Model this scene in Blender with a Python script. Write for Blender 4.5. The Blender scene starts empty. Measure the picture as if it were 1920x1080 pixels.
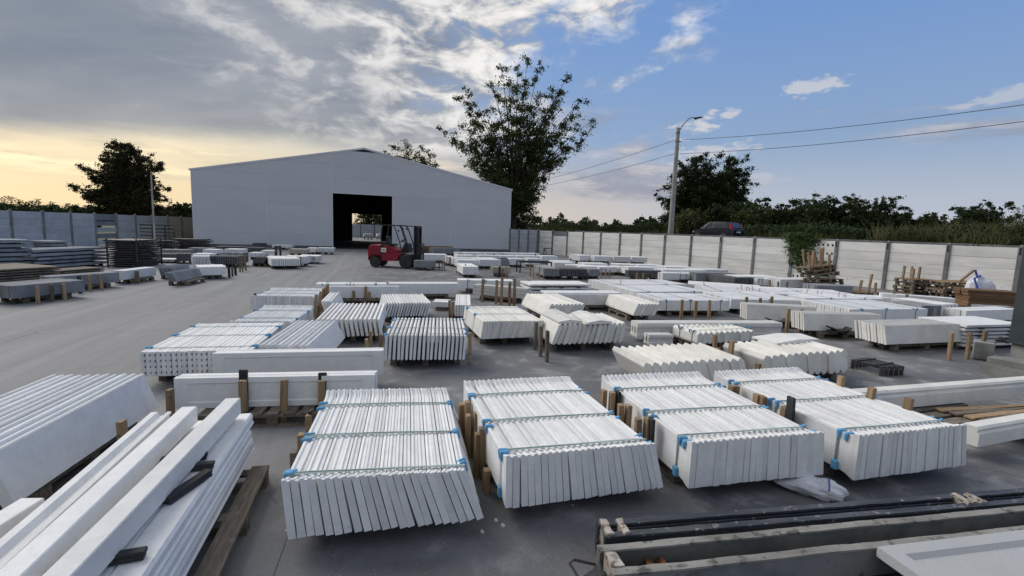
import bpy, math, random
import numpy as np
from mathutils import Vector, Matrix, Euler
SC = bpy.context.scene
COL = SC.collection
PI = math.pi
R = math.radians
rnd = random.Random(7)
# ---------------------------------------------------------------- camera
cd = bpy.data.cameras.new('camera'); cam = bpy.data.objects.new('camera', cd); COL.objects.link(cam)
cd.sensor_width = 36; cd.lens = 16.875; cd.clip_end = 3000; cd.clip_start = .05
pitch = math.atan(110.4/900.)
cam.matrix_world = Matrix.Translation((0, 0, 2.2)) @ Matrix.Rotation(PI/2 - pitch, 4, 'X') @ Matrix.Rotation(R(1.95), 4, 'Z')
SC.camera = cam
# ---------------------------------------------------------------- view
SC.view_settings.view_transform = 'Standard'; SC.view_settings.look = 'None'
SC.view_settings.exposure = 0.50; SC.view_settings.gamma = 1; SC.view_settings.use_curve_mapping = False
# ---------------------------------------------------------------- node helper
class NT:
    def __init__(s, tree): s.t = tree; s.n = tree.nodes; s.l = tree.links
    def put(s, sock, v):
        if hasattr(v, 'is_output') or isinstance(v, bpy.types.NodeSocket): s.l.new(v, sock)
        elif isinstance(v, (tuple, list)): sock.default_value = tuple(v) if len(sock.default_value) == len(v) else tuple(v) + (1,)
        else: sock.default_value = v
    def m(s, op, a, b=0., c=None, clamp=False):
        n = s.n.new('ShaderNodeMath'); n.operation = op; n.use_clamp = clamp
        s.put(n.inputs[0], a); s.put(n.inputs[1], b)
        if c is not None: s.put(n.inputs[2], c)
        return n.outputs[0]
    def ss(s, x, a, b):
        n = s.n.new('ShaderNodeMapRange'); n.interpolation_type = 'SMOOTHSTEP'
        s.put(n.inputs[0], x); s.put(n.inputs[1], a); s.put(n.inputs[2], b)
        return n.outputs[0]
    def mix(s, f, a, b):
        n = s.n.new('ShaderNodeMix'); n.data_type = 'RGBA'
        s.put(n.inputs[0], f); s.put(n.inputs[6], a); s.put(n.inputs[7], b)
        return n.outputs[2]
    def noise(s, v, sc, det=4, rough=.5, dist=0, dim='3D'):
        n = s.n.new('ShaderNodeTexNoise'); n.inputs['Scale'].default_value = sc; n.inputs['Detail'].default_value = det
        n.inputs['Roughness'].default_value = rough; n.inputs['Distortion'].default_value = dist
        if v is not None: s.l.new(v, n.inputs['Vector'])
        return n.outputs[0]
    def comb(s, x, y, z=0.):
        n = s.n.new('ShaderNodeCombineXYZ')
        for i, v in enumerate((x, y, z)): s.put(n.inputs[i], v)
        return n.outputs[0]
    def sep(s, v):
        n = s.n.new('ShaderNodeSeparateXYZ'); s.l.new(v, n.inputs[0]); return n.outputs
    def vm(s, op, a, b):
        n = s.n.new('ShaderNodeVectorMath'); n.operation = op; s.put(n.inputs[0], a); s.put(n.inputs[1], b)
        return n.outputs[0]
# ---------------------------------------------------------------- sky
SUN_EL, SUN_AZ = R(9), R(-58)          # azimuth measured from +Y towards +X
w = bpy.data.worlds.new('World'); SC.world = w; w.use_nodes = True
N = NT(w.node_tree); N.n.clear()
tc = N.n.new('ShaderNodeTexCoord'); dirv = tc.outputs['Generated']
sky = N.n.new('ShaderNodeTexSky'); sky.sky_type = 'NISHITA'; sky.sun_disc = False
sky.sun_elevation = SUN_EL; sky.sun_rotation = SUN_AZ; sky.air_density = 1.0; sky.dust_density = 1.6; sky.ozone_density = 1.6
X, Y, Z = N.sep(dirv)
el = N.m('ARCTANGENT', N.m('DIVIDE', Z, N.m('SQRT', N.m('ADD', N.m('MULTIPLY', X, X), N.m('MULTIPLY', Y, Y)))))
eld = N.m('MULTIPLY', el, 57.2958)
az = N.m('MULTIPLY', N.m('ARCTAN2', X, Y), 57.2958)
zc = N.m('MAXIMUM', Z, .02)
px = N.m('DIVIDE', X, N.m('ADD', zc, .05)); py = N.m('DIVIDE', Y, N.m('ADD', zc, .05))
P = N.comb(px, py, 0.)
P2 = N.comb(N.m('MULTIPLY', px, .55), N.m('MULTIPLY', py, 1.1), 3.1)
# clear sky: the physical sky, tinted with the pale haze low down
B_SKY = .058
nsky = N.vm('SCALE', sky.outputs[0], (0, 0, 0)); nsky.node.inputs['Scale'].default_value = B_SKY
nsky = N.vm('MULTIPLY', nsky, (1.0, 1.0, 1.12))
clear = N.mix(N.ss(eld, 0., 34.), (.31, .42, .60), (.135, .31, .72))
sunaz = N.m('SUBTRACT', 1., N.ss(N.m('ABSOLUTE', N.m('ADD', az, 52.)), 12., 62.))
warm = N.mix(N.ss(eld, -1., 17.), (.68, .54, .32), (.70, .63, .42))
hz = N.mix(sunaz, N.mix(N.ss(az, 4., 30.), (.46, .41, .37), (.36, .385, .44)), warm)
clear = N.mix(.45, clear, nsky)
low = N.m('SUBTRACT', 1., N.ss(eld, 1., N.m('ADD', 11., N.m('MULTIPLY', sunaz, 14.))))
# low sky behind the camera, out of view: brightness added to light upright faces
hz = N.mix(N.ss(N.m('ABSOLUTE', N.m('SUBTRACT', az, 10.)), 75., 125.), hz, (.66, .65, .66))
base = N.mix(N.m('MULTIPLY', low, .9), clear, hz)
# far, low lavender cloud banks all round
nl = N.noise(N.comb(N.m('MULTIPLY', az, .045), N.m('MULTIPLY', eld, .22), 1.3), 1.0, 6, .55, .3)
bank = N.m('MULTIPLY', N.ss(nl, .47, .62), N.m('MULTIPLY', N.ss(eld, 2.5, 5.), N.m('SUBTRACT', 1., N.ss(eld, 11., 14.5))))
bankc = N.mix(N.ss(N.noise(N.comb(N.m('MULTIPLY', az, .12), N.m('MULTIPLY', eld, .5), 7.3), 1.0, 5, .6), .42, .66), (.215, .23, .285), (.47, .435, .43))
bankc = N.mix(sunaz, bankc, N.mix(N.ss(N.noise(N.comb(N.m('MULTIPLY', az, .10), N.m('MULTIPLY', eld, .8), 2.2), 1.0, 6, .62), .42, .62), (.46, .41, .31), (.85, .73, .48)))
base = N.mix(N.m('MULTIPLY', bank, .8), base, bankc)
# thick altocumulus deck: lies over the left and above, its edge runs away to the right
n1 = N.noise(P, .55, 7, .58, .25)
n2 = N.noise(P2, 1.25, 8, .6, .35)
n3 = N.noise(P, 4.2, 6, .6, .4)
wob = N.m('MULTIPLY', N.m('SUBTRACT', n1, .5), 2.6)
cn0 = N.noise(N.comb(N.m('MULTIPLY', az, .13), N.m('MULTIPLY', eld, .25), 2.), 1.0, 7, .6, .3)
wob2 = N.m('MULTIPLY', N.m('SUBTRACT', cn0, .5), 2.2)
edge = N.m('ADD', N.m('ADD', N.m('SUBTRACT', px, .42), N.m('MULTIPLY', N.m('SUBTRACT', py, 1.7), .20)), N.m('ADD', wob, wob2))
side = N.m('SUBTRACT', 1., N.ss(edge, -.25, .42))
fary = N.m('ADD', py, N.m('ADD', N.m('MULTIPLY', wob, .55), N.m('MULTIPLY', N.m('MAXIMUM', N.m('ADD', px, 3.2), 0.), -.35)))
front = N.m('SUBTRACT', 1., N.ss(fary, 3.6, 4.9))
deck = N.m('MULTIPLY', side, front)
# light breaks through near the edge as small bright cells
cn = N.noise(N.comb(N.m('MULTIPLY', az, .17), N.m('MULTIPLY', eld, .36), 4.), 1.0, 8, .6, .35)
bn = N.noise(N.comb(N.m('MULTIPLY', az, .034), N.m('MULTIPLY', N.m('SUBTRACT', eld, N.m('MULTIPLY', az, .12)), .10), 9.), 1.0, 6, .55, .5)
near_edge = N.ss(edge, -2.4, -.3)
deckd = N.mix(N.ss(N.m('ADD', N.m('MULTIPLY', bn, .75), N.m('MULTIPLY', n2, .25)), .36, .66), (.158, .184, .230), (.275, .293, .328))
rim = N.m('MULTIPLY', N.m('POWER', near_edge, .8), N.ss(N.m('ADD', cn, N.m('MULTIPLY', near_edge, .08)), .46, .70))
spots = N.m('MULTIPLY', N.ss(bn, .54, .64), N.ss(cn, .46, .62))
deckc = N.mix(N.m('MAXIMUM', N.m('MULTIPLY', rim, .92), N.m('MULTIPLY', spots, .5)), deckd, (.70, .68, .655))
deckc = N.mix(N.m('MULTIPLY', sunaz, N.m('MULTIPLY', N.ss(fary, 1.8, 4.2), .6)), deckc, (.285, .285, .28))
thin = N.m('MULTIPLY', N.ss(edge, -1.3, .1), N.m('SUBTRACT', 1., N.ss(cn, .36, .50)))
cover = N.m('MULTIPLY', deck, N.m('SUBTRACT', 1., N.m('MULTIPLY', thin, .85)))
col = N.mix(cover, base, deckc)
# small lone cumulus clouds (azimuth, elevation, half widths)
for (ca, ce, wa, we, s_) in ((19.5, 11.6, 3.4, 1.5, .95), (22.0, 12.6, 2.6, 1.0, .8), (30.3, 14.6, 4.2, 1.1, .75), (20.5, 8.6, 6.5, 1.3, .7), (25.0, 6.2, 4.0, .7, .35), (45.0, 12.0, 5.0, .9, .5)):
    dx = N.m('DIVIDE', N.m('SUBTRACT', az, ca), wa); dy = N.m('DIVIDE', N.m('SUBTRACT', eld, N.m('ADD', ce, N.m('MULTIPLY', dx, we*.45))), we)
    r2 = N.m('ADD', N.m('MULTIPLY', dx, dx), N.m('MULTIPLY', dy, dy))
    nn = N.noise(N.comb(N.m('MULTIPLY', az, .35), N.m('MULTIPLY', eld, .9), ca), 1.0, 6, .62, .3)
    mk = N.ss(N.m('SUBTRACT', N.m('MULTIPLY', N.m('SUBTRACT', nn, .36), 3.4), N.m('MULTIPLY', r2, .75)), 0., .55)
    col = N.mix(N.m('MULTIPLY', mk, s_*.9), col, (.47, .465, .475))
# below the horizon
col = N.mix(N.ss(eld, -1.5, -.2), (.10, .10, .10), col)
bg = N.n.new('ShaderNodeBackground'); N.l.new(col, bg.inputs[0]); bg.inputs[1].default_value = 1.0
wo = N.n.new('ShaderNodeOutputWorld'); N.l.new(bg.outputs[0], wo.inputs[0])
w.cycles.sampling_method = 'MANUAL'; w.cycles.sample_map_resolution = 512
# ---------------------------------------------------------------- sun (behind thin cloud, very soft)
sl = bpy.data.lights.new('sun', 'SUN'); sl.energy = 1.8; sl.angle = R(40); sl.color = (1.0, .95, .90)
so = bpy.data.objects.new('sun', sl); COL.objects.link(so)
sd = Vector((math.sin(R(-58))*math.cos(R(38)), math.cos(R(-58))*math.cos(R(38)), math.sin(R(38))))
so.rotation_euler = sd.to_track_quat('Z', 'Y').to_euler(); so.location = (0, 0, 40)

# ---------------------------------------------------------------- materials
MATS = {}
def mat(name, c1, c2=None, sc=3., rough=.75, bump=.0, bsc=60., spots=None, obj_var=.0, metal=0., streak=None, coord='Object', det=5, lo=.35, hi=.65, spec=.4, spsc=14., splo=.62, sphi=.7):
    m = bpy.data.materials.new(name); m.use_nodes = True; n = NT(m.node_tree)
    b = n.n['Principled BSDF']; t = n.n.new('ShaderNodeTexCoord'); v = t.outputs[coord]
    c2 = c2 or c1
    oi = n.n.new('ShaderNodeObjectInfo')
    vv = n.vm('ADD', v, n.comb(n.m('MULTIPLY', oi.outputs['Random'], 37.), n.m('MULTIPLY', oi.outputs['Random'], 11.)))
    if streak: vs = n.vm('MULTIPLY', vv, streak)
    else: vs = vv
    c = n.mix(n.ss(n.noise(vs, sc, det, .6), lo, hi), c1, c2)
    if spots: c = n.mix(n.ss(n.noise(vv, spsc, 4, .6), splo, sphi), c, spots)
    if obj_var:
        k = n.m('ADD', 1.-obj_var, n.m('MULTIPLY', oi.outputs['Random'], obj_var*1.6))
        s = n.n.new('ShaderNodeVectorMath'); s.operation = 'SCALE'; n.l.new(c, s.inputs[0]); n.l.new(k, s.inputs['Scale']); c = s.outputs[0]
    n.l.new(c, b.inputs['Base Color']); b.inputs['Roughness'].default_value = rough; b.inputs['Metallic'].default_value = metal
    b.inputs['Specular IOR Level'].default_value = spec
    if bump:
        bm = n.n.new('ShaderNodeBump'); bm.inputs['Strength'].default_value = bump; bm.inputs['Distance'].default_value = .01
        n.l.new(n.noise(vs if streak else vv, bsc, 3, .6), bm.inputs['Height']); n.l.new(bm.outputs[0], b.inputs['Normal'])
    MATS[name] = m; return m
mat('white', (.78, .785, .775), (.71, .715, .71), 5.5, .75, .5, 70, spots=(.58, .58, .565), obj_var=.12, splo=.60, sphi=.82, spsc=22)
mat('cream', (.76, .75, .70), (.66, .65, .61), 2.6, .75, .35, 70, spots=(.52, .51, .47), obj_var=.12, splo=.60, sphi=.8, spsc=7)
mat('beige', (.42, .39, .33), (.34, .32, .28), 3, .85, .3, 60, obj_var=.1)
mat('grey', (.27, .285, .30), (.20, .21, .22), 2, .85, .3, 50, obj_var=.16)
mat('darkgrey', (.13, .137, .14), (.09, .094, .098), 2, .85, .3, 50, obj_var=.2)
mat('postgrey', (.30, .33, .36), (.21, .235, .26), 1.5, .85, .3, 40, obj_var=.14)
mat('wood', (.36, .25, .145), (.24, .16, .09), 4, .75, .4, 30, streak=(6, 6, .6), obj_var=.3, spots=(.15, .09, .045), spsc=9)
mat('wood_old', (.20, .168, .13), (.115, .095, .074), 4, .85, .5, 30, streak=(1, 8, 6), obj_var=.3, spots=(.2, .185, .165), spsc=12)
mat('wood_timber', (.22, .13, .065), (.15, .085, .042), 3, .75, .4, 30, streak=(.6, 6, 6), obj_var=.3)
mat('rubber', (.018, .02, .022), (.035, .036, .038), 8, .7, .2, 40, obj_var=.2)
mat('black_steel', (.022, .024, .027), (.06, .055, .05), 3, .55, .3, 30, obj_var=.25, spots=(.11, .08, .06), splo=.6, sphi=.75)
mat('foam', (.15, .40, .64), (.10, .31, .54), 9, .8, .2, 50, obj_var=.2)
mat('foam_teal', (.06, .30, .38), (.05, .24, .33), 9, .8, .2, 50, obj_var=.2)
mat('strap', (.36, .44, .43), (.26, .34, .33), 20, .45)
mat('panel_grey', (.55, .565, .585), (.525, .54, .56), .6, .55, obj_var=.035, coord='Object')
mat('trim', (.62, .64, .66), (.56, .58, .60), 1, .5)
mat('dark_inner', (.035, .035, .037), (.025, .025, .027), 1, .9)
mat('fence_white', (.84, .83, .79), (.71, .705, .67), 1.3, .85, .3, 30, obj_var=.1, spots=(.38, .38, .37), splo=.64, sphi=.82, spsc=5, streak=(.7, 1, 3))
mat('fence_blue', (.44, .475, .51), (.37, .40, .43), 1.3, .85, .3, 30, obj_var=.08)
mat('fence_beige', (.46, .42, .35), (.39, .36, .30), 1.3, .85, .3, 30, obj_var=.08)
mat('fence_dark', (.20, .22, .24), (.16, .18, .20), 1.3, .85, .3, 30)
mat('post_grey', (.24, .24, .24), (.16, .16, .16), 3, .9, .4, 30, obj_var=.15)
mat('concrete', (.27, .27, .255), (.19, .19, .178), 2.5, .9, .4, 30, spots=(.20, .20, .18), spsc=5, obj_var=.06)
mat('steel_dark', (.028, .038, .045), (.04, .05, .055), 1.5, .5, .1, 20)
mat('mould_steel', (.03, .034, .042), (.07, .075, .08), 5, .45, .4, 40, spots=(.30, .29, .27), spsc=16, splo=.58, sphi=.72, streak=(.35, 2, 2))
mat('mould_side', (.12, .13, .132), (.19, .195, .195), 3, .6, .4, 30, spots=(.05, .05, .055), spsc=7, splo=.55, sphi=.7)
mat('concrete_pale', (.40, .41, .415), (.38, .39, .39), 1.5, .85, .3, 40)
mat('mould_lining', (.27, .262, .24), (.17, .165, .15), 4, .85, .5, 30, spots=(.075, .075, .07), spsc=9, splo=.52, sphi=.66, streak=(.5, 1, 1))
mat('mould_inner', (.17, .17, .155), (.11, .115, .105), 4, .85, .4, 30)
mat('plaster_block', (.46, .42, .37), (.33, .29, .25), 14, .9, .8, 30, spots=(.16, .12, .09), spsc=22, splo=.52, sphi=.6)
mat('rust', (.20, .085, .035), (.10, .045, .02), 10, .9, .6, 40)
mat('red_paint', (.30, .012, .03), (.22, .01, .022), 2, .42, spots=(.10, .012, .016), spsc=6, splo=.6, sphi=.8)
mat('black_paint', (.012, .013, .015), None, 2, .5)
mat('tyre', (.03, .031, .032), (.05, .05, .05), 8, .85, .3, 40)
mat('rim', (.07, .07, .075), None, 2, .6)
mat('plate_white', (.70, .70, .66), None, 2, .5)
mat('print_dark', (.05, .06, .06), None, 2, .6)
mat('lamp_glass', (.5, .5, .5), None, 2, .2)
mat('car_paint', (.010, .012, .018), None, 2, .25, spec=.5)
mat('car_glass', (.03, .036, .042), None, 2, .08, spec=.6)
mat('tail_red', (.42, .02, .04), None, 2, .3)
mat('sack', (.74, .75, .78), (.60, .61, .66), 5, .45, .5, 14)
mat('sack_stripe', (.06, .10, .42), None, 2, .5)
mat('pink', (.72, .56, .60), (.66, .54, .58), 3, .7)
mat('bark', (.07, .055, .04), (.04, .032, .025), 3, .9, .6, 8, streak=(4, 4, .6))
mat('chip', (.62, .62, .60), (.45, .45, .43), 5, .9)
mat('pole_concrete', (.36, .36, .33), (.27, .27, .25), 2, .9, .3, 20)
def leaf_mat(name, a, b):
    m = bpy.data.materials.new(name); m.use_nodes = True; n = NT(m.node_tree); bs = n.n['Principled BSDF']; bs.inputs['Specular IOR Level'].default_value = .15
    g = n.n.new('ShaderNodeNewGeometry'); c = n.mix(g.outputs['Random Per Island'], a, b)
    t = n.n.new('ShaderNodeTexCoord'); c = n.mix(n.ss(n.noise(t.outputs['Object'], .55, 3), .4, .65), c, tuple(x*.62 for x in a))
    n.l.new(c, bs.inputs['Base Color']); bs.inputs['Roughness'].default_value = .6
    tr = n.n.new('ShaderNodeBsdfTranslucent'); n.l.new(c, tr.inputs[0]); mx = n.n.new('ShaderNodeMixShader'); mx.inputs[0].default_value = .25
    n.l.new(bs.outputs[0], mx.inputs[1]); n.l.new(tr.outputs[0], mx.inputs[2]); n.l.new(mx.outputs[0], n.n['Material Output'].inputs[0])
    MATS[name] = m
leaf_mat('leaf_dark', (.035, .055, .02), (.06, .085, .03)); leaf_mat('leaf_mid', (.05, .075, .025), (.085, .105, .035))
leaf_mat('leaf_olive', (.08, .095, .035), (.13, .13, .05)); leaf_mat('reed', (.15, .15, .065), (.26, .235, .12)); leaf_mat('leaf_ivy', (.075, .125, .035), (.13, .18, .06)); leaf_mat('leaf_red', (.04, .045, .018), (.075, .05, .025))

# ---------------------------------------------------------------- mesh helpers
class MB:
    def __init__(s): s.v = []; s.f = []
    def add(s, vs, fs):
        o = len(s.v); s.v += [tuple(v) for v in vs]; s.f += [tuple(i+o for i in f) for f in fs]; return s
    def box(s, x0, x1, y0, y1, z0, z1, M=None):
        vs = [Vector(p) for p in ((x0,y0,z0),(x1,y0,z0),(x1,y1,z0),(x0,y1,z0),(x0,y0,z1),(x1,y0,z1),(x1,y1,z1),(x0,y1,z1))]
        if M is not None: vs = [M @ v for v in vs]
        return s.add(vs, [(0,3,2,1),(4,5,6,7),(0,1,5,4),(1,2,6,5),(2,3,7,6),(3,0,4,7)])
    def cbox(s, x0, x1, y0, y1, z0, z1, c=.005, M=None):     # box with chamfered vertical and top edges
        def ring(i, z): return [(x0+i+c,y0+i,z),(x1-i-c,y0+i,z),(x1-i,y0+i+c,z),(x1-i,y1-i-c,z),(x1-i-c,y1-i,z),(x0+i+c,y1-i,z),(x0+i,y1-i-c,z),(x0+i,y0+i+c,z)]
        return s.loft([ring(0, z0), ring(0, z1-c), ring(c, z1)], M=M)
    def loft(s, rings, caps=True, closed=True, M=None):
        n = len(rings[0]); vs = [Vector(p) for r in rings for p in r]
        if M is not None: vs = [M @ v for v in vs]
        fs = []
        for k in range(len(rings)-1):
            for i in range(n if closed else n-1):
                j = (i+1) % n; fs.append((k*n+i, k*n+j, (k+1)*n+j, (k+1)*n+i))
        if caps: fs += [tuple(range(n-1, -1, -1)), tuple((len(rings)-1)*n+i for i in range(n))]
        return s.add(vs, fs)
    def tube(s, pts, r, seg=8, caps=True):
        pts = [Vector(p) for p in pts]; rs = r if isinstance(r, (list, tuple)) else [r]*len(pts); rings = []
        up = Vector((0, 0, 1))
        for i, p in enumerate(pts):
            d = (pts[min(i+1, len(pts)-1)] - pts[max(i-1, 0)]).normalized()
            a = d.cross(up if abs(d.z) < .95 else Vector((1, 0, 0))).normalized(); b = a.cross(d)
            rings.append([p + a*math.cos(2*PI*k/seg)*rs[i] + b*math.sin(2*PI*k/seg)*rs[i] for k in range(seg)])
        return s.loft(rings, caps)
    def cyl(s, c, ax, r, h, seg=20, r2=None):
        c = Vector(c); ax = Vector(ax).normalized(); return s.tube([c, c+ax*h], [r, r if r2 is None else r2], seg)
    def mesh(s, name):
        m = bpy.data.meshes.new(name); m.from_pydata(s.v, [], s.f); m.update(); return m
def fixn(me):
    import bmesh
    b = bmesh.new(); b.from_mesh(me); bmesh.ops.recalc_face_normals(b, faces=b.faces); b.to_mesh(me); b.free(); return me
def obj(name, me, m, parent=None, loc=(0, 0, 0), rot=(0, 0, 0), smooth=False):
    if isinstance(me, MB): me = fixn(me.mesh(name))
    if m is not None and not me.materials: me.materials.append(MATS[m] if isinstance(m, str) else m)
    if smooth:
        for p in me.polygons: p.use_smooth = True
    o = bpy.data.objects.new(name, me); COL.objects.link(o)
    o.location = loc; o.rotation_euler = rot; o.parent = parent; return o
def tag(o, label, cat=None, group=None, kind=None):
    if label: o['label'] = label
    if cat: o['category'] = cat
    if group: o['group'] = group
    if kind: o['kind'] = kind
    return o
def thing(name, label, cat, loc=(0, 0, 0), rz=0, group=None):
    o = bpy.data.objects.new(name, None); COL.objects.link(o); o.location = loc; o.rotation_euler = (0, 0, rz); o.empty_display_size = .2
    return tag(o, label, cat, group)
def struct(o): o['kind'] = 'structure'; return o
_C = {}
def cached(key, fn):
    if key not in _C: _C[key] = fixn(fn())
    return _C[key]

# ---------------------------------------------------------------- slab shapes (x = thickness, y = length, z = height)
def section(pr, t, h):
    c = .006
    if pr == 'lip': return [(0,0),(t,0),(t,h-.015),(t*.60,h-.012),(t*.46,h),(t*.06,h),(0,h-.004)]
    if pr == 'groove': return [(0,0),(t,0),(t,h-.012),(t*.9,h),(t*.62,h),(t*.55,h-.03),(t*.42,h-.03),(t*.36,h),(t*.22,h),(t*.15,h-.03),(0,h-.03)]
    if pr == 'round':
        r = t*.32; return [(r,0),(t-r,0),(t,r),(t,h-r),(t-r*.3,h-r*.3),(t-r,h),(r,h),(r*.3,h-r*.3),(0,h-r),(0,r)]
    if pr == 'point': return [(t*.15,0),(t*.55,0),(t,h*.12),(t*.98,h*.86),(t*.55,h),(t*.42,h),(t*.05,h-.03),(0,h-.05),(0,.04)]
    if pr == 'mould': return [(0,0),(t,0),(t,h*.2),(t*.72,h*.28),(t*.72,h*.62),(t,h*.70),(t,h*.88),(t*.86,h),(t*.14,h),(0,h*.88),(0,h*.70),(t*.28,h*.62),(t*.28,h*.28),(0,h*.2)]
    if pr == 'hole':
        pts = [(0,0),(t,0)]
        for k in range(4):
            zc = h*(.14+.24*k); r = t*.34
            pts += [(t,zc-r),(t-r*.75,zc-r*.7),(t-r,zc),(t-r*.75,zc+r*.7),(t,zc+r)]
        return pts + [(t,h-c),(t-c,h),(c,h),(0,h-c)]
    if pr == 'plank':
        pts = [(0,0),(t,0),(t,h),(0,h)]
        for k in (2,1): z = h*k/3.; pts += [(0,z+.012),(.02,z),(0,z-.012)]
        return pts
    return [(c,0),(t-c,0),(t,c),(t,h-c),(t-c,h),(c,h),(0,h-c),(0,c)]
def slab_mesh(pr, t, h, L):
    def fn():
        m = MB(); s = section(pr, t, h)
        if pr == 'lip': st = [(0,.042,-.03),(.018,.042,-.03),(.05,.024,-.02),(.085,.008,-.006),(.13,0,0),(L*.5,0,0),(L-.13,0,0),(L-.085,.008,-.006),(L-.05,.024,-.02),(L-.018,.042,-.03),(L,.042,-.03)]
        elif pr == 'leg': st = [(0,0,.0),(.01,0,.0),(.09,0,.0),(.11,0,.10),(L-.11,0,.10),(L-.09,0,0),(L,0,0)]
        else: st = [(0,0,0),(L,0,0)]
        zm = h*.5
        rings = []
        for (y, dt, db) in st:
            rings.append([(x, y, z+(dt if z > zm else db)) for (x, z) in s])
        m.loft(rings)
        if pr == 'frame':
            m = MB(); e = .06; d = .012
            o = [(0,0,0),(0,L,0),(0,L,h),(0,0,h)]; i = [(0,e*2.2,e),(0,L-e*2.2,e),(0,L-e*2.2,h-e),(0,e*2.2,h-e)]
            ii = [(d,y+(.012 if y < L/2 else -.012),z+(.012 if z < h/2 else -.012)) for (_, y, z) in i]
            b = [(t,y,z) for (_, y, z) in o]
            m.add(o+i+ii+b, [(k,(k+1)%4,4+(k+1)%4,4+k) for k in range(4)]+[(4+k,4+(k+1)%4,8+(k+1)%4,8+k) for k in range(4)]+[(8,9,10,11),(12,15,14,13)]+[(k,12+k,12+(k+1)%4,(k+1)%4) for k in range(4)])
        return m.mesh(pr+'_slab')
    return cached(('slab', pr, round(t, 3), round(h, 3), round(L, 2)), fn)

def pallet(label, x, y, a, x0, x1, y0, y1, h, stk, detail, group='wooden pallets under the stacks', boards=7, m='wood_old'):
    """deck along the stack; local frame of the stack; stakes nailed to its sides"""
    p = thing('pallet', label, 'pallet', (x, y, 0), a, group) if detail else None
    hb = .022
    W, L = x1-x0, y1-y0
    def boards_(emit):
        nb = max(3, int(L/.16)); bw = L/nb*.72
        for i in range(nb): emit('deck_board', (x0, x1, y0+(L-bw)*i/(nb-1), y0+(L-bw)*i/(nb-1)+bw, h-hb, h))
        for k in range(3):
            xx = x0+(W-.1)*k/2
            emit('stringer', (xx+.003, xx+.097, y0, y1, h-2*hb-.001, h-hb-.001))
            emit('runner', (xx, xx+.1, y0, y1, .0, hb))
            for j in range(3):
                yy = y0+(L-.12)*j/2
                emit('block', (xx+.002, xx+.098, yy+.002, yy+.118, hb+.001, h-2*hb-.002))
    if detail:
        def emit(nm, b):
            sx, sy, sz = b[1]-b[0], b[3]-b[2], b[5]-b[4]
            me = cached(('bx', round(sx,3), round(sy,3), round(sz,3)), lambda: MB().box(0,sx,0,sy,0,sz).mesh('board'))
            obj(nm, me, m, p, (b[0], b[2], b[4]), (0, 0, R(rnd.uniform(-.4, .4)) if nm != 'block' else 0))
        boards_(emit)
    else:
        mb = MB(); boards_(lambda nm, b: mb.box(*b))
        p = obj('pallet', mb, m, None, (x, y, 0), (0, 0, a)); tag(p, label, 'pallet', group)
    ca, sa = math.cos(-a), math.sin(-a)
    for (k, X_, Y_, top) in stk:
        dx, dy = X_-x, Y_-y; lx, ly = dx*ca-dy*sa, dx*sa+dy*ca
        mm = {'w': 'wood', 'o': 'wood_old', 'b': 'rubber', 'y': 'wood'}[k]
        s = .046 if k != 'b' else .05
        if k == 'b': mb = MB().cbox(-.016, .016, -.045, .045, 0, top)
        else: mb = MB().cbox(-s*.55, s*.55, -s*.8, s*.8, 0, top, .004)
        nm = 'rubber_strip' if k == 'b' else 'stake'
        q = obj(nm, mb, mm, p, (lx, ly, .002), (R(rnd.uniform(-2.5, 2.5)), R(rnd.uniform(-2.5, 2.5)), R(rnd.uniform(-8, 8))))
        if k == 'b': tag(q, 'black rubber strip')
    return p

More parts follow.
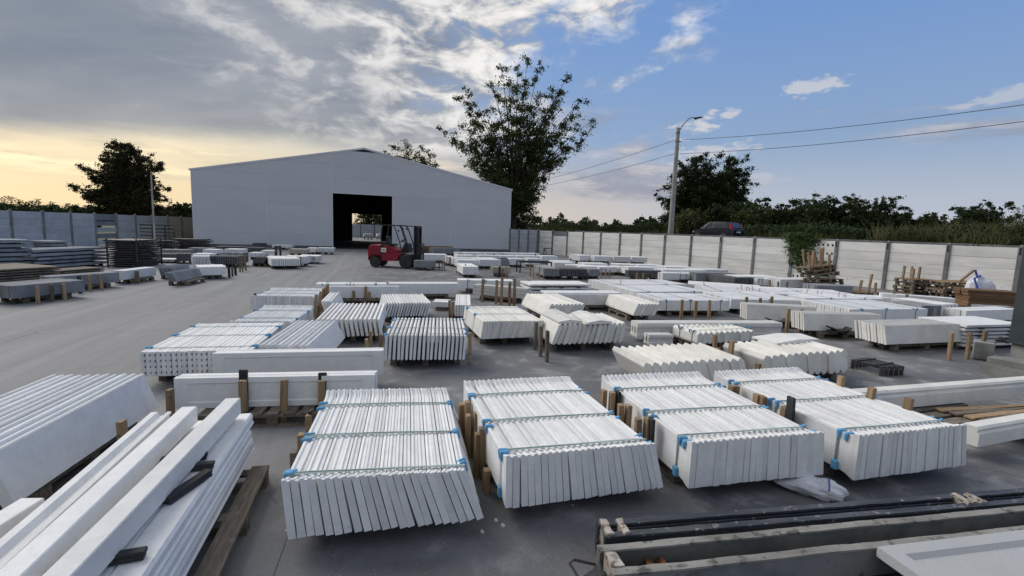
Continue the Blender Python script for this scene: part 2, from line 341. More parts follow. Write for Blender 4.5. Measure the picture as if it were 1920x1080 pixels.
def stack(r):
    W, L, zt, zb, n, pr = r['W'], r['L'], r['zt'], r['zb'], r['n'], r['pr']
    a0, a1 = (R(v) for v in r['lean'])
    near = r['y'] < 14.2 and r['x'] > -9 or r['y'] < 9
    t = W/n*r['fill']*math.cos((a0+a1)/2)
    h = (zt-zb)/math.cos((a0+a1)/2)
    if pr == 'lip': h -= .040; zb += .012
    base_me = slab_mesh(pr, t, h, L)
    def variant(k):
        def fn():
            g_ = random.Random(k*17+int(h*1000)); m_ = base_me.copy(); hh_ = h*.5
            for v_ in m_.vertices:
                v_.co.x += g_.uniform(-.0016, .0016); v_.co.z += g_.uniform(-.0022, .0022); v_.co.y += g_.uniform(-.003, .003)
            return m_
        return cached(('var', pr, round(t, 3), round(h, 3), round(L, 2), k), fn)
    mes = [variant(k) for k in range(3)] if (r['y'] < 9 and pr != 'frame') else [base_me]
    me = mes[0]
    rr = random.Random(hash(r['sh']) % 1000 if False else int(abs(r['x'])*97+abs(r['y'])*31))
    pl = []
    for i in range(n):
        f = i/max(1, n-1); a = a0+(a1-a0)*f
        if abs(a) > .02: a += rr.uniform(-.012, .012)
        ut = W*i/n
        z = zb + max(0, t*math.sin(a)) + .001
        hx = h*math.sin(a)
        yj = rr.uniform(-.007, .007) if r['straps'] else rr.uniform(-.018, .018)
        if r['fill'] < .99 or pr == 'lip': ut += rr.uniform(-.0035, .0035)
        pl.append((ut-hx, yj, z+rr.uniform(0, .002 if pr == 'lip' else .006), a))
    g = {'slab_stack': 'slab stacks on pallets across the yard', 'coping_stack': 'coping stacks on pallets', 'panel_stack': 'framed panel stacks', 'moulding_stack': 'white moulding stacks', 'beam_stack': 'beam stacks'}[r['name']]
    if near:
        root = thing(r['name'], r['label'], r['cat'], (r['x'], r['y'], 0), r['a'], g)
        pn = {'frame': 'panel', 'mould': 'moulding', 'plank': 'beam', 'point': 'coping'}.get(pr, 'slab')
        for q_, (u, v, z, a) in enumerate(pl): obj(pn, mes[(q_*7+q_//3) % len(mes)], r['m'], root, (u, v, z), (0, a, R(rr.uniform(-.12, .12))))
    else:
        vs = np.array([v.co[:] for v in me.vertices]); fs = [tuple(p.vertices) for p in me.polygons]; mb = MB()
        for (u, v, z, a) in pl:
            c, s = math.cos(a), math.sin(a)
            q = np.stack([vs[:, 0]*c+vs[:, 2]*s+u, vs[:, 1]+v, -vs[:, 0]*s+vs[:, 2]*c+z], 1)
            mb.add(q.tolist(), fs)
        root = obj(r['name'], mb.mesh(r['name']), r['m'], None, (r['x'], r['y'], 0), (0, 0, r['a'])); tag(root, r['label'], r['cat'], g)
    # straps with foam corner pads
    (u0, _, z0, A0), (u1, _, z1, A1) = pl[0], pl[-1]
    teal = r['y'] > 8.5 and pr in ('point', 'flat') and r['x'] < 4
    for v in r['straps']:
        v = min(max(v, .1), L-.1)
        def P_(u, z, A, xx, zz): return (u+xx*math.cos(A)+zz*math.sin(A), z-xx*math.sin(A)+zz*math.cos(A))
        e = .007
        pts = [P_(u0, z0, A0, -e, .0), P_(u0, z0, A0, -e, h*.5), P_(u0, z0, A0, -e, h+e)]
        for i in range(1, n-1, 2): u, _, z, A = pl[i]; p_ = P_(u, z, A, t*.3, h+e+.002); pts.append(p_)
        pts += [P_(u1, z1, A1, t+e, h+e-(.018 if pr == 'lip' else 0)), P_(u1, z1, A1, t+e, h*.5), P_(u1, z1, A1, t+e, 0.)]
        mb = MB(); wv = .011 if near else .014
        th = .003
        ring = []
        for (x_, z_) in pts: ring.append([(x_, v-wv, z_), (x_, v+wv, z_), (x_, v+wv, z_+th), (x_, v-wv, z_+th)])
        mb.loft(ring)
        if near and pr == 'lip':       # the loose tail crossing over the tight strap
            k = len(pts); tl = []
            for i in range(2, k-2):
                x_, z_ = pts[i]; oy = v + .016*math.sin(i*.28+v*9) ; tl.append([(x_, oy-.004, z_+.004), (x_, oy+.004, z_+.004), (x_, oy+.004, z_+.008), (x_, oy-.004, z_+.008)])
            mb.loft(tl)
        obj('strap', mb, 'strap', root)
        if r['pads']:
            fm = 'foam_teal' if teal else 'foam'
            for (u, z, A, xs, dirn) in ((u0, z0, A0, -.012, 1), (u1, z1, A1, t+.012, -1)):
                wd = (.05 if pr == 'lip' and r['y'] < 6 else .035) if near else .05; hh = .065 if pr == 'lip' and r['y'] < 6 else .045
                for q in range(2 if near else 1):
                    pm = MB()
                    vv = v+(-.024+.05*q)*(1 if near else 0); ang = R(rr.uniform(-14, 14))
                    M = Matrix.Translation((0, vv, 0)) @ Matrix.Rotation(ang, 4, 'X')
                    zz = h+.012-(.018 if (dirn < 0 and pr == 'lip') else 0)
                    ln = (.055 if r['y'] < 6 else .035)+rr.uniform(0, .02)
                    prof = [(xs, zz-hh), (xs+dirn*.010, zz-hh), (xs+dirn*.010, zz-.008), (xs+dirn*ln, zz-.008), (xs+dirn*ln, zz+.008), (xs+dirn*.004, zz+.012), (xs-dirn*.008, zz)]
                    rg = []
                    for yy in (-wd/2*.55, -wd/2*.2, wd/2*.2, wd/2*.55): rg.append([(p_[0]+dirn*(-.004 if abs(yy) < wd*.2 else 0), yy, p_[1]+(.004 if abs(yy) < wd*.2 else 0)) for p_ in prof])
                    pm.loft(rg, M=M)
                    obj('foam_pad', pm, fm, root, (u, 0, z), (0, A, 0))
            if near and pr == 'lip':
                pm = MB().cbox(-.022, .03, v-.03, v+.03, -.012, .07, .006)
                obj('foam_pad', pm, fm, root, (u0, 0, z0), (0, A0, 0))
    if r['pal']:
        ov = min(.3, L*.17)
        ub0 = min(p[0] for p in pl); ub1 = max(p[0] for p in pl)+t
        u_in = min(.06, (ub1-ub0)*.1)
        mar = .02 if pr != 'lip' else .0
        pw0, pw1 = ub0+u_in, ub1-u_in
        if pw1-pw0 < .5: c_ = (pw0+pw1)/2; pw0, pw1 = c_-.3, c_+.3
        pallet('pallet under the '+r['sh'], r['x'], r['y'], r['a'], pw0, pw1, ov, L-ov, zb-.004 if pr != 'lip' else zb-.035, r['stk'], near)
    return root

def layers(r):
    W, L, rows, per = r['W'], r['L'], r['rows'], r['per']
    near = r['y'] < 19.5
    hh = (r['zt']-r['zb'])/rows; th = hh*(1-r['gap'])
    g = {'sheet_stack': 'layered sheet stacks', 'post_pile': 'concrete post piles', 'board_stack': 'board stacks', 'form_stack': 'steel form stacks', 'timber_pile': 'timber piles'}[r['name']]
    root = thing(r['name'], r['label'], r['cat'], (r['x'], r['y'], 0), r['a'], g)
    rr = random.Random(int(r['x']*13+r['y']*7)); wd = L/per*.93
    wl = round(W, 2)
    if r['name'] == 'form_stack':
        def fn():
            m = MB(); 
            m.box(0, wl, 0, wd, th*.55, th); m.box(0, .05, 0, wd, 0, th*.54); m.box(wl-.05, wl, 0, wd, 0, th*.54)
            m.box(.1, wl-.1, .02, .06, 0, th*.54); m.box(-.09, -.002, .1, .16, th*.3, th*.8); m.box(wl+.002, wl+.1, .1, .16, th*.3, th*.8)
            return m.mesh('steel_form')
    elif r['hollow']:
        def fn():
            m = MB(); a = th*.26
            m.box(0, wl, 0, wd*.3, 0, th); m.box(0, wl, wd*.7, wd, 0, th); m.box(.12, wl, wd*.3+.001, wd*.7-.001, .004, th-.004)
            m.box(0, .12, wd*.3+.001, wd*.7-.001, 0, th*.24); m.box(0, .12, wd*.3+.001, wd*.7-.001, th*.78, th)
            return m.mesh('post')
    else:
        def fn(): return MB().cbox(0, wl, 0, wd, 0, th, .006).mesh(r['piece'])
    me = cached((r['name'], wl, round(wd, 3), round(th, 3), r['hollow']), fn)
    for k in range(rows):
        jx = rr.uniform(-r['jit'], r['jit'])
        for j in range(per):
            obj(r['piece'], me, r['m'], root, (jx+rr.uniform(-r['jit'], r['jit'])*.4, L/per*j+rr.uniform(-.012, .012)+(.05*((k*5) % 3-1) if r['jit'] > .1 else 0), r['zb']+hh*k), (0, 0, R(rr.uniform(-.3, .3))))
        if r['spacers'] and k < rows:
            for f in (.22, .5, .78) if W > 1.9 else (.25, .75):
                z0 = r['zb']+hh*k+th
                if k == rows-1: continue
                obj('spacer', MB().box(W*f-.06, W*f+.06, -.03+rr.uniform(-.02, .02), L+.02, z0+.001, z0+hh-th-.001), 'rubber', root)
    if r['name'] == 'form_stack' and rows > 8:
        for xx in (0.0, W-.04):
            for yy in (-.06, L): obj('corner_post', MB().box(xx, xx+.05, yy, yy+.05, 0, r['zt']+.03), 'black_steel', root)
        obj('brace', MB().tube([(W+.07, .02, r['zt']), (W+.07, L-.02, .1)], .015, 6), 'black_steel', root)
    if r['pal'] and r['zb'] > .05:
        pallet('pallet under the '+r['sh'], r['x'], r['y'], r['a'], .15, W-.15, .05, L-.05, r['zb']-.004, r['stk'], False)
    else:
        for f in (.15, .8):
            obj('bearer', MB().box(W*f, W*f+.1, 0, L, 0, r['zb']-.002), 'wood_old', root)
    return root

ROWS = [
{'sh': 'front left bundle of ridged white slabs, fanned to the right', 'label': 'front left strapped bundle of ridged white slabs, its right slabs leaning most', 'x': -1.443, 'y': 2.908, 'a': 0.2134, 'W': 1.199, 'L': 1.755, 'zt': 0.52, 'zb': 0.15, 'n': 22, 'pr': 'lip', 'm': 'white', 'lean': (-5, -22), 'straps': [0.137, 0.731, 1.398], 'stk': [('w', -1.758, 3.936, 0.4), ('w', -1.845, 4.271, 0.42), ('o', -1.708, 3.683, 0.36), ('b', -1.837, 4.313, 0.45)], 'pal': 1, 'fill': 0.9, 'name': 'slab_stack', 'pads': 1, 'cat': 'slab stack'},
{'sh': 'strapped white slab bundle second in the front row', 'label': 'strapped white slab bundle second in the front row', 'x': 0.004, 'y': 3.34, 'a': 0.2796, 'W': 1.242, 'L': 1.793, 'zt': 0.525, 'zb': 0.15, 'n': 23, 'pr': 'lip', 'm': 'white', 'lean': (-1, -17), 'straps': [0.157, 0.729, 1.398], 'stk': [('w', -0.466, 4.718, 0.42), ('w', -0.388, 4.624, 0.48), ('b', -0.345, 4.625, 0.47), ('w', -0.368, 4.428, 0.42), ('w', -0.31, 4.398, 0.45), ('b', -0.271, 4.416, 0.46), ('w', -0.263, 4.056, 0.4), ('w', -0.201, 4.025, 0.46), ('b', -0.153, 3.995, 0.46), ('w', -0.162, 3.798, 0.2)], 'pal': 1, 'fill': 0.95, 'name': 'slab_stack', 'pads': 1, 'cat': 'slab stack'},
{'sh': 'strapped white slab bundle third in the front row', 'label': 'strapped white slab bundle third in the front row', 'x': 1.502, 'y': 3.721, 'a': 0.2321, 'W': 1.309, 'L': 1.805, 'zt': 0.52, 'zb': 0.15, 'n': 23, 'pr': 'lip', 'm': 'white', 'lean': (0, -6), 'straps': [0.19, 0.73, 1.387], 'stk': [('w', 1.031, 5.03, 0.5), ('w', 1.121, 4.988, 0.5), ('b', 1.161, 4.969, 0.52), ('w', 1.143, 4.626, 0.5), ('w', 1.196, 4.602, 0.5), ('w', 1.233, 4.279, 0.5), ('w', 1.289, 4.235, 0.52), ('b', 1.321, 4.213, 0.53)], 'pal': 1, 'fill': 0.95, 'name': 'slab_stack', 'pads': 1, 'cat': 'slab stack'},
{'sh': 'rightmost strapped white slab bundle of the front row', 'label': 'rightmost strapped white slab bundle of the front row', 'x': 3.026, 'y': 3.951, 'a': 0.2646, 'W': 1.293, 'L': 1.888, 'zt': 0.53, 'zb': 0.15, 'n': 23, 'pr': 'lip', 'm': 'white', 'lean': (0, -9), 'straps': [0.184, 0.9, 1.522], 'stk': [('w', 2.542, 5.309, 0.52), ('w', 2.588, 5.276, 0.52), ('w', 2.664, 4.973, 0.53), ('w', 2.694, 4.943, 0.53), ('w', 2.764, 4.64, 0.53), ('w', 2.803, 4.614, 0.53), ('b', 2.796, 4.544, 0.66), ('w', 3.88, 5.46, 0.62), ('w', 3.941, 5.084, 0.62), ('w', 4.09, 4.781, 0.62)], 'pal': 1, 'fill': 0.95, 'name': 'slab_stack', 'pads': 1, 'cat': 'slab stack'},
{'sh': 'white framed wall panels held by three stakes', 'label': 'white framed wall panels on edge in front, held by three wooden stakes', 'x': -1.543, 'y': 5.334, 'a': 1.7465, 'W': 0.17, 'L': 2.082, 'zt': 0.488, 'zb': 0.15, 'n': 4, 'pr': 'frame', 'm': 'white', 'lean': (0, 0), 'straps': [], 'stk': [('w', -2.865, 5.001, 0.486), ('w', -2.471, 5.065, 0.479), ('w', -2.085, 5.159, 0.45), ('b', -2.913, 5.087, 0.571), ('b', -2.115, 5.25, 0.519)], 'pal': 1, 'fill': 0.95, 'name': 'panel_stack', 'pads': 1, 'cat': 'panel stack'},
{'sh': 'white framed wall panels behind the staked ones', 'label': 'white framed wall panels behind the staked ones', 'x': -1.73, 'y': 6.387, 'a': 1.7743, 'W': 0.2, 'L': 2.108, 'zt': 0.488, 'zb': 0.15, 'n': 4, 'pr': 'frame', 'm': 'white', 'lean': (0, 0), 'straps': [], 'stk': [], 'pal': 1, 'fill': 0.95, 'name': 'panel_stack', 'pads': 1, 'cat': 'panel stack'},
{'sh': 'strapped bundle of white slabs with half round notches', 'label': 'strapped bundle of white slabs with half round notches in their ends, left', 'x': -4.73, 'y': 5.973, 'a': 0.2299, 'W': 1.309, 'L': 1.858, 'zt': 0.473, 'zb': 0.15, 'n': 22, 'pr': 'hole', 'm': 'white', 'lean': (0, 0), 'straps': [0.193, 0.915, 1.56], 'stk': [], 'pal': 1, 'fill': 0.95, 'name': 'slab_stack', 'pads': 1, 'cat': 'slab stack'},
{'sh': 'low strapped white bundle behind the notched slabs', 'label': 'low strapped white bundle behind the notched slabs', 'x': -4.796, 'y': 8.047, 'a': 0.161, 'W': 0.955, 'L': 1.689, 'zt': 0.47, 'zb': 0.15, 'n': 20, 'pr': 'lip', 'm': 'white', 'lean': (0, 0), 'straps': [0.444, 1.237], 'stk': [], 'pal': 1, 'fill': 0.95, 'name': 'slab_stack', 'pads': 1, 'cat': 'slab stack'},
{'sh': 'left rear white bundle beside a row of stakes', 'label': 'left rear white bundle beside a row of stakes', 'x': -6.048, 'y': 10.973, 'a': 0.1626, 'W': 1.385, 'L': 1.49, 'zt': 0.46, 'zb': 0.15, 'n': 20, 'pr': 'lip', 'm': 'white', 'lean': (0, 0), 'straps': [0.646, 1.158], 'stk': [('w', -4.499, 10.904, 0.56), ('w', -4.582, 11.355, 0.56), ('w', -4.735, 11.935, 0.56), ('w', -4.633, 11.917, 0.66), ('b', -6.038, 11.142, 0.5)], 'pal': 1, 'fill': 0.95, 'name': 'slab_stack', 'pads': 1, 'cat': 'slab stack'},
{'sh': 'grooved white slabs leaning left beside the notched bundle', 'label': 'grooved white slabs leaning left beside the notched bundle', 'x': -3.477, 'y': 6.454, 'a': 0.1538, 'W': 0.673, 'L': 1.802, 'zt': 0.47, 'zb': 0.15, 'n': 9, 'pr': 'groove', 'm': 'white', 'lean': (-24, -28), 'straps': [], 'stk': [], 'pal': 1, 'fill': 1, 'name': 'slab_stack', 'pads': 1, 'cat': 'slab stack'},
{'sh': 'white slabs with tapered feet, open gaps between', 'label': 'white slabs with tapered feet, open gaps between', 'x': -3.5, 'y': 8.453, 'a': 0.2086, 'W': 1.141, 'L': 1.882, 'zt': 0.465, 'zb': 0.15, 'n': 14, 'pr': 'leg', 'm': 'white', 'lean': (-9, -10), 'straps': [], 'stk': [('w', -2.259, 7.406, 0.4), ('w', -2.467, 8.303, 0.338), ('w', -2.294, 8.327, 0.271), ('w', -2.083, 7.951, 0.5)], 'pal': 1, 'fill': 0.6, 'name': 'slab_stack', 'pads': 1, 'cat': 'slab stack'},
{'sh': 'white slabs tilting right behind the tapered ones', 'label': 'white slabs tilting right behind the tapered ones', 'x': -2.785, 'y': 10.539, 'a': 0.3291, 'W': 1.038, 'L': 1.459, 'zt': 0.465, 'zb': 0.15, 'n': 17, 'pr': 'round', 'm': 'white', 'lean': (14, 17), 'straps': [], 'stk': [], 'pal': 1, 'fill': 0.62, 'name': 'slab_stack', 'pads': 1, 'cat': 'slab stack'},
{'sh': 'three white slabs leaning by the rear stakes', 'label': 'three white slabs leaning by the rear stakes', 'x': -4.222, 'y': 10.483, 'a': 0.2349, 'W': 0.234, 'L': 1.476, 'zt': 0.46, 'zb': 0.15, 'n': 4, 'pr': 'flat', 'm': 'white', 'lean': (-18, -22), 'straps': [], 'stk': [], 'pal': 1, 'fill': 0.85, 'name': 'slab_stack', 'pads': 1, 'cat': 'slab stack'},
{'sh': 'upright white slabs with dark gaps on yellowish pallet', 'label': 'upright white slabs with dark gaps on yellowish pallet', 'x': -1.892, 'y': 7.102, 'a': 0.1519, 'W': 1.263, 'L': 1.448, 'zt': 0.537, 'zb': 0.15, 'n': 20, 'pr': 'round', 'm': 'white', 'lean': (2, 4), 'straps': [0.091, 0.522, 1.246], 'stk': [('w', -0.641, 7.636, 0.5)], 'pal': 1, 'fill': 0.6, 'name': 'slab_stack', 'pads': 1, 'cat': 'slab stack'},
{'sh': 'cream slabs tied by two green straps, right of centre', 'label': 'cream slabs on edge leaning right, tied by two green straps, near the centre', 'x': -0.509, 'y': 8.707, 'a': 0.3018, 'W': 1.213, 'L': 1.698, 'zt': 0.48, 'zb': 0.15, 'n': 23, 'pr': 'round', 'm': 'cream', 'lean': (8, 22), 'straps': [0.702, 1.454], 'stk': [], 'pal': 1, 'fill': 0.9, 'name': 'slab_stack', 'pads': 1, 'cat': 'slab stack'},
{'sh': 'small block of notched slabs behind the upright ones', 'label': 'small block of notched slabs behind the upright ones', 'x': -1.306, 'y': 10.967, 'a': 0.102, 'W': 0.37, 'L': 1.775, 'zt': 0.412, 'zb': 0.15, 'n': 7, 'pr': 'hole', 'm': 'white', 'lean': (0, 0), 'straps': [], 'stk': [('w', -1.478, 11.426, 0.45), ('w', -1.397, 11.189, 0.45)], 'pal': 1, 'fill': 0.95, 'name': 'slab_stack', 'pads': 1, 'cat': 'slab stack'},
{'sh': 'cream coping slabs on a pallet carrying two caps', 'label': 'cream coping slabs on a pallet carrying two caps', 'x': 0.871, 'y': 8.447, 'a': 0.2696, 'W': 1.358, 'L': 1.007, 'zt': 0.53, 'zb': 0.15, 'n': 14, 'pr': 'point', 'm': 'cream', 'lean': (20, 12), 'straps': [], 'stk': [('o', 0.461, 8.669, 0.52), ('o', 0.536, 8.223, 0.535), ('o', 0.626, 7.888, 0.534)], 'pal': 1, 'fill': 0.9, 'name': 'coping_stack', 'pads': 1, 'cat': 'coping stack'},
{'sh': 'cream coping slabs leaning right behind the two caps', 'label': 'cream coping slabs leaning right behind the two caps', 'x': 0.948, 'y': 11.09, 'a': 0.2997, 'W': 0.891, 'L': 1.794, 'zt': 0.47, 'zb': 0.15, 'n': 9, 'pr': 'point', 'm': 'cream', 'lean': (26, 28), 'straps': [], 'stk': [], 'pal': 1, 'fill': 0.95, 'name': 'coping_stack', 'pads': 1, 'cat': 'coping stack'},
{'sh': 'seven cream coping slabs leaning right by the pallets', 'label': 'seven cream coping slabs leaning right by the pallets', 'x': 3.136, 'y': 11.737, 'a': 0.2368, 'W': 0.636, 'L': 1.692, 'zt': 0.456, 'zb': 0.15, 'n': 7, 'pr': 'point', 'm': 'cream', 'lean': (24, 28), 'straps': [], 'stk': [], 'pal': 1, 'fill': 0.95, 'name': 'coping_stack', 'pads': 1, 'cat': 'coping stack'},
{'sh': 'long white mouldings lying across, right of centre', 'label': 'long white mouldings lying across, right of centre', 'x': 5.836, 'y': 10.135, 'a': 1.7439, 'W': 0.32, 'L': 3.304, 'zt': 0.397, 'zb': 0.1, 'n': 3, 'pr': 'mould', 'm': 'cream', 'lean': (0, 0), 'straps': [], 'stk': [], 'pal': 1, 'fill': 0.95, 'name': 'moulding_stack', 'pads': 1, 'cat': 'moulding stack'},
{'sh': 'short white moulding end beside the long mouldings', 'label': 'short white moulding end beside the long mouldings', 'x': 3.135, 'y': 9.091, 'a': 1.7251, 'W': 0.2, 'L': 0.501, 'zt': 0.28, 'zb': 0.08, 'n': 2, 'pr': 'mould', 'm': 'cream', 'lean': (0, 0), 'straps': [], 'stk': [], 'pal': 0, 'fill': 0.95, 'name': 'moulding_stack', 'pads': 1, 'cat': 'moulding stack'},
{'sh': 'pointed white copings tied with teal padded straps', 'label': 'pointed white copings tied with teal padded straps', 'x': 3.541, 'y': 8.908, 'a': 0.3305, 'W': 1.39, 'L': 0.74, 'zt': 0.376, 'zb': 0.15, 'n': 11, 'pr': 'point', 'm': 'cream', 'lean': (0, 0), 'straps': [0.153, 0.516], 'stk': [], 'pal': 1, 'fill': 0.95, 'name': 'coping_stack', 'pads': 1, 'cat': 'coping stack'},
{'sh': 'pointed cream copings fanned behind the front row', 'label': 'pointed cream copings fanned behind the front row', 'x': 1.746, 'y': 6.131, 'a': 0.2627, 'W': 1.569, 'L': 0.908, 'zt': 0.5, 'zb': 0.15, 'n': 13, 'pr': 'point', 'm': 'cream', 'lean': (-28, -18), 'straps': [], 'stk': [('w', 3.181, 7.214, 0.5)], 'pal': 1, 'fill': 1, 'name': 'coping_stack', 'pads': 1, 'cat': 'coping stack'},
{'sh': 'cream copings topped by a flat cap, behind the front row', 'label': 'cream copings topped by a flat cap, behind the front row', 'x': 3.636, 'y': 6.745, 'a': 0.3263, 'W': 1.684, 'L': 0.813, 'zt': 0.5, 'zb': 0.15, 'n': 12, 'pr': 'point', 'm': 'cream', 'lean': (-24, -10), 'straps': [], 'stk': [('w', 3.323, 7.596, 0.62), ('w', 3.383, 7.231, 0.62), ('w', 3.902, 7.684, 0.433), ('w', 3.576, 6.729, 0.4)], 'pal': 1, 'fill': 1, 'name': 'coping_stack', 'pads': 1, 'cat': 'coping stack'},
{'sh': 'pale slabs leaning back, leftmost of the right hand trio', 'label': 'pale slabs leaning back, leftmost of the right hand trio', 'x': 7.515, 'y': 11.73, 'a': 1.4809, 'W': 0.419, 'L': 1.648, 'zt': 0.528, 'zb': 0.15, 'n': 8, 'pr': 'flat', 'm': 'cream', 'lean': (12, 12), 'straps': [], 'stk': [('w', 6.528, 13.21, 0.55), ('w', 6.829, 13.074, 0.55), ('w', 7.152, 13.113, 0.6)], 'pal': 1, 'fill': 0.8, 'name': 'slab_stack', 'pads': 1, 'cat': 'slab stack'},
{'sh': 'pale slabs leaning back, middle of the right hand trio', 'label': 'pale slabs leaning back, middle of the right hand trio', 'x': 8.464, 'y': 10.864, 'a': 1.6532, 'W': 0.405, 'L': 1.883, 'zt': 0.53, 'zb': 0.15, 'n': 9, 'pr': 'flat', 'm': 'cream', 'lean': (12, 12), 'straps': [], 'stk': [('w', 6.523, 11.173, 0.56), ('w', 6.844, 11.163, 0.56)], 'pal': 1, 'fill': 0.8, 'name': 'slab_stack', 'pads': 1, 'cat': 'slab stack'},
{'sh': 'pale slabs leaning back, rightmost of the trio with two stakes', 'label': 'pale slabs leaning back, rightmost of the trio with two stakes', 'x': 9.805, 'y': 10.086, 'a': 1.8308, 'W': 0.664, 'L': 2.408, 'zt': 0.521, 'zb': 0.15, 'n': 10, 'pr': 'flat', 'm': 'cream', 'lean': (12, 12), 'straps': [], 'stk': [('w', 8.39, 8.978, 0.528), ('w', 8.866, 9.116, 0.515), ('w', 9.204, 9.204, 0.55)], 'pal': 1, 'fill': 0.78, 'name': 'slab_stack', 'pads': 1, 'cat': 'slab stack'},
{'sh': 'white bundle with three blue padded straps and brown stakes', 'label': 'white bundle with three blue padded straps and brown stakes', 'x': 6.048, 'y': 13.164, 'a': 1.7625, 'W': 1.49, 'L': 2.129, 'zt': 0.439, 'zb': 0.15, 'n': 12, 'pr': 'flat', 'm': 'white', 'lean': (0, 0), 'straps': [1.907, 1.198, 0.289], 'stk': [('w', 4.479, 12.476, 0.512), ('w', 4.903, 12.632, 0.475), ('w', 5.269, 12.622, 0.504)], 'pal': 1, 'fill': 0.84, 'name': 'slab_stack', 'pads': 1, 'cat': 'slab stack'},
{'sh': 'white bundle hidden partly by the leaning trio', 'label': 'white bundle hidden partly by the leaning trio', 'x': 8.551, 'y': 13.813, 'a': 1.6818, 'W': 1.673, 'L': 2.316, 'zt': 0.43, 'zb': 0.15, 'n': 12, 'pr': 'flat', 'm': 'white', 'lean': (0, 0), 'straps': [1.132], 'stk': [], 'pal': 1, 'fill': 0.84, 'name': 'slab_stack', 'pads': 1, 'cat': 'slab stack'},
{'sh': 'white bundle at the right end of the padded rows', 'label': 'white bundle at the right end of the padded rows', 'x': 11.241, 'y': 12.845, 'a': 1.7981, 'W': 1.679, 'L': 2.598, 'zt': 0.44, 'zb': 0.15, 'n': 20, 'pr': 'flat', 'm': 'white', 'lean': (0, 0), 'straps': [2.161, 1.404, 0.403], 'stk': [('w', 10.629, 13.451, 0.305), ('w', 10.939, 13.347, 0.394)], 'pal': 1, 'fill': 0.8, 'name': 'slab_stack', 'pads': 1, 'cat': 'slab stack'},
{'sh': 'white bundle in the second padded row, left end', 'label': 'white bundle in the second padded row, left end', 'x': 6.293, 'y': 15.292, 'a': 1.8579, 'W': 1.765, 'L': 2.657, 'zt': 0.43, 'zb': 0.15, 'n': 12, 'pr': 'flat', 'm': 'white', 'lean': (0, 0), 'straps': [2.203, 0.512], 'stk': [], 'pal': 1, 'fill': 0.84, 'name': 'slab_stack', 'pads': 1, 'cat': 'slab stack'},
{'sh': 'white bundle in the second padded row, middle', 'label': 'white bundle in the second padded row, middle', 'x': 9.105, 'y': 15.192, 'a': 1.4816, 'W': 1.704, 'L': 2.729, 'zt': 0.43, 'zb': 0.15, 'n': 12, 'pr': 'flat', 'm': 'white', 'lean': (0, 0), 'straps': [2.375, 0.95], 'stk': [], 'pal': 1, 'fill': 0.84, 'name': 'slab_stack', 'pads': 1, 'cat': 'slab stack'},
{'sh': 'white bundle in the second padded row, right end', 'label': 'white bundle in the second padded row, right end', 'x': 11.669, 'y': 14.938, 'a': 1.7379, 'W': 1.59, 'L': 2.791, 'zt': 0.42, 'zb': 0.15, 'n': 14, 'pr': 'flat', 'm': 'white', 'lean': (0, 0), 'straps': [1.914, 0.703], 'stk': [], 'pal': 1, 'fill': 0.84, 'name': 'slab_stack', 'pads': 1, 'cat': 'slab stack'},
{'sh': 'white bundle in the third padded row, left end', 'label': 'white bundle in the third padded row, left end', 'x': 6.354, 'y': 17.303, 'a': 1.8805, 'W': 1.589, 'L': 3.19, 'zt': 0.43, 'zb': 0.15, 'n': 12, 'pr': 'flat', 'm': 'white', 'lean': (0, 0), 'straps': [2.867, 0.864], 'stk': [], 'pal': 1, 'fill': 0.84, 'name': 'slab_stack', 'pads': 1, 'cat': 'slab stack'},
{'sh': 'white bundle in the third padded row, middle', 'label': 'white bundle in the third padded row, middle', 'x': 8.733, 'y': 16.567, 'a': 1.2185, 'W': 1.397, 'L': 2.475, 'zt': 0.43, 'zb': 0.15, 'n': 12, 'pr': 'flat', 'm': 'white', 'lean': (0, 0), 'straps': [1.929], 'stk': [], 'pal': 1, 'fill': 0.84, 'name': 'slab_stack', 'pads': 1, 'cat': 'slab stack'},
{'sh': 'white bundle in the third padded row, right end', 'label': 'white bundle in the third padded row, right end', 'x': 11.24, 'y': 15.96, 'a': 1.4118, 'W': 1.146, 'L': 2.502, 'zt': 0.43, 'zb': 0.15, 'n': 12, 'pr': 'flat', 'm': 'white', 'lean': (0, 0), 'straps': [1.522], 'stk': [], 'pal': 1, 'fill': 0.84, 'name': 'slab_stack', 'pads': 1, 'cat': 'slab stack'},
{'sh': 'white slabs with pink tinted edges beside the grey block', 'label': 'white slabs with pink tinted edges beside the grey block', 'x': 12.178, 'y': 15.025, 'a': 1.4905, 'W': 0.734, 'L': 1.025, 'zt': 0.44, 'zb': 0.15, 'n': 12, 'pr': 'flat', 'm': 'white', 'lean': (0, 0), 'straps': [], 'stk': [], 'pal': 1, 'fill': 0.8, 'name': 'slab_stack', 'pads': 1, 'cat': 'slab stack'},
{'sh': 'white block with two teal straps behind the planks', 'label': 'white block with two teal straps behind the planks', 'x': 0.047, 'y': 16.317, 'a': 1.7094, 'W': 0.55, 'L': 1.903, 'zt': 0.439, 'zb': 0.15, 'n': 4, 'pr': 'flat', 'm': 'white', 'lean': (0, 0), 'straps': [1.561, 0.987], 'stk': [], 'pal': 1, 'fill': 0.97, 'name': 'slab_stack', 'pads': 1, 'cat': 'slab stack'},
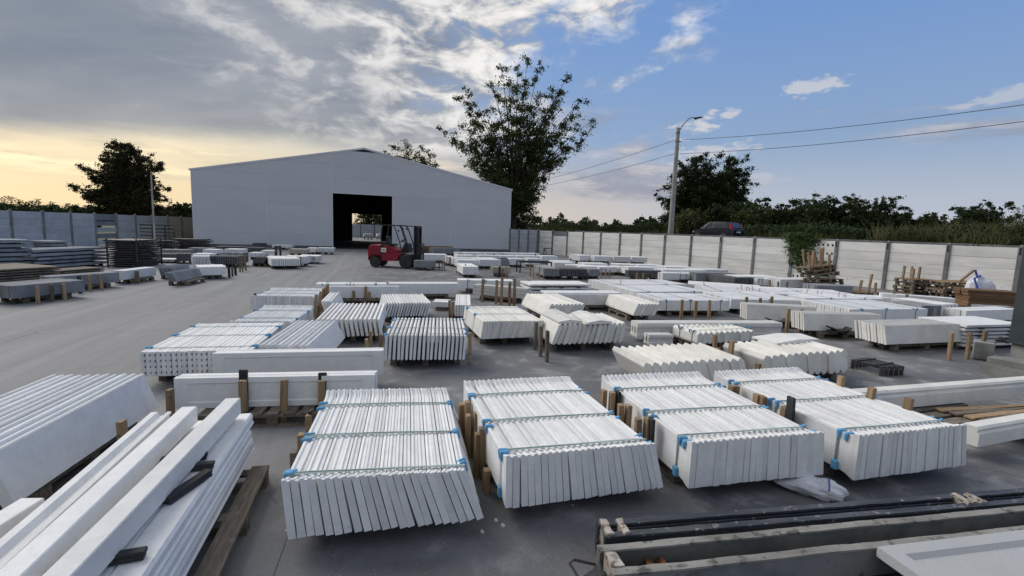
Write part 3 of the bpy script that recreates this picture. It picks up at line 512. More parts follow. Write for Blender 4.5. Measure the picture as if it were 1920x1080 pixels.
{'sh': 'pale plank beams between tall stakes', 'label': 'pale plank beams between tall stakes', 'x': 0.444, 'y': 14.138, 'a': 1.2155, 'W': 0.35, 'L': 1.762, 'zt': 0.449, 'zb': 0.15, 'n': 3, 'pr': 'plank', 'm': 'cream', 'lean': (3, 3), 'straps': [], 'stk': [('w', -0.878, 14.173, 0.702), ('w', -0.455, 13.954, 0.708), ('w', -0.061, 13.738, 0.682), ('w', -0.305, 13.874, 0.8), ('w', 0.082, 13.55, 0.8), ('w', 0.58, 15.943, 0.551)], 'pal': 1, 'fill': 0.95, 'name': 'beam_stack', 'pads': 1, 'cat': 'beam stack'},
{'sh': 'grey panels under a white top slab behind the copings', 'label': 'grey panels under a white top slab behind the copings', 'x': 3.086, 'y': 13.548, 'a': 1.8159, 'W': 0.5, 'L': 2.044, 'zt': 0.445, 'zb': 0.15, 'n': 6, 'pr': 'flat', 'm': 'cream', 'lean': (0, 0), 'straps': [], 'stk': [('w', 1.868, 13.958, 0.393), ('w', 2.226, 13.839, 0.422), ('w', 2.633, 14.023, 0.411), ('o', 2.339, 13.577, 0.338)], 'pal': 1, 'fill': 0.95, 'name': 'slab_stack', 'pads': 1, 'cat': 'slab stack'},
{'sh': 'long white beam tied with teal straps near the driveway', 'label': 'long white beam tied with teal straps near the driveway', 'x': -3.615, 'y': 13.732, 'a': 1.8609, 'W': 0.5, 'L': 1.901, 'zt': 0.5, 'zb': 0.15, 'n': 4, 'pr': 'flat', 'm': 'white', 'lean': (0, 0), 'straps': [1.625, 1.005, 0.295], 'stk': [('w', -4.651, 11.963, 0.6)], 'pal': 1, 'fill': 0.95, 'name': 'slab_stack', 'pads': 1, 'cat': 'slab stack'},
{'sh': 'white slabs in front of the teal strapped beam', 'label': 'white slabs in front of the teal strapped beam', 'x': -3.193, 'y': 13.51, 'a': 1.8816, 'W': 0.12, 'L': 1.909, 'zt': 0.479, 'zb': 0.15, 'n': 2, 'pr': 'flat', 'm': 'white', 'lean': (0, 0), 'straps': [], 'stk': [('w', -4.343, 13.087, 0.371), ('w', -4.053, 13.152, 0.491), ('w', -3.942, 13.177, 0.343)], 'pal': 1, 'fill': 0.95, 'name': 'slab_stack', 'pads': 1, 'cat': 'slab stack'},
{'sh': 'long white beam behind three short brown stakes', 'label': 'long white beam behind three short brown stakes', 'x': -1.668, 'y': 14.728, 'a': 1.8637, 'W': 0.45, 'L': 2.061, 'zt': 0.469, 'zb': 0.15, 'n': 5, 'pr': 'flat', 'm': 'white', 'lean': (0, 0), 'straps': [], 'stk': [('w', -3.053, 14.67, 0.361), ('w', -2.659, 14.767, 0.363), ('w', -2.275, 14.86, 0.365)], 'pal': 1, 'fill': 0.95, 'name': 'slab_stack', 'pads': 1, 'cat': 'slab stack'},
{'sh': 'low white slab remnants beside the small notched block', 'label': 'low white slab remnants beside the small notched block', 'x': -1.649, 'y': 12.537, 'a': 1.5755, 'W': 0.5, 'L': 0.423, 'zt': 0.222, 'zb': 0.08, 'n': 4, 'pr': 'flat', 'm': 'white', 'lean': (0, 0), 'straps': [], 'stk': [], 'pal': 1, 'fill': 0.95, 'name': 'slab_stack', 'pads': 1, 'cat': 'slab stack'},
{'sh': 'grey slab row with stakes near the right wall', 'label': 'grey slab row with stakes near the right wall', 'x': 7.287, 'y': 23.322, 'a': 1.8151, 'W': 0.3, 'L': 1.819, 'zt': 0.43, 'zb': 0.15, 'n': 3, 'pr': 'flat', 'm': 'darkgrey', 'lean': (0, 0), 'straps': [], 'stk': [('w', 5.834, 22.404, 0.355), ('w', 6.163, 22.51, 0.357), ('b', 6.494, 22.617, 0.333)], 'pal': 1, 'fill': 0.95, 'name': 'slab_stack', 'pads': 1, 'cat': 'slab stack'},
{'sh': 'white slab row beside the grey one near the wall', 'label': 'white slab row beside the grey one near the wall', 'x': 7.591, 'y': 21.791, 'a': 1.8151, 'W': 0.4, 'L': 0.839, 'zt': 0.463, 'zb': 0.15, 'n': 3, 'pr': 'flat', 'm': 'white', 'lean': (0, 0), 'straps': [], 'stk': [('w', 7.281, 22.872, 0.387), ('w', 7.594, 22.973, 0.363)], 'pal': 1, 'fill': 0.95, 'name': 'slab_stack', 'pads': 1, 'cat': 'slab stack'},
{'sh': 'white strapped row left of the dark block', 'label': 'white strapped row left of the dark block', 'x': 9.651, 'y': 22.578, 'a': 1.8151, 'W': 1.1, 'L': 2.343, 'zt': 0.408, 'zb': 0.15, 'n': 9, 'pr': 'flat', 'm': 'white', 'lean': (0, 0), 'straps': [1.951, 1.653, 1.312], 'stk': [('w', 8.374, 22.509, 0.281), ('w', 8.646, 22.364, 0.28), ('w', 8.914, 22.221, 0.278)], 'pal': 1, 'fill': 0.95, 'name': 'slab_stack', 'pads': 1, 'cat': 'slab stack'},
{'sh': 'dark grey block between two white strapped rows', 'label': 'dark grey block between two white strapped rows', 'x': 9.403, 'y': 20.277, 'a': 0.3263, 'W': 1.12, 'L': 1.6, 'zt': 0.468, 'zb': 0.15, 'n': 8, 'pr': 'flat', 'm': 'darkgrey', 'lean': (0, 0), 'straps': [], 'stk': [], 'pal': 1, 'fill': 0.8, 'name': 'slab_stack', 'pads': 1, 'cat': 'slab stack'},
{'sh': 'white strapped row right of the dark block', 'label': 'white strapped row right of the dark block', 'x': 12.239, 'y': 20.84, 'a': 1.8151, 'W': 1.0, 'L': 1.887, 'zt': 0.446, 'zb': 0.15, 'n': 8, 'pr': 'flat', 'm': 'white', 'lean': (0, 0), 'straps': [1.767, 1.606], 'stk': [('w', 10.642, 19.759, 0.473), ('w', 11.056, 19.869, 0.409), ('w', 11.475, 19.981, 0.411)], 'pal': 1, 'fill': 0.95, 'name': 'slab_stack', 'pads': 1, 'cat': 'slab stack'},
{'sh': 'mottled grey slab block before the ivy wall', 'label': 'mottled grey slab block before the ivy wall', 'x': 12.572, 'y': 17.648, 'a': 1.6186, 'W': 0.759, 'L': 1.382, 'zt': 0.526, 'zb': 0.15, 'n': 9, 'pr': 'flat', 'm': 'grey', 'lean': (0, 0), 'straps': [], 'stk': [], 'pal': 1, 'fill': 0.9, 'name': 'slab_stack', 'pads': 1, 'cat': 'slab stack'},
{'sh': 'grey slabs low along the right wall', 'label': 'grey slabs low along the right wall', 'x': 10.331, 'y': 22.267, 'a': 1.8151, 'W': 0.6, 'L': 2.03, 'zt': 0.5, 'zb': 0.15, 'n': 6, 'pr': 'flat', 'm': 'grey', 'lean': (0, 0), 'straps': [], 'stk': [], 'pal': 1, 'fill': 0.95, 'name': 'slab_stack', 'pads': 1, 'cat': 'slab stack'},
{'sh': 'white slabs below the plain wall bays', 'label': 'white slabs below the plain wall bays', 'x': 11.753, 'y': 21.149, 'a': 1.8151, 'W': 0.9, 'L': 2.059, 'zt': 0.5, 'zb': 0.15, 'n': 8, 'pr': 'flat', 'm': 'white', 'lean': (0, 0), 'straps': [], 'stk': [], 'pal': 1, 'fill': 0.95, 'name': 'slab_stack', 'pads': 1, 'cat': 'slab stack'},
{'sh': 'white slabs below the ivy bay', 'label': 'white slabs below the ivy bay', 'x': 13.373, 'y': 20.446, 'a': 1.8151, 'W': 0.9, 'L': 2.287, 'zt': 0.5, 'zb': 0.15, 'n': 8, 'pr': 'flat', 'm': 'white', 'lean': (0, 0), 'straps': [], 'stk': [], 'pal': 1, 'fill': 0.95, 'name': 'slab_stack', 'pads': 1, 'cat': 'slab stack'},
{'sh': 'white slab row under the wall, left of the grey row', 'label': 'white slab row under the wall, left of the grey row', 'x': 7.59, 'y': 24.504, 'a': 1.8151, 'W': 0.9, 'L': 1.85, 'zt': 0.5, 'zb': 0.15, 'n': 8, 'pr': 'flat', 'm': 'white', 'lean': (0, 0), 'straps': [], 'stk': [], 'pal': 1, 'fill': 0.95, 'name': 'slab_stack', 'pads': 1, 'cat': 'slab stack'},
{'sh': 'white slab row under the wall, behind the grey row', 'label': 'white slab row under the wall, behind the grey row', 'x': 9.63, 'y': 23.806, 'a': 1.8151, 'W': 0.8, 'L': 2.425, 'zt': 0.5, 'zb': 0.15, 'n': 8, 'pr': 'flat', 'm': 'white', 'lean': (0, 0), 'straps': [], 'stk': [], 'pal': 1, 'fill': 0.95, 'name': 'slab_stack', 'pads': 1, 'cat': 'slab stack'},
{'sh': 'white slab with rounded end by the broken pallets', 'label': 'white slab with rounded end by the broken pallets', 'x': 13.429, 'y': 14.466, 'a': 1.1116, 'W': 0.3, 'L': 1.812, 'zt': 0.56, 'zb': 0.15, 'n': 3, 'pr': 'flat', 'm': 'white', 'lean': (0, 0), 'straps': [], 'stk': [('w', 12.168, 15.212, 0.58), ('w', 12.403, 15.02, 0.58)], 'pal': 1, 'fill': 0.95, 'name': 'slab_stack', 'pads': 1, 'cat': 'slab stack'},
{'sh': 'white short slabs at the end of the rounded slab', 'label': 'white short slabs at the end of the rounded slab', 'x': 12.048, 'y': 13.403, 'a': 0.3364, 'W': 0.797, 'L': 1.254, 'zt': 0.5, 'zb': 0.15, 'n': 9, 'pr': 'flat', 'm': 'white', 'lean': (0, 0), 'straps': [], 'stk': [], 'pal': 1, 'fill': 0.85, 'name': 'slab_stack', 'pads': 1, 'cat': 'slab stack'},
{'sh': 'low grey slabs with ribbed ends near the timber', 'label': 'low grey slabs with ribbed ends near the timber', 'x': 11.211, 'y': 13.033, 'a': 0.1181, 'W': 0.664, 'L': 0.883, 'zt': 0.5, 'zb': 0.15, 'n': 9, 'pr': 'flat', 'm': 'grey', 'lean': (0, 0), 'straps': [], 'stk': [], 'pal': 1, 'fill': 0.85, 'name': 'slab_stack', 'pads': 1, 'cat': 'slab stack'},
{'sh': 'dark grey flat slab by the timber pile', 'label': 'dark grey flat slab by the timber pile', 'x': 13.289, 'y': 13.976, 'a': 1.4839, 'W': 0.9, 'L': 0.656, 'zt': 0.389, 'zb': 0.15, 'n': 7, 'pr': 'flat', 'm': 'darkgrey', 'lean': (0, 0), 'straps': [], 'stk': [], 'pal': 1, 'fill': 0.95, 'name': 'slab_stack', 'pads': 1, 'cat': 'slab stack'},
{'sh': 'white flat slab in front of the grey cubes', 'label': 'white flat slab in front of the grey cubes', 'x': 14.201, 'y': 13.328, 'a': 1.8868, 'W': 0.526, 'L': 2.22, 'zt': 0.45, 'zb': 0.15, 'n': 4, 'pr': 'flat', 'm': 'white', 'lean': (0, 0), 'straps': [], 'stk': [], 'pal': 1, 'fill': 0.95, 'name': 'slab_stack', 'pads': 1, 'cat': 'slab stack'},
{'sh': 'row of small grey blocks before the timber', 'label': 'row of small grey blocks before the timber', 'x': 14.954, 'y': 15.144, 'a': -0.0804, 'W': 1.083, 'L': 0.4, 'zt': 0.274, 'zb': 0.12, 'n': 9, 'pr': 'flat', 'm': 'grey', 'lean': (0, 0), 'straps': [], 'stk': [], 'pal': 0, 'fill': 0.8, 'name': 'slab_stack', 'pads': 1, 'cat': 'slab stack'},
{'sh': 'leftmost of the four raised white blocks by the wall', 'label': 'leftmost of the four raised white blocks by the wall', 'x': 5.3, 'y': 31.882, 'a': 2.1299, 'W': 1.1, 'L': 1.141, 'zt': 0.646, 'zb': 0.3, 'n': 6, 'pr': 'flat', 'm': 'white', 'lean': (0, 0), 'straps': [], 'stk': [('o', 5.005, 35.13, 0.574), ('o', 5.301, 35.281, 0.577), ('o', 5.544, 34.824, 0.57)], 'pal': 1, 'fill': 0.95, 'name': 'slab_stack', 'pads': 1, 'cat': 'slab stack'},
{'sh': 'second of the four raised white blocks by the wall', 'label': 'second of the four raised white blocks by the wall', 'x': 6.577, 'y': 31.718, 'a': 1.9233, 'W': 1.1, 'L': 1.399, 'zt': 0.628, 'zb': 0.3, 'n': 6, 'pr': 'flat', 'm': 'white', 'lean': (0, 0), 'straps': [], 'stk': [], 'pal': 1, 'fill': 0.95, 'name': 'slab_stack', 'pads': 1, 'cat': 'slab stack'},
{'sh': 'third of the four raised white blocks by the wall', 'label': 'third of the four raised white blocks by the wall', 'x': 7.707, 'y': 31.445, 'a': 1.6256, 'W': 1.1, 'L': 1.132, 'zt': 0.647, 'zb': 0.3, 'n': 6, 'pr': 'flat', 'm': 'white', 'lean': (0, 0), 'straps': [], 'stk': [], 'pal': 1, 'fill': 0.95, 'name': 'slab_stack', 'pads': 1, 'cat': 'slab stack'},
{'sh': 'rightmost of the four raised white blocks by the wall', 'label': 'rightmost of the four raised white blocks by the wall', 'x': 8.874, 'y': 31.748, 'a': 1.562, 'W': 1.1, 'L': 1.02, 'zt': 0.634, 'zb': 0.3, 'n': 6, 'pr': 'flat', 'm': 'white', 'lean': (0, 0), 'straps': [], 'stk': [], 'pal': 1, 'fill': 0.95, 'name': 'slab_stack', 'pads': 1, 'cat': 'slab stack'},
{'sh': 'white slabs between crooked stakes, centre back', 'label': 'white slabs between crooked stakes, centre back', 'x': -2.173, 'y': 20.906, 'a': 0.2443, 'W': 0.683, 'L': 2.0, 'zt': 0.5, 'zb': 0.15, 'n': 10, 'pr': 'flat', 'm': 'white', 'lean': (0, 0), 'straps': [], 'stk': [('b', -2.676, 23.078, 0.467), ('o', -2.467, 22.594, 0.458), ('b', -2.098, 21.429, 0.58), ('w', -1.983, 21.226, 0.48), ('b', -1.822, 21.282, 0.529)], 'pal': 1, 'fill': 0.95, 'name': 'slab_stack', 'pads': 1, 'cat': 'slab stack'},
{'sh': 'beige slabs behind stakes below the arched stone', 'label': 'beige slabs behind stakes below the arched stone', 'x': -0.082, 'y': 22.085, 'a': 1.8151, 'W': 0.5, 'L': 0.852, 'zt': 0.443, 'zb': 0.15, 'n': 4, 'pr': 'flat', 'm': 'beige', 'lean': (0, 0), 'straps': [], 'stk': [('w', -0.84, 22.919, 0.388), ('b', -0.599, 21.704, 0.515), ('w', -0.454, 21.754, 0.419), ('w', -0.305, 21.561, 0.512)], 'pal': 1, 'fill': 0.95, 'name': 'slab_stack', 'pads': 1, 'cat': 'slab stack'},
{'sh': 'grey slabs leaning with fanned ends, centre', 'label': 'grey slabs leaning with fanned ends, centre', 'x': 1.402, 'y': 21.435, 'a': 0.1928, 'W': 0.695, 'L': 2.0, 'zt': 0.497, 'zb': 0.15, 'n': 9, 'pr': 'flat', 'm': 'grey', 'lean': (-4, -10), 'straps': [], 'stk': [('w', 0.841, 22.716, 0.613), ('w', 0.955, 21.748, 0.637), ('y', 1.19, 21.588, 0.585)], 'pal': 1, 'fill': 0.85, 'name': 'slab_stack', 'pads': 1, 'cat': 'slab stack'},
{'sh': 'dark grey slab block right of the fanned ones', 'label': 'dark grey slab block right of the fanned ones', 'x': 2.143, 'y': 21.695, 'a': 0.1826, 'W': 1.316, 'L': 1.0, 'zt': 0.489, 'zb': 0.15, 'n': 14, 'pr': 'flat', 'm': 'darkgrey', 'lean': (0, 0), 'straps': [], 'stk': [('b', 3.677, 23.181, 0.47)], 'pal': 1, 'fill': 0.7, 'name': 'slab_stack', 'pads': 1, 'cat': 'slab stack'},
{'sh': 'short grey slabs beside an empty staked pallet', 'label': 'short grey slabs beside an empty staked pallet', 'x': 3.55, 'y': 22.184, 'a': 0.3882, 'W': 0.576, 'L': 0.8, 'zt': 0.472, 'zb': 0.15, 'n': 6, 'pr': 'flat', 'm': 'grey', 'lean': (0, 0), 'straps': [], 'stk': [('w', 4.339, 23.41, 0.448), ('w', 4.563, 23.487, 0.423), ('w', 4.732, 23.282, 0.394)], 'pal': 1, 'fill': 0.95, 'name': 'slab_stack', 'pads': 1, 'cat': 'slab stack'},
{'sh': 'small white block by the black rack', 'label': 'small white block by the black rack', 'x': 3.465, 'y': 25.022, 'a': 1.5069, 'W': 1.2, 'L': 0.72, 'zt': 0.428, 'zb': 0.15, 'n': 7, 'pr': 'flat', 'm': 'white', 'lean': (0, 0), 'straps': [], 'stk': [], 'pal': 1, 'fill': 0.95, 'name': 'slab_stack', 'pads': 1, 'cat': 'slab stack'},
{'sh': 'white block left of the wide one behind the grey slabs', 'label': 'white block left of the wide one behind the grey slabs', 'x': 4.428, 'y': 24.791, 'a': 1.8223, 'W': 1.2, 'L': 1.005, 'zt': 0.423, 'zb': 0.15, 'n': 7, 'pr': 'flat', 'm': 'white', 'lean': (0, 0), 'straps': [], 'stk': [], 'pal': 1, 'fill': 0.95, 'name': 'slab_stack', 'pads': 1, 'cat': 'slab stack'},
{'sh': 'wide white block behind the empty staked pallet', 'label': 'wide white block behind the empty staked pallet', 'x': 5.443, 'y': 24.892, 'a': 1.9789, 'W': 1.2, 'L': 1.111, 'zt': 0.422, 'zb': 0.15, 'n': 7, 'pr': 'flat', 'm': 'white', 'lean': (0, 0), 'straps': [], 'stk': [], 'pal': 1, 'fill': 0.95, 'name': 'slab_stack', 'pads': 1, 'cat': 'slab stack'},
{'sh': 'narrow white block at the row end by the grey row', 'label': 'narrow white block at the row end by the grey row', 'x': 5.961, 'y': 24.98, 'a': 1.8151, 'W': 1.2, 'L': 0.483, 'zt': 0.426, 'zb': 0.15, 'n': 7, 'pr': 'flat', 'm': 'white', 'lean': (0, 0), 'straps': [], 'stk': [], 'pal': 1, 'fill': 0.95, 'name': 'slab_stack', 'pads': 1, 'cat': 'slab stack'},
{'sh': 'first white block of the farthest row beside the barn', 'label': 'first white block of the farthest row beside the barn', 'x': -3.412, 'y': 32.635, 'a': 1.9858, 'W': 0.9, 'L': 0.377, 'zt': 0.5, 'zb': 0.15, 'n': 4, 'pr': 'flat', 'm': 'white', 'lean': (0, 0), 'straps': [], 'stk': [('b', -3.954, 34.922, 0.493)], 'pal': 1, 'fill': 0.85, 'name': 'slab_stack', 'pads': 1, 'cat': 'slab stack'},
{'sh': 'second white block of the farthest row beside the barn', 'label': 'second white block of the farthest row beside the barn', 'x': -2.001, 'y': 33.259, 'a': 1.9868, 'W': 0.9, 'L': 1.391, 'zt': 0.5, 'zb': 0.15, 'n': 4, 'pr': 'flat', 'm': 'white', 'lean': (0, 0), 'straps': [], 'stk': [('o', -3.366, 35.266, 0.498), ('b', -3.18, 35.375, 0.499), ('o', -2.993, 35.484, 0.461)], 'pal': 1, 'fill': 0.85, 'name': 'slab_stack', 'pads': 1, 'cat': 'slab stack'},
{'sh': 'third white block of the farthest row beside the barn', 'label': 'third white block of the farthest row beside the barn', 'x': -0.684, 'y': 33.841, 'a': 1.9867, 'W': 0.9, 'L': 1.322, 'zt': 0.5, 'zb': 0.15, 'n': 4, 'pr': 'flat', 'm': 'white', 'lean': (0, 0), 'straps': [], 'stk': [('b', -1.055, 36.615, 0.515)], 'pal': 1, 'fill': 0.85, 'name': 'slab_stack', 'pads': 1, 'cat': 'slab stack'},
{'sh': 'fourth white block of the farthest row beside the barn', 'label': 'fourth white block of the farthest row beside the barn', 'x': 0.602, 'y': 34.41, 'a': 1.9872, 'W': 0.9, 'L': 1.325, 'zt': 0.5, 'zb': 0.15, 'n': 4, 'pr': 'flat', 'm': 'white', 'lean': (0, 0), 'straps': [], 'stk': [('o', -0.49, 36.945, 0.52), ('b', -0.286, 37.064, 0.521), ('o', -0.081, 37.184, 0.482)], 'pal': 1, 'fill': 0.85, 'name': 'slab_stack', 'pads': 1, 'cat': 'slab stack'},
{'sh': 'fifth white block of the farthest row beside the barn', 'label': 'fifth white block of the farthest row beside the barn', 'x': 1.933, 'y': 34.998, 'a': 1.9868, 'W': 0.9, 'L': 1.371, 'zt': 0.5, 'zb': 0.15, 'n': 4, 'pr': 'flat', 'm': 'white', 'lean': (0, 0), 'straps': [], 'stk': [('b', 1.786, 38.275, 0.537)], 'pal': 1, 'fill': 0.85, 'name': 'slab_stack', 'pads': 1, 'cat': 'slab stack'},
{'sh': 'first white block of the second farthest row beside the barn', 'label': 'first white block of the second farthest row beside the barn', 'x': -2.382, 'y': 29.774, 'a': 1.9489, 'W': 0.9, 'L': 1.089, 'zt': 0.5, 'zb': 0.15, 'n': 4, 'pr': 'flat', 'm': 'white', 'lean': (0, 0), 'straps': [], 'stk': [('o', -3.559, 32.091, 0.456), ('b', -3.39, 32.181, 0.457), ('o', -3.22, 32.272, 0.423)], 'pal': 1, 'fill': 0.85, 'name': 'slab_stack', 'pads': 1, 'cat': 'slab stack'},
{'sh': 'second white block of the second farthest row beside the barn', 'label': 'second white block of the second farthest row beside the barn', 'x': -0.945, 'y': 30.346, 'a': 1.9499, 'W': 0.9, 'L': 1.235, 'zt': 0.5, 'zb': 0.15, 'n': 4, 'pr': 'flat', 'm': 'white', 'lean': (0, 0), 'straps': [], 'stk': [('b', -1.323, 33.284, 0.472)], 'pal': 1, 'fill': 0.85, 'name': 'slab_stack', 'pads': 1, 'cat': 'slab stack'},
{'sh': 'third white block of the second farthest row beside the barn', 'label': 'third white block of the second farthest row beside the barn', 'x': 0.135, 'y': 30.776, 'a': 1.9494, 'W': 0.9, 'L': 1.09, 'zt': 0.5, 'zb': 0.15, 'n': 4, 'pr': 'flat', 'm': 'white', 'lean': (0, 0), 'straps': [], 'stk': [('o', -0.812, 33.557, 0.475), ('b', -0.628, 33.655, 0.477), ('o', -0.442, 33.754, 0.441)], 'pal': 1, 'fill': 0.85, 'name': 'slab_stack', 'pads': 1, 'cat': 'slab stack'},
{'sh': 'fourth white block of the second farthest row beside the barn', 'label': 'fourth white block of the second farthest row beside the barn', 'x': 1.742, 'y': 31.415, 'a': 1.9495, 'W': 0.9, 'L': 1.655, 'zt': 0.5, 'zb': 0.15, 'n': 4, 'pr': 'flat', 'm': 'white', 'lean': (0, 0), 'straps': [], 'stk': [('b', 1.634, 34.862, 0.493)], 'pal': 1, 'fill': 0.85, 'name': 'slab_stack', 'pads': 1, 'cat': 'slab stack'},
{'sh': 'first white block of the middle row beside the barn', 'label': 'first white block of the middle row beside the barn', 'x': -2.264, 'y': 26.856, 'a': 1.9151, 'W': 0.9, 'L': 1.093, 'zt': 0.5, 'zb': 0.15, 'n': 4, 'pr': 'flat', 'm': 'white', 'lean': (0, 0), 'straps': [], 'stk': [('b', -2.759, 29.671, 0.425)], 'pal': 1, 'fill': 0.85, 'name': 'slab_stack', 'pads': 1, 'cat': 'slab stack'},
{'sh': 'second white block of the middle row beside the barn', 'label': 'second white block of the middle row beside the barn', 'x': -0.937, 'y': 27.332, 'a': 1.9154, 'W': 0.9, 'L': 1.317, 'zt': 0.5, 'zb': 0.15, 'n': 4, 'pr': 'flat', 'm': 'white', 'lean': (0, 0), 'straps': [], 'stk': [('o', -2.281, 29.904, 0.428), ('b', -2.12, 29.982, 0.429), ('o', -1.959, 30.061, 0.396)], 'pal': 1, 'fill': 0.85, 'name': 'slab_stack', 'pads': 1, 'cat': 'slab stack'},
{'sh': 'third white block of the middle row beside the barn', 'label': 'third white block of the middle row beside the barn', 'x': 0.718, 'y': 27.926, 'a': 1.9151, 'W': 0.9, 'L': 0.954, 'zt': 0.5, 'zb': 0.15, 'n': 4, 'pr': 'flat', 'm': 'white', 'lean': (0, 0), 'straps': [], 'stk': [('b', 0.535, 31.276, 0.446)], 'pal': 1, 'fill': 0.85, 'name': 'slab_stack', 'pads': 1, 'cat': 'slab stack'},
{'sh': 'first white block of the nearest row beside the barn', 'label': 'first white block of the nearest row beside the barn', 'x': -1.801, 'y': 25.412, 'a': 1.8961, 'W': 0.9, 'L': 1.148, 'zt': 0.5, 'zb': 0.15, 'n': 4, 'pr': 'flat', 'm': 'white', 'lean': (0, 0), 'straps': [], 'stk': [('o', -3.094, 27.949, 0.402), ('b', -2.945, 28.017, 0.403), ('o', -2.796, 28.086, 0.373)], 'pal': 1, 'fill': 0.85, 'name': 'slab_stack', 'pads': 1, 'cat': 'slab stack'},
{'sh': 'second white block of the nearest row beside the barn', 'label': 'second white block of the nearest row beside the barn', 'x': 3.514, 'y': 27.206, 'a': 1.8961, 'W': 0.9, 'L': 1.248, 'zt': 0.5, 'zb': 0.15, 'n': 4, 'pr': 'flat', 'm': 'white', 'lean': (0, 0), 'straps': [], 'stk': [('b', 3.753, 31.11, 0.444)], 'pal': 1, 'fill': 0.85, 'name': 'slab_stack', 'pads': 1, 'cat': 'slab stack'},
{'sh': 'white block just left of the raised four', 'label': 'white block just left of the raised four', 'x': 2.994, 'y': 32.141, 'a': 1.8796, 'W': 1.1, 'L': 1.145, 'zt': 0.5, 'zb': 0.15, 'n': 5, 'pr': 'flat', 'm': 'white', 'lean': (0, 0), 'straps': [], 'stk': [('o', 2.297, 34.318, 0.486), ('b', 2.615, 34.484, 0.488)], 'pal': 1, 'fill': 0.85, 'name': 'slab_stack', 'pads': 1, 'cat': 'slab stack'},
{'sh': 'white block behind the black square frame', 'label': 'white block behind the black square frame', 'x': 1.65, 'y': 28.501, 'a': 1.7857, 'W': 1.1, 'L': 0.783, 'zt': 0.5, 'zb': 0.15, 'n': 5, 'pr': 'flat', 'm': 'white', 'lean': (0, 0), 'straps': [], 'stk': [('o', 1.19, 31.1, 0.443), ('b', 1.473, 31.236, 0.445)], 'pal': 1, 'fill': 0.85, 'name': 'slab_stack', 'pads': 1, 'cat': 'slab stack'},
{'sh': 'white block between the black frame and the raised four', 'label': 'white block between the black frame and the raised four', 'x': 3.354, 'y': 25.931, 'a': 1.8675, 'W': 1.1, 'L': 1.176, 'zt': 0.5, 'zb': 0.15, 'n': 5, 'pr': 'flat', 'm': 'white', 'lean': (0, 0), 'straps': [], 'stk': [('o', 2.682, 28.466, 0.409), ('b', 2.947, 28.58, 0.411)], 'pal': 1, 'fill': 0.85, 'name': 'slab_stack', 'pads': 1, 'cat': 'slab stack'},
{'sh': 'white block directly below the raised four, left', 'label': 'white block directly below the raised four, left', 'x': 5.152, 'y': 25.98, 'a': 1.7436, 'W': 1.1, 'L': 1.355, 'zt': 0.5, 'zb': 0.15, 'n': 5, 'pr': 'flat', 'm': 'white', 'lean': (0, 0), 'straps': [], 'stk': [('o', 4.449, 28.622, 0.411), ('b', 4.723, 28.737, 0.413)], 'pal': 1, 'fill': 0.85, 'name': 'slab_stack', 'pads': 1, 'cat': 'slab stack'},
{'sh': 'white block directly below the raised four, middle', 'label': 'white block directly below the raised four, middle', 'x': 6.564, 'y': 25.849, 'a': 1.3909, 'W': 1.1, 'L': 1.241, 'zt': 0.5, 'zb': 0.15, 'n': 5, 'pr': 'flat', 'm': 'white', 'lean': (0, 0), 'straps': [], 'stk': [('o', 6.14, 28.935, 0.415), ('b', 6.423, 29.052, 0.417)], 'pal': 1, 'fill': 0.85, 'name': 'slab_stack', 'pads': 1, 'cat': 'slab stack'},
{'sh': 'white block directly below the raised four, right', 'label': 'white block directly below the raised four, right', 'x': 8.132, 'y': 26.281, 'a': 1.8151, 'W': 1.1, 'L': 1.415, 'zt': 0.5, 'zb': 0.15, 'n': 5, 'pr': 'flat', 'm': 'white', 'lean': (0, 0), 'straps': [], 'stk': [('o', 7.718, 28.807, 0.414), ('b', 8.006, 28.924, 0.415)], 'pal': 1, 'fill': 0.85, 'name': 'slab_stack', 'pads': 1, 'cat': 'slab stack'},
{'sh': 'white block behind the arched grey stone', 'label': 'white block behind the arched grey stone', 'x': -0.636, 'y': 26.289, 'a': 1.8949, 'W': 1.1, 'L': 1.206, 'zt': 0.5, 'zb': 0.15, 'n': 5, 'pr': 'flat', 'm': 'white', 'lean': (0, 0), 'straps': [], 'stk': [('o', -1.776, 28.774, 0.413), ('b', -1.526, 28.891, 0.414)], 'pal': 1, 'fill': 0.85, 'name': 'slab_stack', 'pads': 1, 'cat': 'slab stack'},
{'sh': 'white block along the wall right of the raised four', 'label': 'white block along the wall right of the raised four', 'x': 9.633, 'y': 25.6, 'a': 1.8151, 'W': 1.1, 'L': 1.654, 'zt': 0.5, 'zb': 0.15, 'n': 5, 'pr': 'flat', 'm': 'white', 'lean': (0, 0), 'straps': [], 'stk': [('o', 9.156, 28.089, 0.405), ('b', 9.443, 28.199, 0.406)], 'pal': 1, 'fill': 0.85, 'name': 'slab_stack', 'pads': 1, 'cat': 'slab stack'},
{'sh': 'white block along the wall above the padded row', 'label': 'white block along the wall above the padded row', 'x': 11.003, 'y': 24.451, 'a': 1.8151, 'W': 1.1, 'L': 1.856, 'zt': 0.5, 'zb': 0.15, 'n': 5, 'pr': 'flat', 'm': 'white', 'lean': (0, 0), 'straps': [], 'stk': [('o', 10.519, 26.913, 0.389), ('b', 10.799, 27.015, 0.391)], 'pal': 1, 'fill': 0.85, 'name': 'slab_stack', 'pads': 1, 'cat': 'slab stack'},
{'sh': 'white block beside the forklift load', 'label': 'white block beside the forklift load', 'x': -3.67, 'y': 27.094, 'a': 0.2443, 'W': 0.329, 'L': 1.4, 'zt': 0.511, 'zb': 0.15, 'n': 4, 'pr': 'flat', 'm': 'white', 'lean': (0, 0), 'straps': [], 'stk': [('b', -3.769, 27.43, 0.548), ('o', -3.496, 26.753, 0.565)], 'pal': 1, 'fill': 0.95, 'name': 'slab_stack', 'pads': 1, 'cat': 'slab stack'},
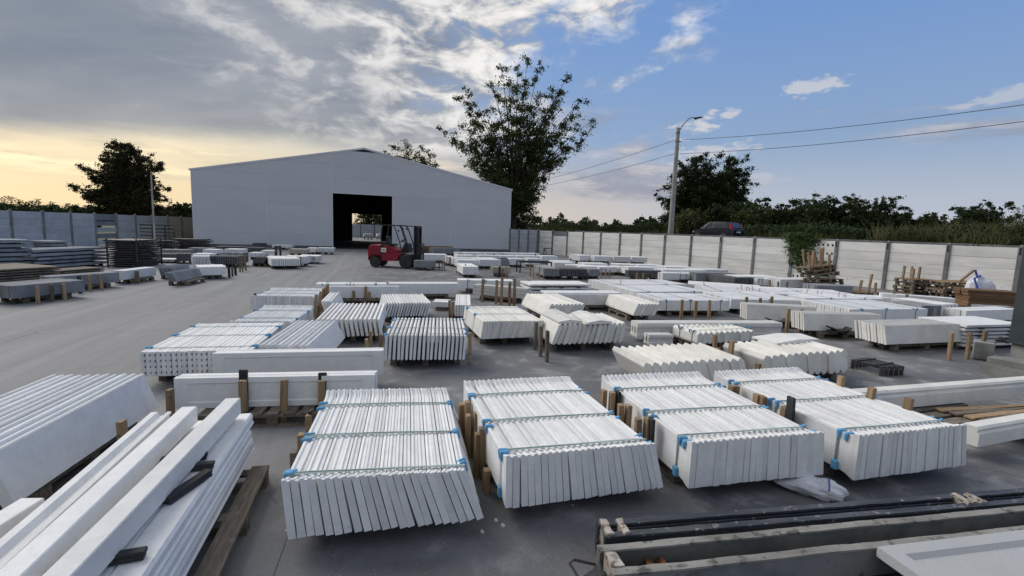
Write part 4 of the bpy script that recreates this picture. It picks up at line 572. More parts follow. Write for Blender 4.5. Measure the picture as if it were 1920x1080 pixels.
{'sh': 'grey slab bundle carried on the forklift forks', 'label': 'grey slab bundle carried on the forklift forks', 'x': -4.931, 'y': 23.874, 'a': 0.1271, 'W': 1.049, 'L': 0.9, 'zt': 0.468, 'zb': 0.15, 'n': 14, 'pr': 'flat', 'm': 'grey', 'lean': (0, 0), 'straps': [], 'stk': [('o', -3.745, 24.499, 0.439), ('b', -3.57, 24.245, 0.462), ('o', -3.468, 24.286, 0.462)], 'pal': 1, 'fill': 0.95, 'name': 'slab_stack', 'pads': 1, 'cat': 'slab stack'},
{'sh': 'white slabs behind the forklift mast', 'label': 'white slabs behind the forklift mast', 'x': -4.04, 'y': 29.324, 'a': 1.8232, 'W': 1.2, 'L': 1.634, 'zt': 0.5, 'zb': 0.15, 'n': 6, 'pr': 'flat', 'm': 'white', 'lean': (0, 0), 'straps': [], 'stk': [], 'pal': 1, 'fill': 0.95, 'name': 'slab_stack', 'pads': 1, 'cat': 'slab stack'},
{'sh': 'pale slab stack against the barn, right of the doorway', 'label': 'pale slab stack against the barn, right of the doorway', 'x': -4.114, 'y': 37.304, 'a': 2.1088, 'W': 0.9, 'L': 2.235, 'zt': 0.589, 'zb': 0.15, 'n': 5, 'pr': 'flat', 'm': 'grey', 'lean': (0, 0), 'straps': [], 'stk': [], 'pal': 1, 'fill': 0.95, 'name': 'slab_stack', 'pads': 1, 'cat': 'slab stack'},
{'sh': 'grey slabs on edge at the left frame edge', 'label': 'grey slabs on edge at the left frame edge', 'x': -11.456, 'y': 12.722, 'a': 2.8839, 'W': 0.95, 'L': 1.55, 'zt': 0.455, 'zb': 0.15, 'n': 10, 'pr': 'flat', 'm': 'grey', 'lean': (0, 0), 'straps': [], 'stk': [('w', -11.576, 11.559, 0.424), ('o', -11.565, 11.917, 0.422), ('w', -11.514, 12.209, 0.417)], 'pal': 1, 'fill': 0.95, 'name': 'slab_stack', 'pads': 1, 'cat': 'slab stack'},
{'sh': 'grey slabs on edge second from the left edge', 'label': 'grey slabs on edge second from the left edge', 'x': -12.241, 'y': 14.834, 'a': 2.8463, 'W': 0.45, 'L': 1.759, 'zt': 0.454, 'zb': 0.15, 'n': 4, 'pr': 'flat', 'm': 'grey', 'lean': (0, 0), 'straps': [], 'stk': [('w', -12.228, 13.762, 0.48), ('w', -12.125, 14.04, 0.473), ('b', -12.094, 13.291, 0.5)], 'pal': 1, 'fill': 0.95, 'name': 'slab_stack', 'pads': 1, 'cat': 'slab stack'},
{'sh': 'white slabs on edge behind five short stakes, left', 'label': 'white slabs on edge behind five short stakes, left', 'x': -12.577, 'y': 16.832, 'a': 3.202, 'W': 0.4, 'L': 1.491, 'zt': 0.443, 'zb': 0.15, 'n': 4, 'pr': 'flat', 'm': 'white', 'lean': (0, 0), 'straps': [], 'stk': [('o', -12.375, 15.674, 0.417), ('w', -12.419, 15.821, 0.403), ('w', -12.72, 16.399, 0.361), ('w', -12.759, 16.743, 0.349), ('o', -12.714, 16.758, 0.331)], 'pal': 1, 'fill': 0.95, 'name': 'slab_stack', 'pads': 1, 'cat': 'slab stack'},
{'sh': 'grey slabs leaning back behind the white staked ones', 'label': 'grey slabs leaning back behind the white staked ones', 'x': -12.482, 'y': 18.424, 'a': 3.405, 'W': 0.455, 'L': 1.556, 'zt': 0.434, 'zb': 0.15, 'n': 7, 'pr': 'flat', 'm': 'grey', 'lean': (14, 14), 'straps': [], 'stk': [], 'pal': 1, 'fill': 0.6, 'name': 'slab_stack', 'pads': 1, 'cat': 'slab stack'},
{'sh': 'grey slabs leaning with open gaps, left driveway edge', 'label': 'grey slabs leaning with open gaps, left driveway edge', 'x': -11.117, 'y': 16.902, 'a': 3.2849, 'W': 0.242, 'L': 1.694, 'zt': 0.44, 'zb': 0.15, 'n': 5, 'pr': 'flat', 'm': 'grey', 'lean': (26, 26), 'straps': [], 'stk': [], 'pal': 1, 'fill': 0.55, 'name': 'slab_stack', 'pads': 1, 'cat': 'slab stack'},
{'sh': 'low white slab bundle wrapped at its right end', 'label': 'low white slab bundle wrapped at its right end', 'x': -10.615, 'y': 17.742, 'a': 2.2431, 'W': 1.1, 'L': 0.883, 'zt': 0.458, 'zb': 0.15, 'n': 8, 'pr': 'flat', 'm': 'white', 'lean': (0, 0), 'straps': [], 'stk': [('b', -10.792, 18.184, 0.376), ('o', -10.895, 18.57, 0.383), ('b', -11.002, 18.973, 0.412)], 'pal': 1, 'fill': 0.95, 'name': 'slab_stack', 'pads': 1, 'cat': 'slab stack'},
{'sh': 'white ribbed bundle joined to the grey one, left', 'label': 'white ribbed bundle joined to the grey one, left', 'x': -14.131, 'y': 21.091, 'a': 0.5415, 'W': 0.656, 'L': 1.2, 'zt': 0.525, 'zb': 0.15, 'n': 12, 'pr': 'flat', 'm': 'white', 'lean': (0, 0), 'straps': [], 'stk': [], 'pal': 1, 'fill': 0.68, 'name': 'slab_stack', 'pads': 1, 'cat': 'slab stack'},
{'sh': 'grey ribbed bundle beside the white ribbed one', 'label': 'grey ribbed bundle beside the white ribbed one', 'x': -13.827, 'y': 21.878, 'a': 0.2094, 'W': 1.176, 'L': 1.5, 'zt': 0.503, 'zb': 0.15, 'n': 12, 'pr': 'flat', 'm': 'darkgrey', 'lean': (0, 0), 'straps': [], 'stk': [('o', -11.539, 20.219, 0.684), ('y', -11.567, 20.47, 0.692), ('o', -11.701, 20.959, 0.707)], 'pal': 1, 'fill': 0.72, 'name': 'slab_stack', 'pads': 1, 'cat': 'slab stack'},
{'sh': 'white ribbed bundle alone on the driveway edge', 'label': 'white ribbed bundle alone on the driveway edge', 'x': -11.036, 'y': 21.851, 'a': 0.5578, 'W': 1.248, 'L': 2.0, 'zt': 0.49, 'zb': 0.15, 'n': 14, 'pr': 'flat', 'm': 'white', 'lean': (0, 0), 'straps': [], 'stk': [('o', -10.496, 23.637, 0.477), ('o', -10.69, 24.259, 0.461)], 'pal': 1, 'fill': 0.74, 'name': 'slab_stack', 'pads': 1, 'cat': 'slab stack'},
{'sh': 'white slabs just behind the lone ribbed bundle', 'label': 'white slabs just behind the lone ribbed bundle', 'x': -11.218, 'y': 23.515, 'a': 0.2094, 'W': 1.004, 'L': 0.9, 'zt': 0.5, 'zb': 0.15, 'n': 8, 'pr': 'flat', 'm': 'white', 'lean': (0, 0), 'straps': [], 'stk': [], 'pal': 1, 'fill': 0.95, 'name': 'slab_stack', 'pads': 1, 'cat': 'slab stack'},
{'sh': 'small white block by the barn door', 'label': 'small white block by the barn door', 'x': -14.122, 'y': 32.929, 'a': 0.2094, 'W': 0.514, 'L': 1.0, 'zt': 0.44, 'zb': 0.15, 'n': 4, 'pr': 'flat', 'm': 'white', 'lean': (0, 0), 'straps': [], 'stk': [], 'pal': 1, 'fill': 0.95, 'name': 'slab_stack', 'pads': 1, 'cat': 'slab stack'},
{'sh': 'white slabs leaning at the barn door corner', 'label': 'white slabs leaning at the barn door corner', 'x': -13.578, 'y': 33.3, 'a': 0.2094, 'W': 1.085, 'L': 1.0, 'zt': 0.444, 'zb': 0.15, 'n': 7, 'pr': 'flat', 'm': 'white', 'lean': (8, 12), 'straps': [], 'stk': [], 'pal': 1, 'fill': 0.8, 'name': 'slab_stack', 'pads': 1, 'cat': 'slab stack'},
{'sh': 'grey bundle below the barn panel joint', 'label': 'grey bundle below the barn panel joint', 'x': -17.207, 'y': 30.724, 'a': 0.2094, 'W': 1.099, 'L': 1.0, 'zt': 0.455, 'zb': 0.15, 'n': 8, 'pr': 'flat', 'm': 'darkgrey', 'lean': (0, 0), 'straps': [], 'stk': [], 'pal': 1, 'fill': 0.9, 'name': 'slab_stack', 'pads': 1, 'cat': 'slab stack'},
{'sh': 'dark grey bundle along the barn foot', 'label': 'dark grey bundle along the barn foot', 'x': -19.099, 'y': 30.804, 'a': 0.2094, 'W': 1.624, 'L': 1.0, 'zt': 0.456, 'zb': 0.15, 'n': 8, 'pr': 'flat', 'm': 'darkgrey', 'lean': (0, 0), 'straps': [], 'stk': [], 'pal': 1, 'fill': 0.9, 'name': 'slab_stack', 'pads': 1, 'cat': 'slab stack'},
{'sh': 'white bundle before the dark grey one at the barn', 'label': 'white bundle before the dark grey one at the barn', 'x': -17.547, 'y': 29.126, 'a': 0.2094, 'W': 1.034, 'L': 1.0, 'zt': 0.407, 'zb': 0.15, 'n': 8, 'pr': 'flat', 'm': 'white', 'lean': (0, 0), 'straps': [], 'stk': [], 'pal': 1, 'fill': 0.9, 'name': 'slab_stack', 'pads': 1, 'cat': 'slab stack'},
{'sh': 'white bundle with black loops, left of the barn', 'label': 'white bundle with black loops, left of the barn', 'x': -18.166, 'y': 28.075, 'a': 0.2094, 'W': 0.761, 'L': 1.0, 'zt': 0.398, 'zb': 0.15, 'n': 8, 'pr': 'flat', 'm': 'white', 'lean': (0, 0), 'straps': [], 'stk': [], 'pal': 1, 'fill': 0.9, 'name': 'slab_stack', 'pads': 1, 'cat': 'slab stack'},
{'sh': 'beige slabs beyond the two black posts', 'label': 'beige slabs beyond the two black posts', 'x': -14.571, 'y': 31.147, 'a': 0.2094, 'W': 1.101, 'L': 1.0, 'zt': 0.425, 'zb': 0.15, 'n': 8, 'pr': 'flat', 'm': 'beige', 'lean': (0, 0), 'straps': [], 'stk': [], 'pal': 1, 'fill': 0.9, 'name': 'slab_stack', 'pads': 1, 'cat': 'slab stack'},
{'sh': 'raised dark bundle against the barn wall', 'label': 'raised dark bundle against the barn wall', 'x': -20.225, 'y': 37.243, 'a': 0.2094, 'W': 0.797, 'L': 1.0, 'zt': 0.436, 'zb': 0.15, 'n': 8, 'pr': 'flat', 'm': 'darkgrey', 'lean': (0, 0), 'straps': [], 'stk': [], 'pal': 1, 'fill': 0.9, 'name': 'slab_stack', 'pads': 1, 'cat': 'slab stack'},
{'sh': 'long white slabs against the barn wall', 'label': 'long white slabs against the barn wall', 'x': -18.792, 'y': 37.43, 'a': 0.2094, 'W': 1.391, 'L': 1.0, 'zt': 0.355, 'zb': 0.15, 'n': 8, 'pr': 'flat', 'm': 'white', 'lean': (0, 0), 'straps': [], 'stk': [], 'pal': 1, 'fill': 0.9, 'name': 'slab_stack', 'pads': 1, 'cat': 'slab stack'},
{'sh': 'white bundle with stakes behind the slanted pieces', 'label': 'white bundle with stakes behind the slanted pieces', 'x': -14.813, 'y': 26.804, 'a': 0.2094, 'W': 0.63, 'L': 1.0, 'zt': 0.387, 'zb': 0.15, 'n': 8, 'pr': 'flat', 'm': 'white', 'lean': (0, 0), 'straps': [], 'stk': [], 'pal': 1, 'fill': 0.9, 'name': 'slab_stack', 'pads': 1, 'cat': 'slab stack'},
{'sh': 'cream bundle left of the two black posts', 'label': 'cream bundle left of the two black posts', 'x': -15.152, 'y': 28.82, 'a': 0.2094, 'W': 0.739, 'L': 1.0, 'zt': 0.405, 'zb': 0.15, 'n': 8, 'pr': 'flat', 'm': 'cream', 'lean': (0, 0), 'straps': [], 'stk': [], 'pal': 1, 'fill': 0.9, 'name': 'slab_stack', 'pads': 1, 'cat': 'slab stack'},
{'sh': 'ribbed grey bundle resting by the black forms', 'label': 'ribbed grey bundle resting by the black forms', 'x': -18.021, 'y': 23.991, 'a': 0.2094, 'W': 0.997, 'L': 1.0, 'zt': 0.362, 'zb': 0.15, 'n': 8, 'pr': 'flat', 'm': 'darkgrey', 'lean': (0, 0), 'straps': [], 'stk': [], 'pal': 1, 'fill': 0.9, 'name': 'slab_stack', 'pads': 1, 'cat': 'slab stack'},
{'sh': 'dark ribbed bundle beside the resting grey one', 'label': 'dark ribbed bundle beside the resting grey one', 'x': -16.121, 'y': 22.926, 'a': 0.5875, 'W': 0.594, 'L': 1.0, 'zt': 0.481, 'zb': 0.15, 'n': 8, 'pr': 'flat', 'm': 'darkgrey', 'lean': (0, 0), 'straps': [], 'stk': [], 'pal': 1, 'fill': 0.9, 'name': 'slab_stack', 'pads': 1, 'cat': 'slab stack'},
{'sh': 'flat grey slabs behind the dark ribbed bundle', 'label': 'flat grey slabs behind the dark ribbed bundle', 'x': -19.669, 'y': 28.959, 'a': 0.2094, 'W': 1.218, 'L': 1.0, 'zt': 0.406, 'zb': 0.15, 'n': 8, 'pr': 'flat', 'm': 'grey', 'lean': (0, 0), 'straps': [], 'stk': [], 'pal': 1, 'fill': 0.9, 'name': 'slab_stack', 'pads': 1, 'cat': 'slab stack'},
{'sh': 'white slab with dark loop above the ribbed bundle', 'label': 'white slab with dark loop above the ribbed bundle', 'x': -17.099, 'y': 25.447, 'a': 0.2094, 'W': 0.867, 'L': 1.0, 'zt': 0.319, 'zb': 0.15, 'n': 8, 'pr': 'flat', 'm': 'white', 'lean': (0, 0), 'straps': [], 'stk': [], 'pal': 1, 'fill': 0.9, 'name': 'slab_stack', 'pads': 1, 'cat': 'slab stack'},
{'sh': 'low pale slabs behind the ribbed grey bundle', 'label': 'low pale slabs behind the ribbed grey bundle', 'x': -20.257, 'y': 27.269, 'a': 0.2094, 'W': 1.517, 'L': 1.0, 'zt': 0.361, 'zb': 0.15, 'n': 8, 'pr': 'flat', 'm': 'grey', 'lean': (0, 0), 'straps': [], 'stk': [], 'pal': 1, 'fill': 0.9, 'name': 'slab_stack', 'pads': 1, 'cat': 'slab stack'},
{'sh': 'grey slab leaning beside a slanted white piece', 'label': 'grey slab leaning beside a slanted white piece', 'x': -12.37, 'y': 22.926, 'a': 0.2094, 'W': 0.54, 'L': 0.9, 'zt': 0.43, 'zb': 0.15, 'n': 5, 'pr': 'flat', 'm': 'darkgrey', 'lean': (20, 24), 'straps': [], 'stk': [('o', -12.199, 23.926, 0.482), ('b', -12.285, 24.256, 0.434)], 'pal': 1, 'fill': 0.9, 'name': 'slab_stack', 'pads': 1, 'cat': 'slab stack'},
]
LAYERS = [
{'sh': 'white perforated sheets in layers by the dark column', 'label': 'white perforated sheets in layers by the dark column', 'x': 9.467, 'y': 9.854, 'a': 0.2494, 'W': 1.744, 'L': 1.047, 'zt': 0.567, 'zb': 0.08, 'rows': 6, 'per': 1, 'm': 'white', 'gap': 0.4, 'stk': [], 'name': 'sheet_stack', 'cat': 'sheet stack', 'pal': 1, 'jit': 0.02, 'piece': 'sheet', 'spacers': 1, 'hollow': 0},
{'sh': 'white sheets in three layers with dark spacers', 'label': 'white sheets in three layers with dark spacers', 'x': 0.578, 'y': 14.927, 'a': 0.2983, 'W': 2.113, 'L': 1.1, 'zt': 0.557, 'zb': 0.12, 'rows': 4, 'per': 1, 'm': 'white', 'gap': 0.5, 'stk': [], 'name': 'sheet_stack', 'cat': 'sheet stack', 'pal': 1, 'jit': 0.02, 'piece': 'sheet', 'spacers': 1, 'hollow': 0},
{'sh': 'white sheets in five layers near the barn door', 'label': 'white sheets in five layers near the barn door', 'x': -11.344, 'y': 25.317, 'a': 0.2094, 'W': 1.007, 'L': 1.2, 'zt': 0.451, 'zb': 0.1, 'rows': 5, 'per': 1, 'm': 'white', 'gap': 0.35, 'stk': [], 'name': 'sheet_stack', 'cat': 'sheet stack', 'pal': 1, 'jit': 0.02, 'piece': 'sheet', 'spacers': 1, 'hollow': 0},
{'sh': 'white flat slabs beneath the ribbed grey bundle', 'label': 'white flat slabs beneath the ribbed grey bundle', 'x': -17.305, 'y': 22.987, 'a': 0.2094, 'W': 0.933, 'L': 0.9, 'zt': 0.22, 'zb': 0.08, 'rows': 2, 'per': 1, 'm': 'white', 'gap': 0.4, 'stk': [], 'name': 'sheet_stack', 'cat': 'sheet stack', 'pal': 1, 'jit': 0.02, 'piece': 'sheet', 'spacers': 1, 'hollow': 0},
{'sh': 'tall pile of long grey concrete posts at the left edge', 'label': 'tall pile of long grey concrete posts at the left edge', 'x': -19.02, 'y': 16.748, 'a': 1.059, 'W': 1.672, 'L': 1.2, 'zt': 1.237, 'zb': 0.1, 'rows': 7, 'per': 4, 'm': 'postgrey', 'gap': 0.33, 'stk': [], 'name': 'post_pile', 'cat': 'post pile', 'pal': 1, 'jit': 0.15, 'piece': 'concrete_post', 'spacers': 1, 'hollow': 0},
{'sh': 'pile of grey channel posts with hollow ends, left', 'label': 'pile of grey channel posts with hollow ends, left', 'x': -18.067, 'y': 18.039, 'a': 1.5174, 'W': 3.07, 'L': 1.1, 'zt': 0.865, 'zb': 0.1, 'rows': 5, 'per': 4, 'm': 'postgrey', 'gap': 0.36, 'stk': [], 'name': 'post_pile', 'cat': 'post pile', 'pal': 1, 'jit': 0.12, 'piece': 'concrete_post', 'spacers': 1, 'hollow': 1},
{'sh': 'low pile of grey posts behind the tall pile', 'label': 'low pile of grey posts behind the tall pile', 'x': -26.914, 'y': 26.708, 'a': -0.2066, 'W': 1.555, 'L': 1.0, 'zt': 0.721, 'zb': 0.1, 'rows': 4, 'per': 3, 'm': 'postgrey', 'gap': 0.3, 'stk': [], 'name': 'post_pile', 'cat': 'post pile', 'pal': 1, 'jit': 0.15, 'piece': 'concrete_post', 'spacers': 1, 'hollow': 0},
{'sh': 'brown boards in flat layers at the left edge', 'label': 'brown boards in flat layers at the left edge', 'x': -15.741, 'y': 14.344, 'a': 1.2914, 'W': 1.813, 'L': 2.28, 'zt': 0.483, 'zb': 0.08, 'rows': 5, 'per': 1, 'm': 'wood_old', 'gap': 0.45, 'stk': [], 'name': 'board_stack', 'cat': 'board stack', 'pal': 1, 'jit': 0.02, 'piece': 'board', 'spacers': 1, 'hollow': 0},
{'sh': 'brown boards in low layers before the posts', 'label': 'brown boards in low layers before the posts', 'x': -15.731, 'y': 16.165, 'a': 1.453, 'W': 1.982, 'L': 0.9, 'zt': 0.261, 'zb': 0.08, 'rows': 3, 'per': 1, 'm': 'wood_old', 'gap': 0.4, 'stk': [], 'name': 'board_stack', 'cat': 'board stack', 'pal': 1, 'jit': 0.02, 'piece': 'board', 'spacers': 1, 'hollow': 0},
{'sh': 'stacked black steel forms twelve high', 'label': 'stacked black steel forms twelve high', 'x': -17.263, 'y': 20.374, 'a': 0.2094, 'W': 1.15, 'L': 2.0, 'zt': 1.205, 'zb': 0.05, 'rows': 12, 'per': 1, 'm': 'black_steel', 'gap': 0.35, 'stk': [], 'name': 'form_stack', 'cat': 'form stack', 'pal': 0, 'jit': 0.12, 'piece': 'steel_form', 'spacers': 0, 'hollow': 0},
{'sh': 'stacked black steel forms under the rack', 'label': 'stacked black steel forms under the rack', 'x': -24.402, 'y': 32.177, 'a': 0.2094, 'W': 1.203, 'L': 1.2, 'zt': 0.69, 'zb': 0.05, 'rows': 5, 'per': 1, 'm': 'black_steel', 'gap': 0.4, 'stk': [], 'name': 'form_stack', 'cat': 'form stack', 'pal': 0, 'jit': 0.15, 'piece': 'steel_form', 'spacers': 0, 'hollow': 0},
{'sh': 'stacked dark forms by the barn corner', 'label': 'stacked dark forms by the barn corner', 'x': -24.243, 'y': 34.181, 'a': 0.2094, 'W': 2.148, 'L': 1.2, 'zt': 0.766, 'zb': 0.05, 'rows': 6, 'per': 1, 'm': 'black_steel', 'gap': 0.4, 'stk': [], 'name': 'form_stack', 'cat': 'form stack', 'pal': 0, 'jit': 0.12, 'piece': 'steel_form', 'spacers': 0, 'hollow': 0},
{'sh': 'brown timber planks piled by the right wall', 'label': 'brown timber planks piled by the right wall', 'x': 15.679, 'y': 16.39, 'a': -0.296, 'W': 1.546, 'L': 0.9, 'zt': 0.672, 'zb': 0.08, 'rows': 6, 'per': 2, 'm': 'wood_timber', 'gap': 0.08, 'stk': [], 'name': 'timber_pile', 'cat': 'timber pile', 'pal': 0, 'jit': 0.06, 'piece': 'plank', 'spacers': 0, 'hollow': 0},
{'sh': 'timber beams against the barn behind the forklift', 'label': 'timber beams against the barn behind the forklift', 'x': -7.043, 'y': 37.689, 'a': 0.3872, 'W': 2.318, 'L': 0.8, 'zt': 0.662, 'zb': 0.08, 'rows': 4, 'per': 2, 'm': 'wood_timber', 'gap': 0.1, 'stk': [], 'name': 'timber_pile', 'cat': 'timber pile', 'pal': 0, 'jit': 0.1, 'piece': 'plank', 'spacers': 0, 'hollow': 0},
]
# ================================================================= SETTING
def sheet(name, pts, z, m):
    me = bpy.data.meshes.new(name); me.from_pydata([(x, y, z) for x, y in pts], [], [tuple(range(len(pts)))]); me.update()
    return struct(obj(name, me, m))
# field: one great sheet to the horizon
m = bpy.data.materials.new('field'); m.use_nodes = True; n = NT(m.node_tree); t = n.n.new('ShaderNodeTexCoord').outputs['Object']
c = n.mix(n.ss(n.noise(t, .05, 6, .6), .4, .62), (.060, .070, .028), (.11, .105, .055)); n.l.new(c, n.n['Principled BSDF'].inputs[0]); n.n['Principled BSDF'].inputs['Roughness'].default_value = .95; MATS['field'] = m
sheet('field', [(-1800, -60), (1800, -60), (1800, 2200), (-1800, 2200)], -.02, 'field')
# yard: worn concrete
m = bpy.data.materials.new('yard'); m.use_nodes = True; n = NT(m.node_tree); b = n.n['Principled BSDF']; t = n.n.new('ShaderNodeTexCoord').outputs['Object']
x_, y_, z_ = n.sep(t)
big = n.noise(t, .22, 6, .6, .4); mid = n.noise(t, 1.6, 7, .65, .3); fine = n.noise(t, 26., 5, .7)
# rolled driveway on the left, with long tyre streaks that run towards the barn door
sp_ = n.noise(t, 70., 3, .6); crk = n.n.new('ShaderNodeTexVoronoi'); crk.feature = 'DISTANCE_TO_EDGE'; crk.inputs['Scale'].default_value = .35
n.l.new(n.vm('ADD', t, n.comb(n.m('MULTIPLY', mid, .9), n.m('MULTIPLY', big, 1.5))), crk.inputs['Vector']); crk = crk.outputs['Distance']
ux = n.m('ADD', n.m('MULTIPLY', x_, .965), n.m('MULTIPLY', y_, .262)); uy = n.m('SUBTRACT', n.m('MULTIPLY', y_, .965), n.m('MULTIPLY', x_, .262))
trk = n.noise(n.comb(n.m('MULTIPLY', ux, 1.9), n.m('MULTIPLY', uy, .09), 0.), 1., 7, .68, .6)
drive = n.m('SUBTRACT', 1., n.ss(n.m('ADD', ux, n.m('MULTIPLY', n.m('SUBTRACT', big, .5), 2.4)), -2.2, .4))
bays = n.mix(n.ss(big, .36, .64), (.098, .101, .106), (.168, .170, .175))
bays = n.mix(n.ss(mid, .50, .66), bays, (.25, .25, .248)); bays = n.mix(n.m('MULTIPLY', n.ss(mid, .5, .28), .6), bays, (.066, .068, .072))
drv = n.mix(n.ss(n.m('ADD', n.m('MULTIPLY', trk, .6), n.m('MULTIPLY', mid, .4)), .38, .62), (.150, .153, .158), (.222, .224, .226)); drv = n.mix(n.m('MULTIPLY', n.ss(mid, .45, .7), .5), drv, (.20, .201, .203))
c = n.mix(drive, bays, drv)
c = n.mix(n.m('MULTIPLY', n.ss(fine, .60, .74), .5), c, (.30, .298, .29)); c = n.mix(n.m('MULTIPLY', n.ss(fine, .40, .26), .5), c, (.045, .045, .047))
c = n.mix(n.m('MULTIPLY', n.m('SUBTRACT', 1., n.ss(crk, .002, .006)), .28), c, (.04, .04, .042)); c = n.mix(n.m('MULTIPLY', n.ss(sp_, .63, .70), .8), c, (.42, .42, .41)); c = n.mix(n.m('MULTIPLY', n.ss(sp_, .30, .24), .6), c, (.03, .03, .03))
n.l.new(c, b.inputs[0]); n.l.new(n.m('ADD', .62, n.m('MULTIPLY', mid, .35)), b.inputs['Roughness'])
bm = n.n.new('ShaderNodeBump'); bm.inputs['Strength'].default_value = .35; bm.inputs['Distance'].default_value = .01
n.l.new(n.m('ADD', n.m('MULTIPLY', fine, .5), mid), bm.inputs['Height']); n.l.new(bm.outputs[0], b.inputs['Normal']); MATS['yard'] = m
LF0 = Vector((-28.25, 21.5)); LFD = Vector((-2.35, 19.5)).normalized()       # left fence line
RF0 = Vector((19.564, 18.614)); RF1 = Vector((2.439, 46.053)); RFD = (RF1-RF0).normalized(); RFN = Vector((-RFD.y, RFD.x))*-1
ys = sheet('yard', [(-24.5, -12), (32, -12), (38.7, -12), tuple(RF0-RFD*.0), tuple(RF1), (-.4, 46.9), (-8, 80), (-30, 86), (-34, 70), (-31, 46), (-28.2, 21)], 0., 'yard')
for k, (p, q) in enumerate([((-1.2, 1.8), (-3.0, 9.3)), ((.82, 3.05), (.93, 3.6)), ((-3.2, 9.3), (13, 13.2)), ((4.5, 4.6), (1.2, 12.)), ((-5, 15.6), (10, 19.2)), ((3.2, 5.2), (12, 7.4)), ((-6.2, 22.8), (-3.0, 9.8))]):
    a = Vector((*p, 0)); d = Vector((q[0]-p[0], q[1]-p[1], 0)); L_ = d.length; ang = math.atan2(d.y, d.x)
    struct(obj('expansion_joint', MB().box(0, L_, -.003, .003, .002, .004), 'darkgrey', None, a, (0, 0, ang)))
# embankment with road behind the right wall
m = bpy.data.materials.new('earth'); m.use_nodes = True; n = NT(m.node_tree); t = n.n.new('ShaderNodeTexCoord').outputs['Object']
c = n.mix(n.ss(n.noise(t, .8, 6, .6), .4, .62), (.035, .042, .018), (.075, .078, .035)); n.l.new(c, n.n['Principled BSDF'].inputs[0]); n.n['Principled BSDF'].inputs['Roughness'].default_value = .95; MATS['earth'] = m
mb = MB(); prof = [(.5, -.02), (.9, .5), (1.6, 1.5), (2.3, 1.84), (9., 1.88), (11, 2.1), (40, 2.3), (60, 1.2), (90, -.1)]
rings = []
for k in range(0, 41):
    s_ = -34+k*3.2; p = RF0+RFD*s_
    rings.append([(p.x+RFN.x*d, p.y+RFN.y*d, z+(rnd.uniform(-.08, .12) if d > 9 else 0)) for d, z in prof])
mb.loft(rings, caps=False, closed=False); struct(obj('embankment', mb, 'earth', smooth=True))
kb = MB(); ang = math.atan2(RFD.y, RFD.x)
for k in range(14): kb.box(-26+k*4.01, -26+k*4.01+3.97, -.09, .09, 1.7, 2.235+.012*((k*7) % 3))
struct(obj('roadside_kerb', kb, 'post_grey', None, (RF0.x+RFN.x*2.6, RF0.y+RFN.y*2.6, 0), (0, 0, ang)))
rp = [RF0+RFD*-34+RFN*3.0, RF0+RFD*90+RFN*3.0, RF0+RFD*90+RFN*8.6, RF0+RFD*-34+RFN*8.6]
sheet('road', [tuple(p) for p in rp], 1.9, 'darkgrey')

# ================================================================= BARN
A = Vector((-25.15, 37.85)); ang_b = math.atan2(9.05, 24.77); BW = 26.37; EAVE = 5.95; RID = 8.62; RX = 12.85; DEP = 22.
barn = thing('barn', 'large pale grey panelled metal barn with low gable and open dark doorway', 'barn', (A.x, A.y, 0), ang_b)
def topz(s): return EAVE+(RID-EAVE)*(s/RX if s < RX else (BW-s)/(BW-RX))
cols = [0, 5.2, 10.2, 15.3, 20.5, BW]; RH = 1.19
for ci in range(5):
    s0, s1 = cols[ci]+.028, cols[ci+1]-.028
    k = 0; z0 = .0
    while z0 < max(topz(s0), topz(s1)):
        z1 = z0+RH
        if ci == 2 and z0 < 4.7:
            if z1 < 4.9: z0 = z1; continue
        za, zb_ = z0, z1-.006
        if ci == 2 and z0 < 4.8: za = 4.8
        # clip the panel by the gable line
        poly = []; N_ = 10
        for i in range(N_+1):
            s_ = s0+(s1-s0)*i/N_
            poly.append((s_, min(zb_, topz(s_)-.05)))
        if max(p[1] for p in poly) > za+.02:
            up = [(s_, max(z, za+.004)) for s_, z in poly]
            ring = [(s0, za), (s1, za)] + [(s_, z) for s_, z in reversed(up)]
            mb = MB().loft([[(s_, 0, z) for s_, z in ring], [(s_, .08, z) for s_, z in ring]])
            obj('wall_panel', mb, 'panel_grey', barn, (0, rnd.uniform(-.002, .002), 0))
        z0 = z1
for s_ in cols[1:-1]:
    if s_ in (10.2, 15.3): obj('flashing', MB().box(s_-.035, s_+.035, -.012, .03, 4.8 if False else 0, topz(s_)-.06), 'trim', barn)
    else: obj('flashing', MB().box(s_-.03, s_+.03, -.008, .03, 0, topz(s_)-.06), 'trim', barn)
obj('corner_flashing', MB().box(-.02, .06, -.02, .1, 0, EAVE-.03), 'trim', barn); obj('corner_flashing', MB().box(BW-.06, BW+.02, -.02, .1, 0, EAVE-.03), 'trim', barn)
mb = MB()
for (x0, x1, z0, z1) in ((-.12, RX, EAVE-.03, RID), (RX, BW+.12, RID, EAVE-.03)):
    mb.loft([[(x0, .0, z0-.04), (x0, DEP+.1, z0-.04), (x0, DEP+.1, z0+.07), (x0, .0, z0+.07)], [(x1, .0, z1-.04), (x1, DEP+.1, z1-.04), (x1, DEP+.1, z1+.07), (x1, .0, z1+.07)]])
obj('roof', mb, 'trim', barn)
obj('verge_trim', MB().loft([[(x, -.03, z-.07), (x, -.004, z-.07), (x, -.004, z+.08), (x, -.03, z+.08)] for x, z in ((-.13, EAVE-.03), (RX, RID), (BW+.13, EAVE-.03))]), 'trim', barn)
mb = MB().box(10.2, 10.28, -.015, .25, 0, 4.8).box(15.22, 15.3, -.015, .25, 0, 4.8).box(10.28, 15.22, -.015, .25, 4.72, 4.8); obj('door_frame', mb, 'trim', barn)
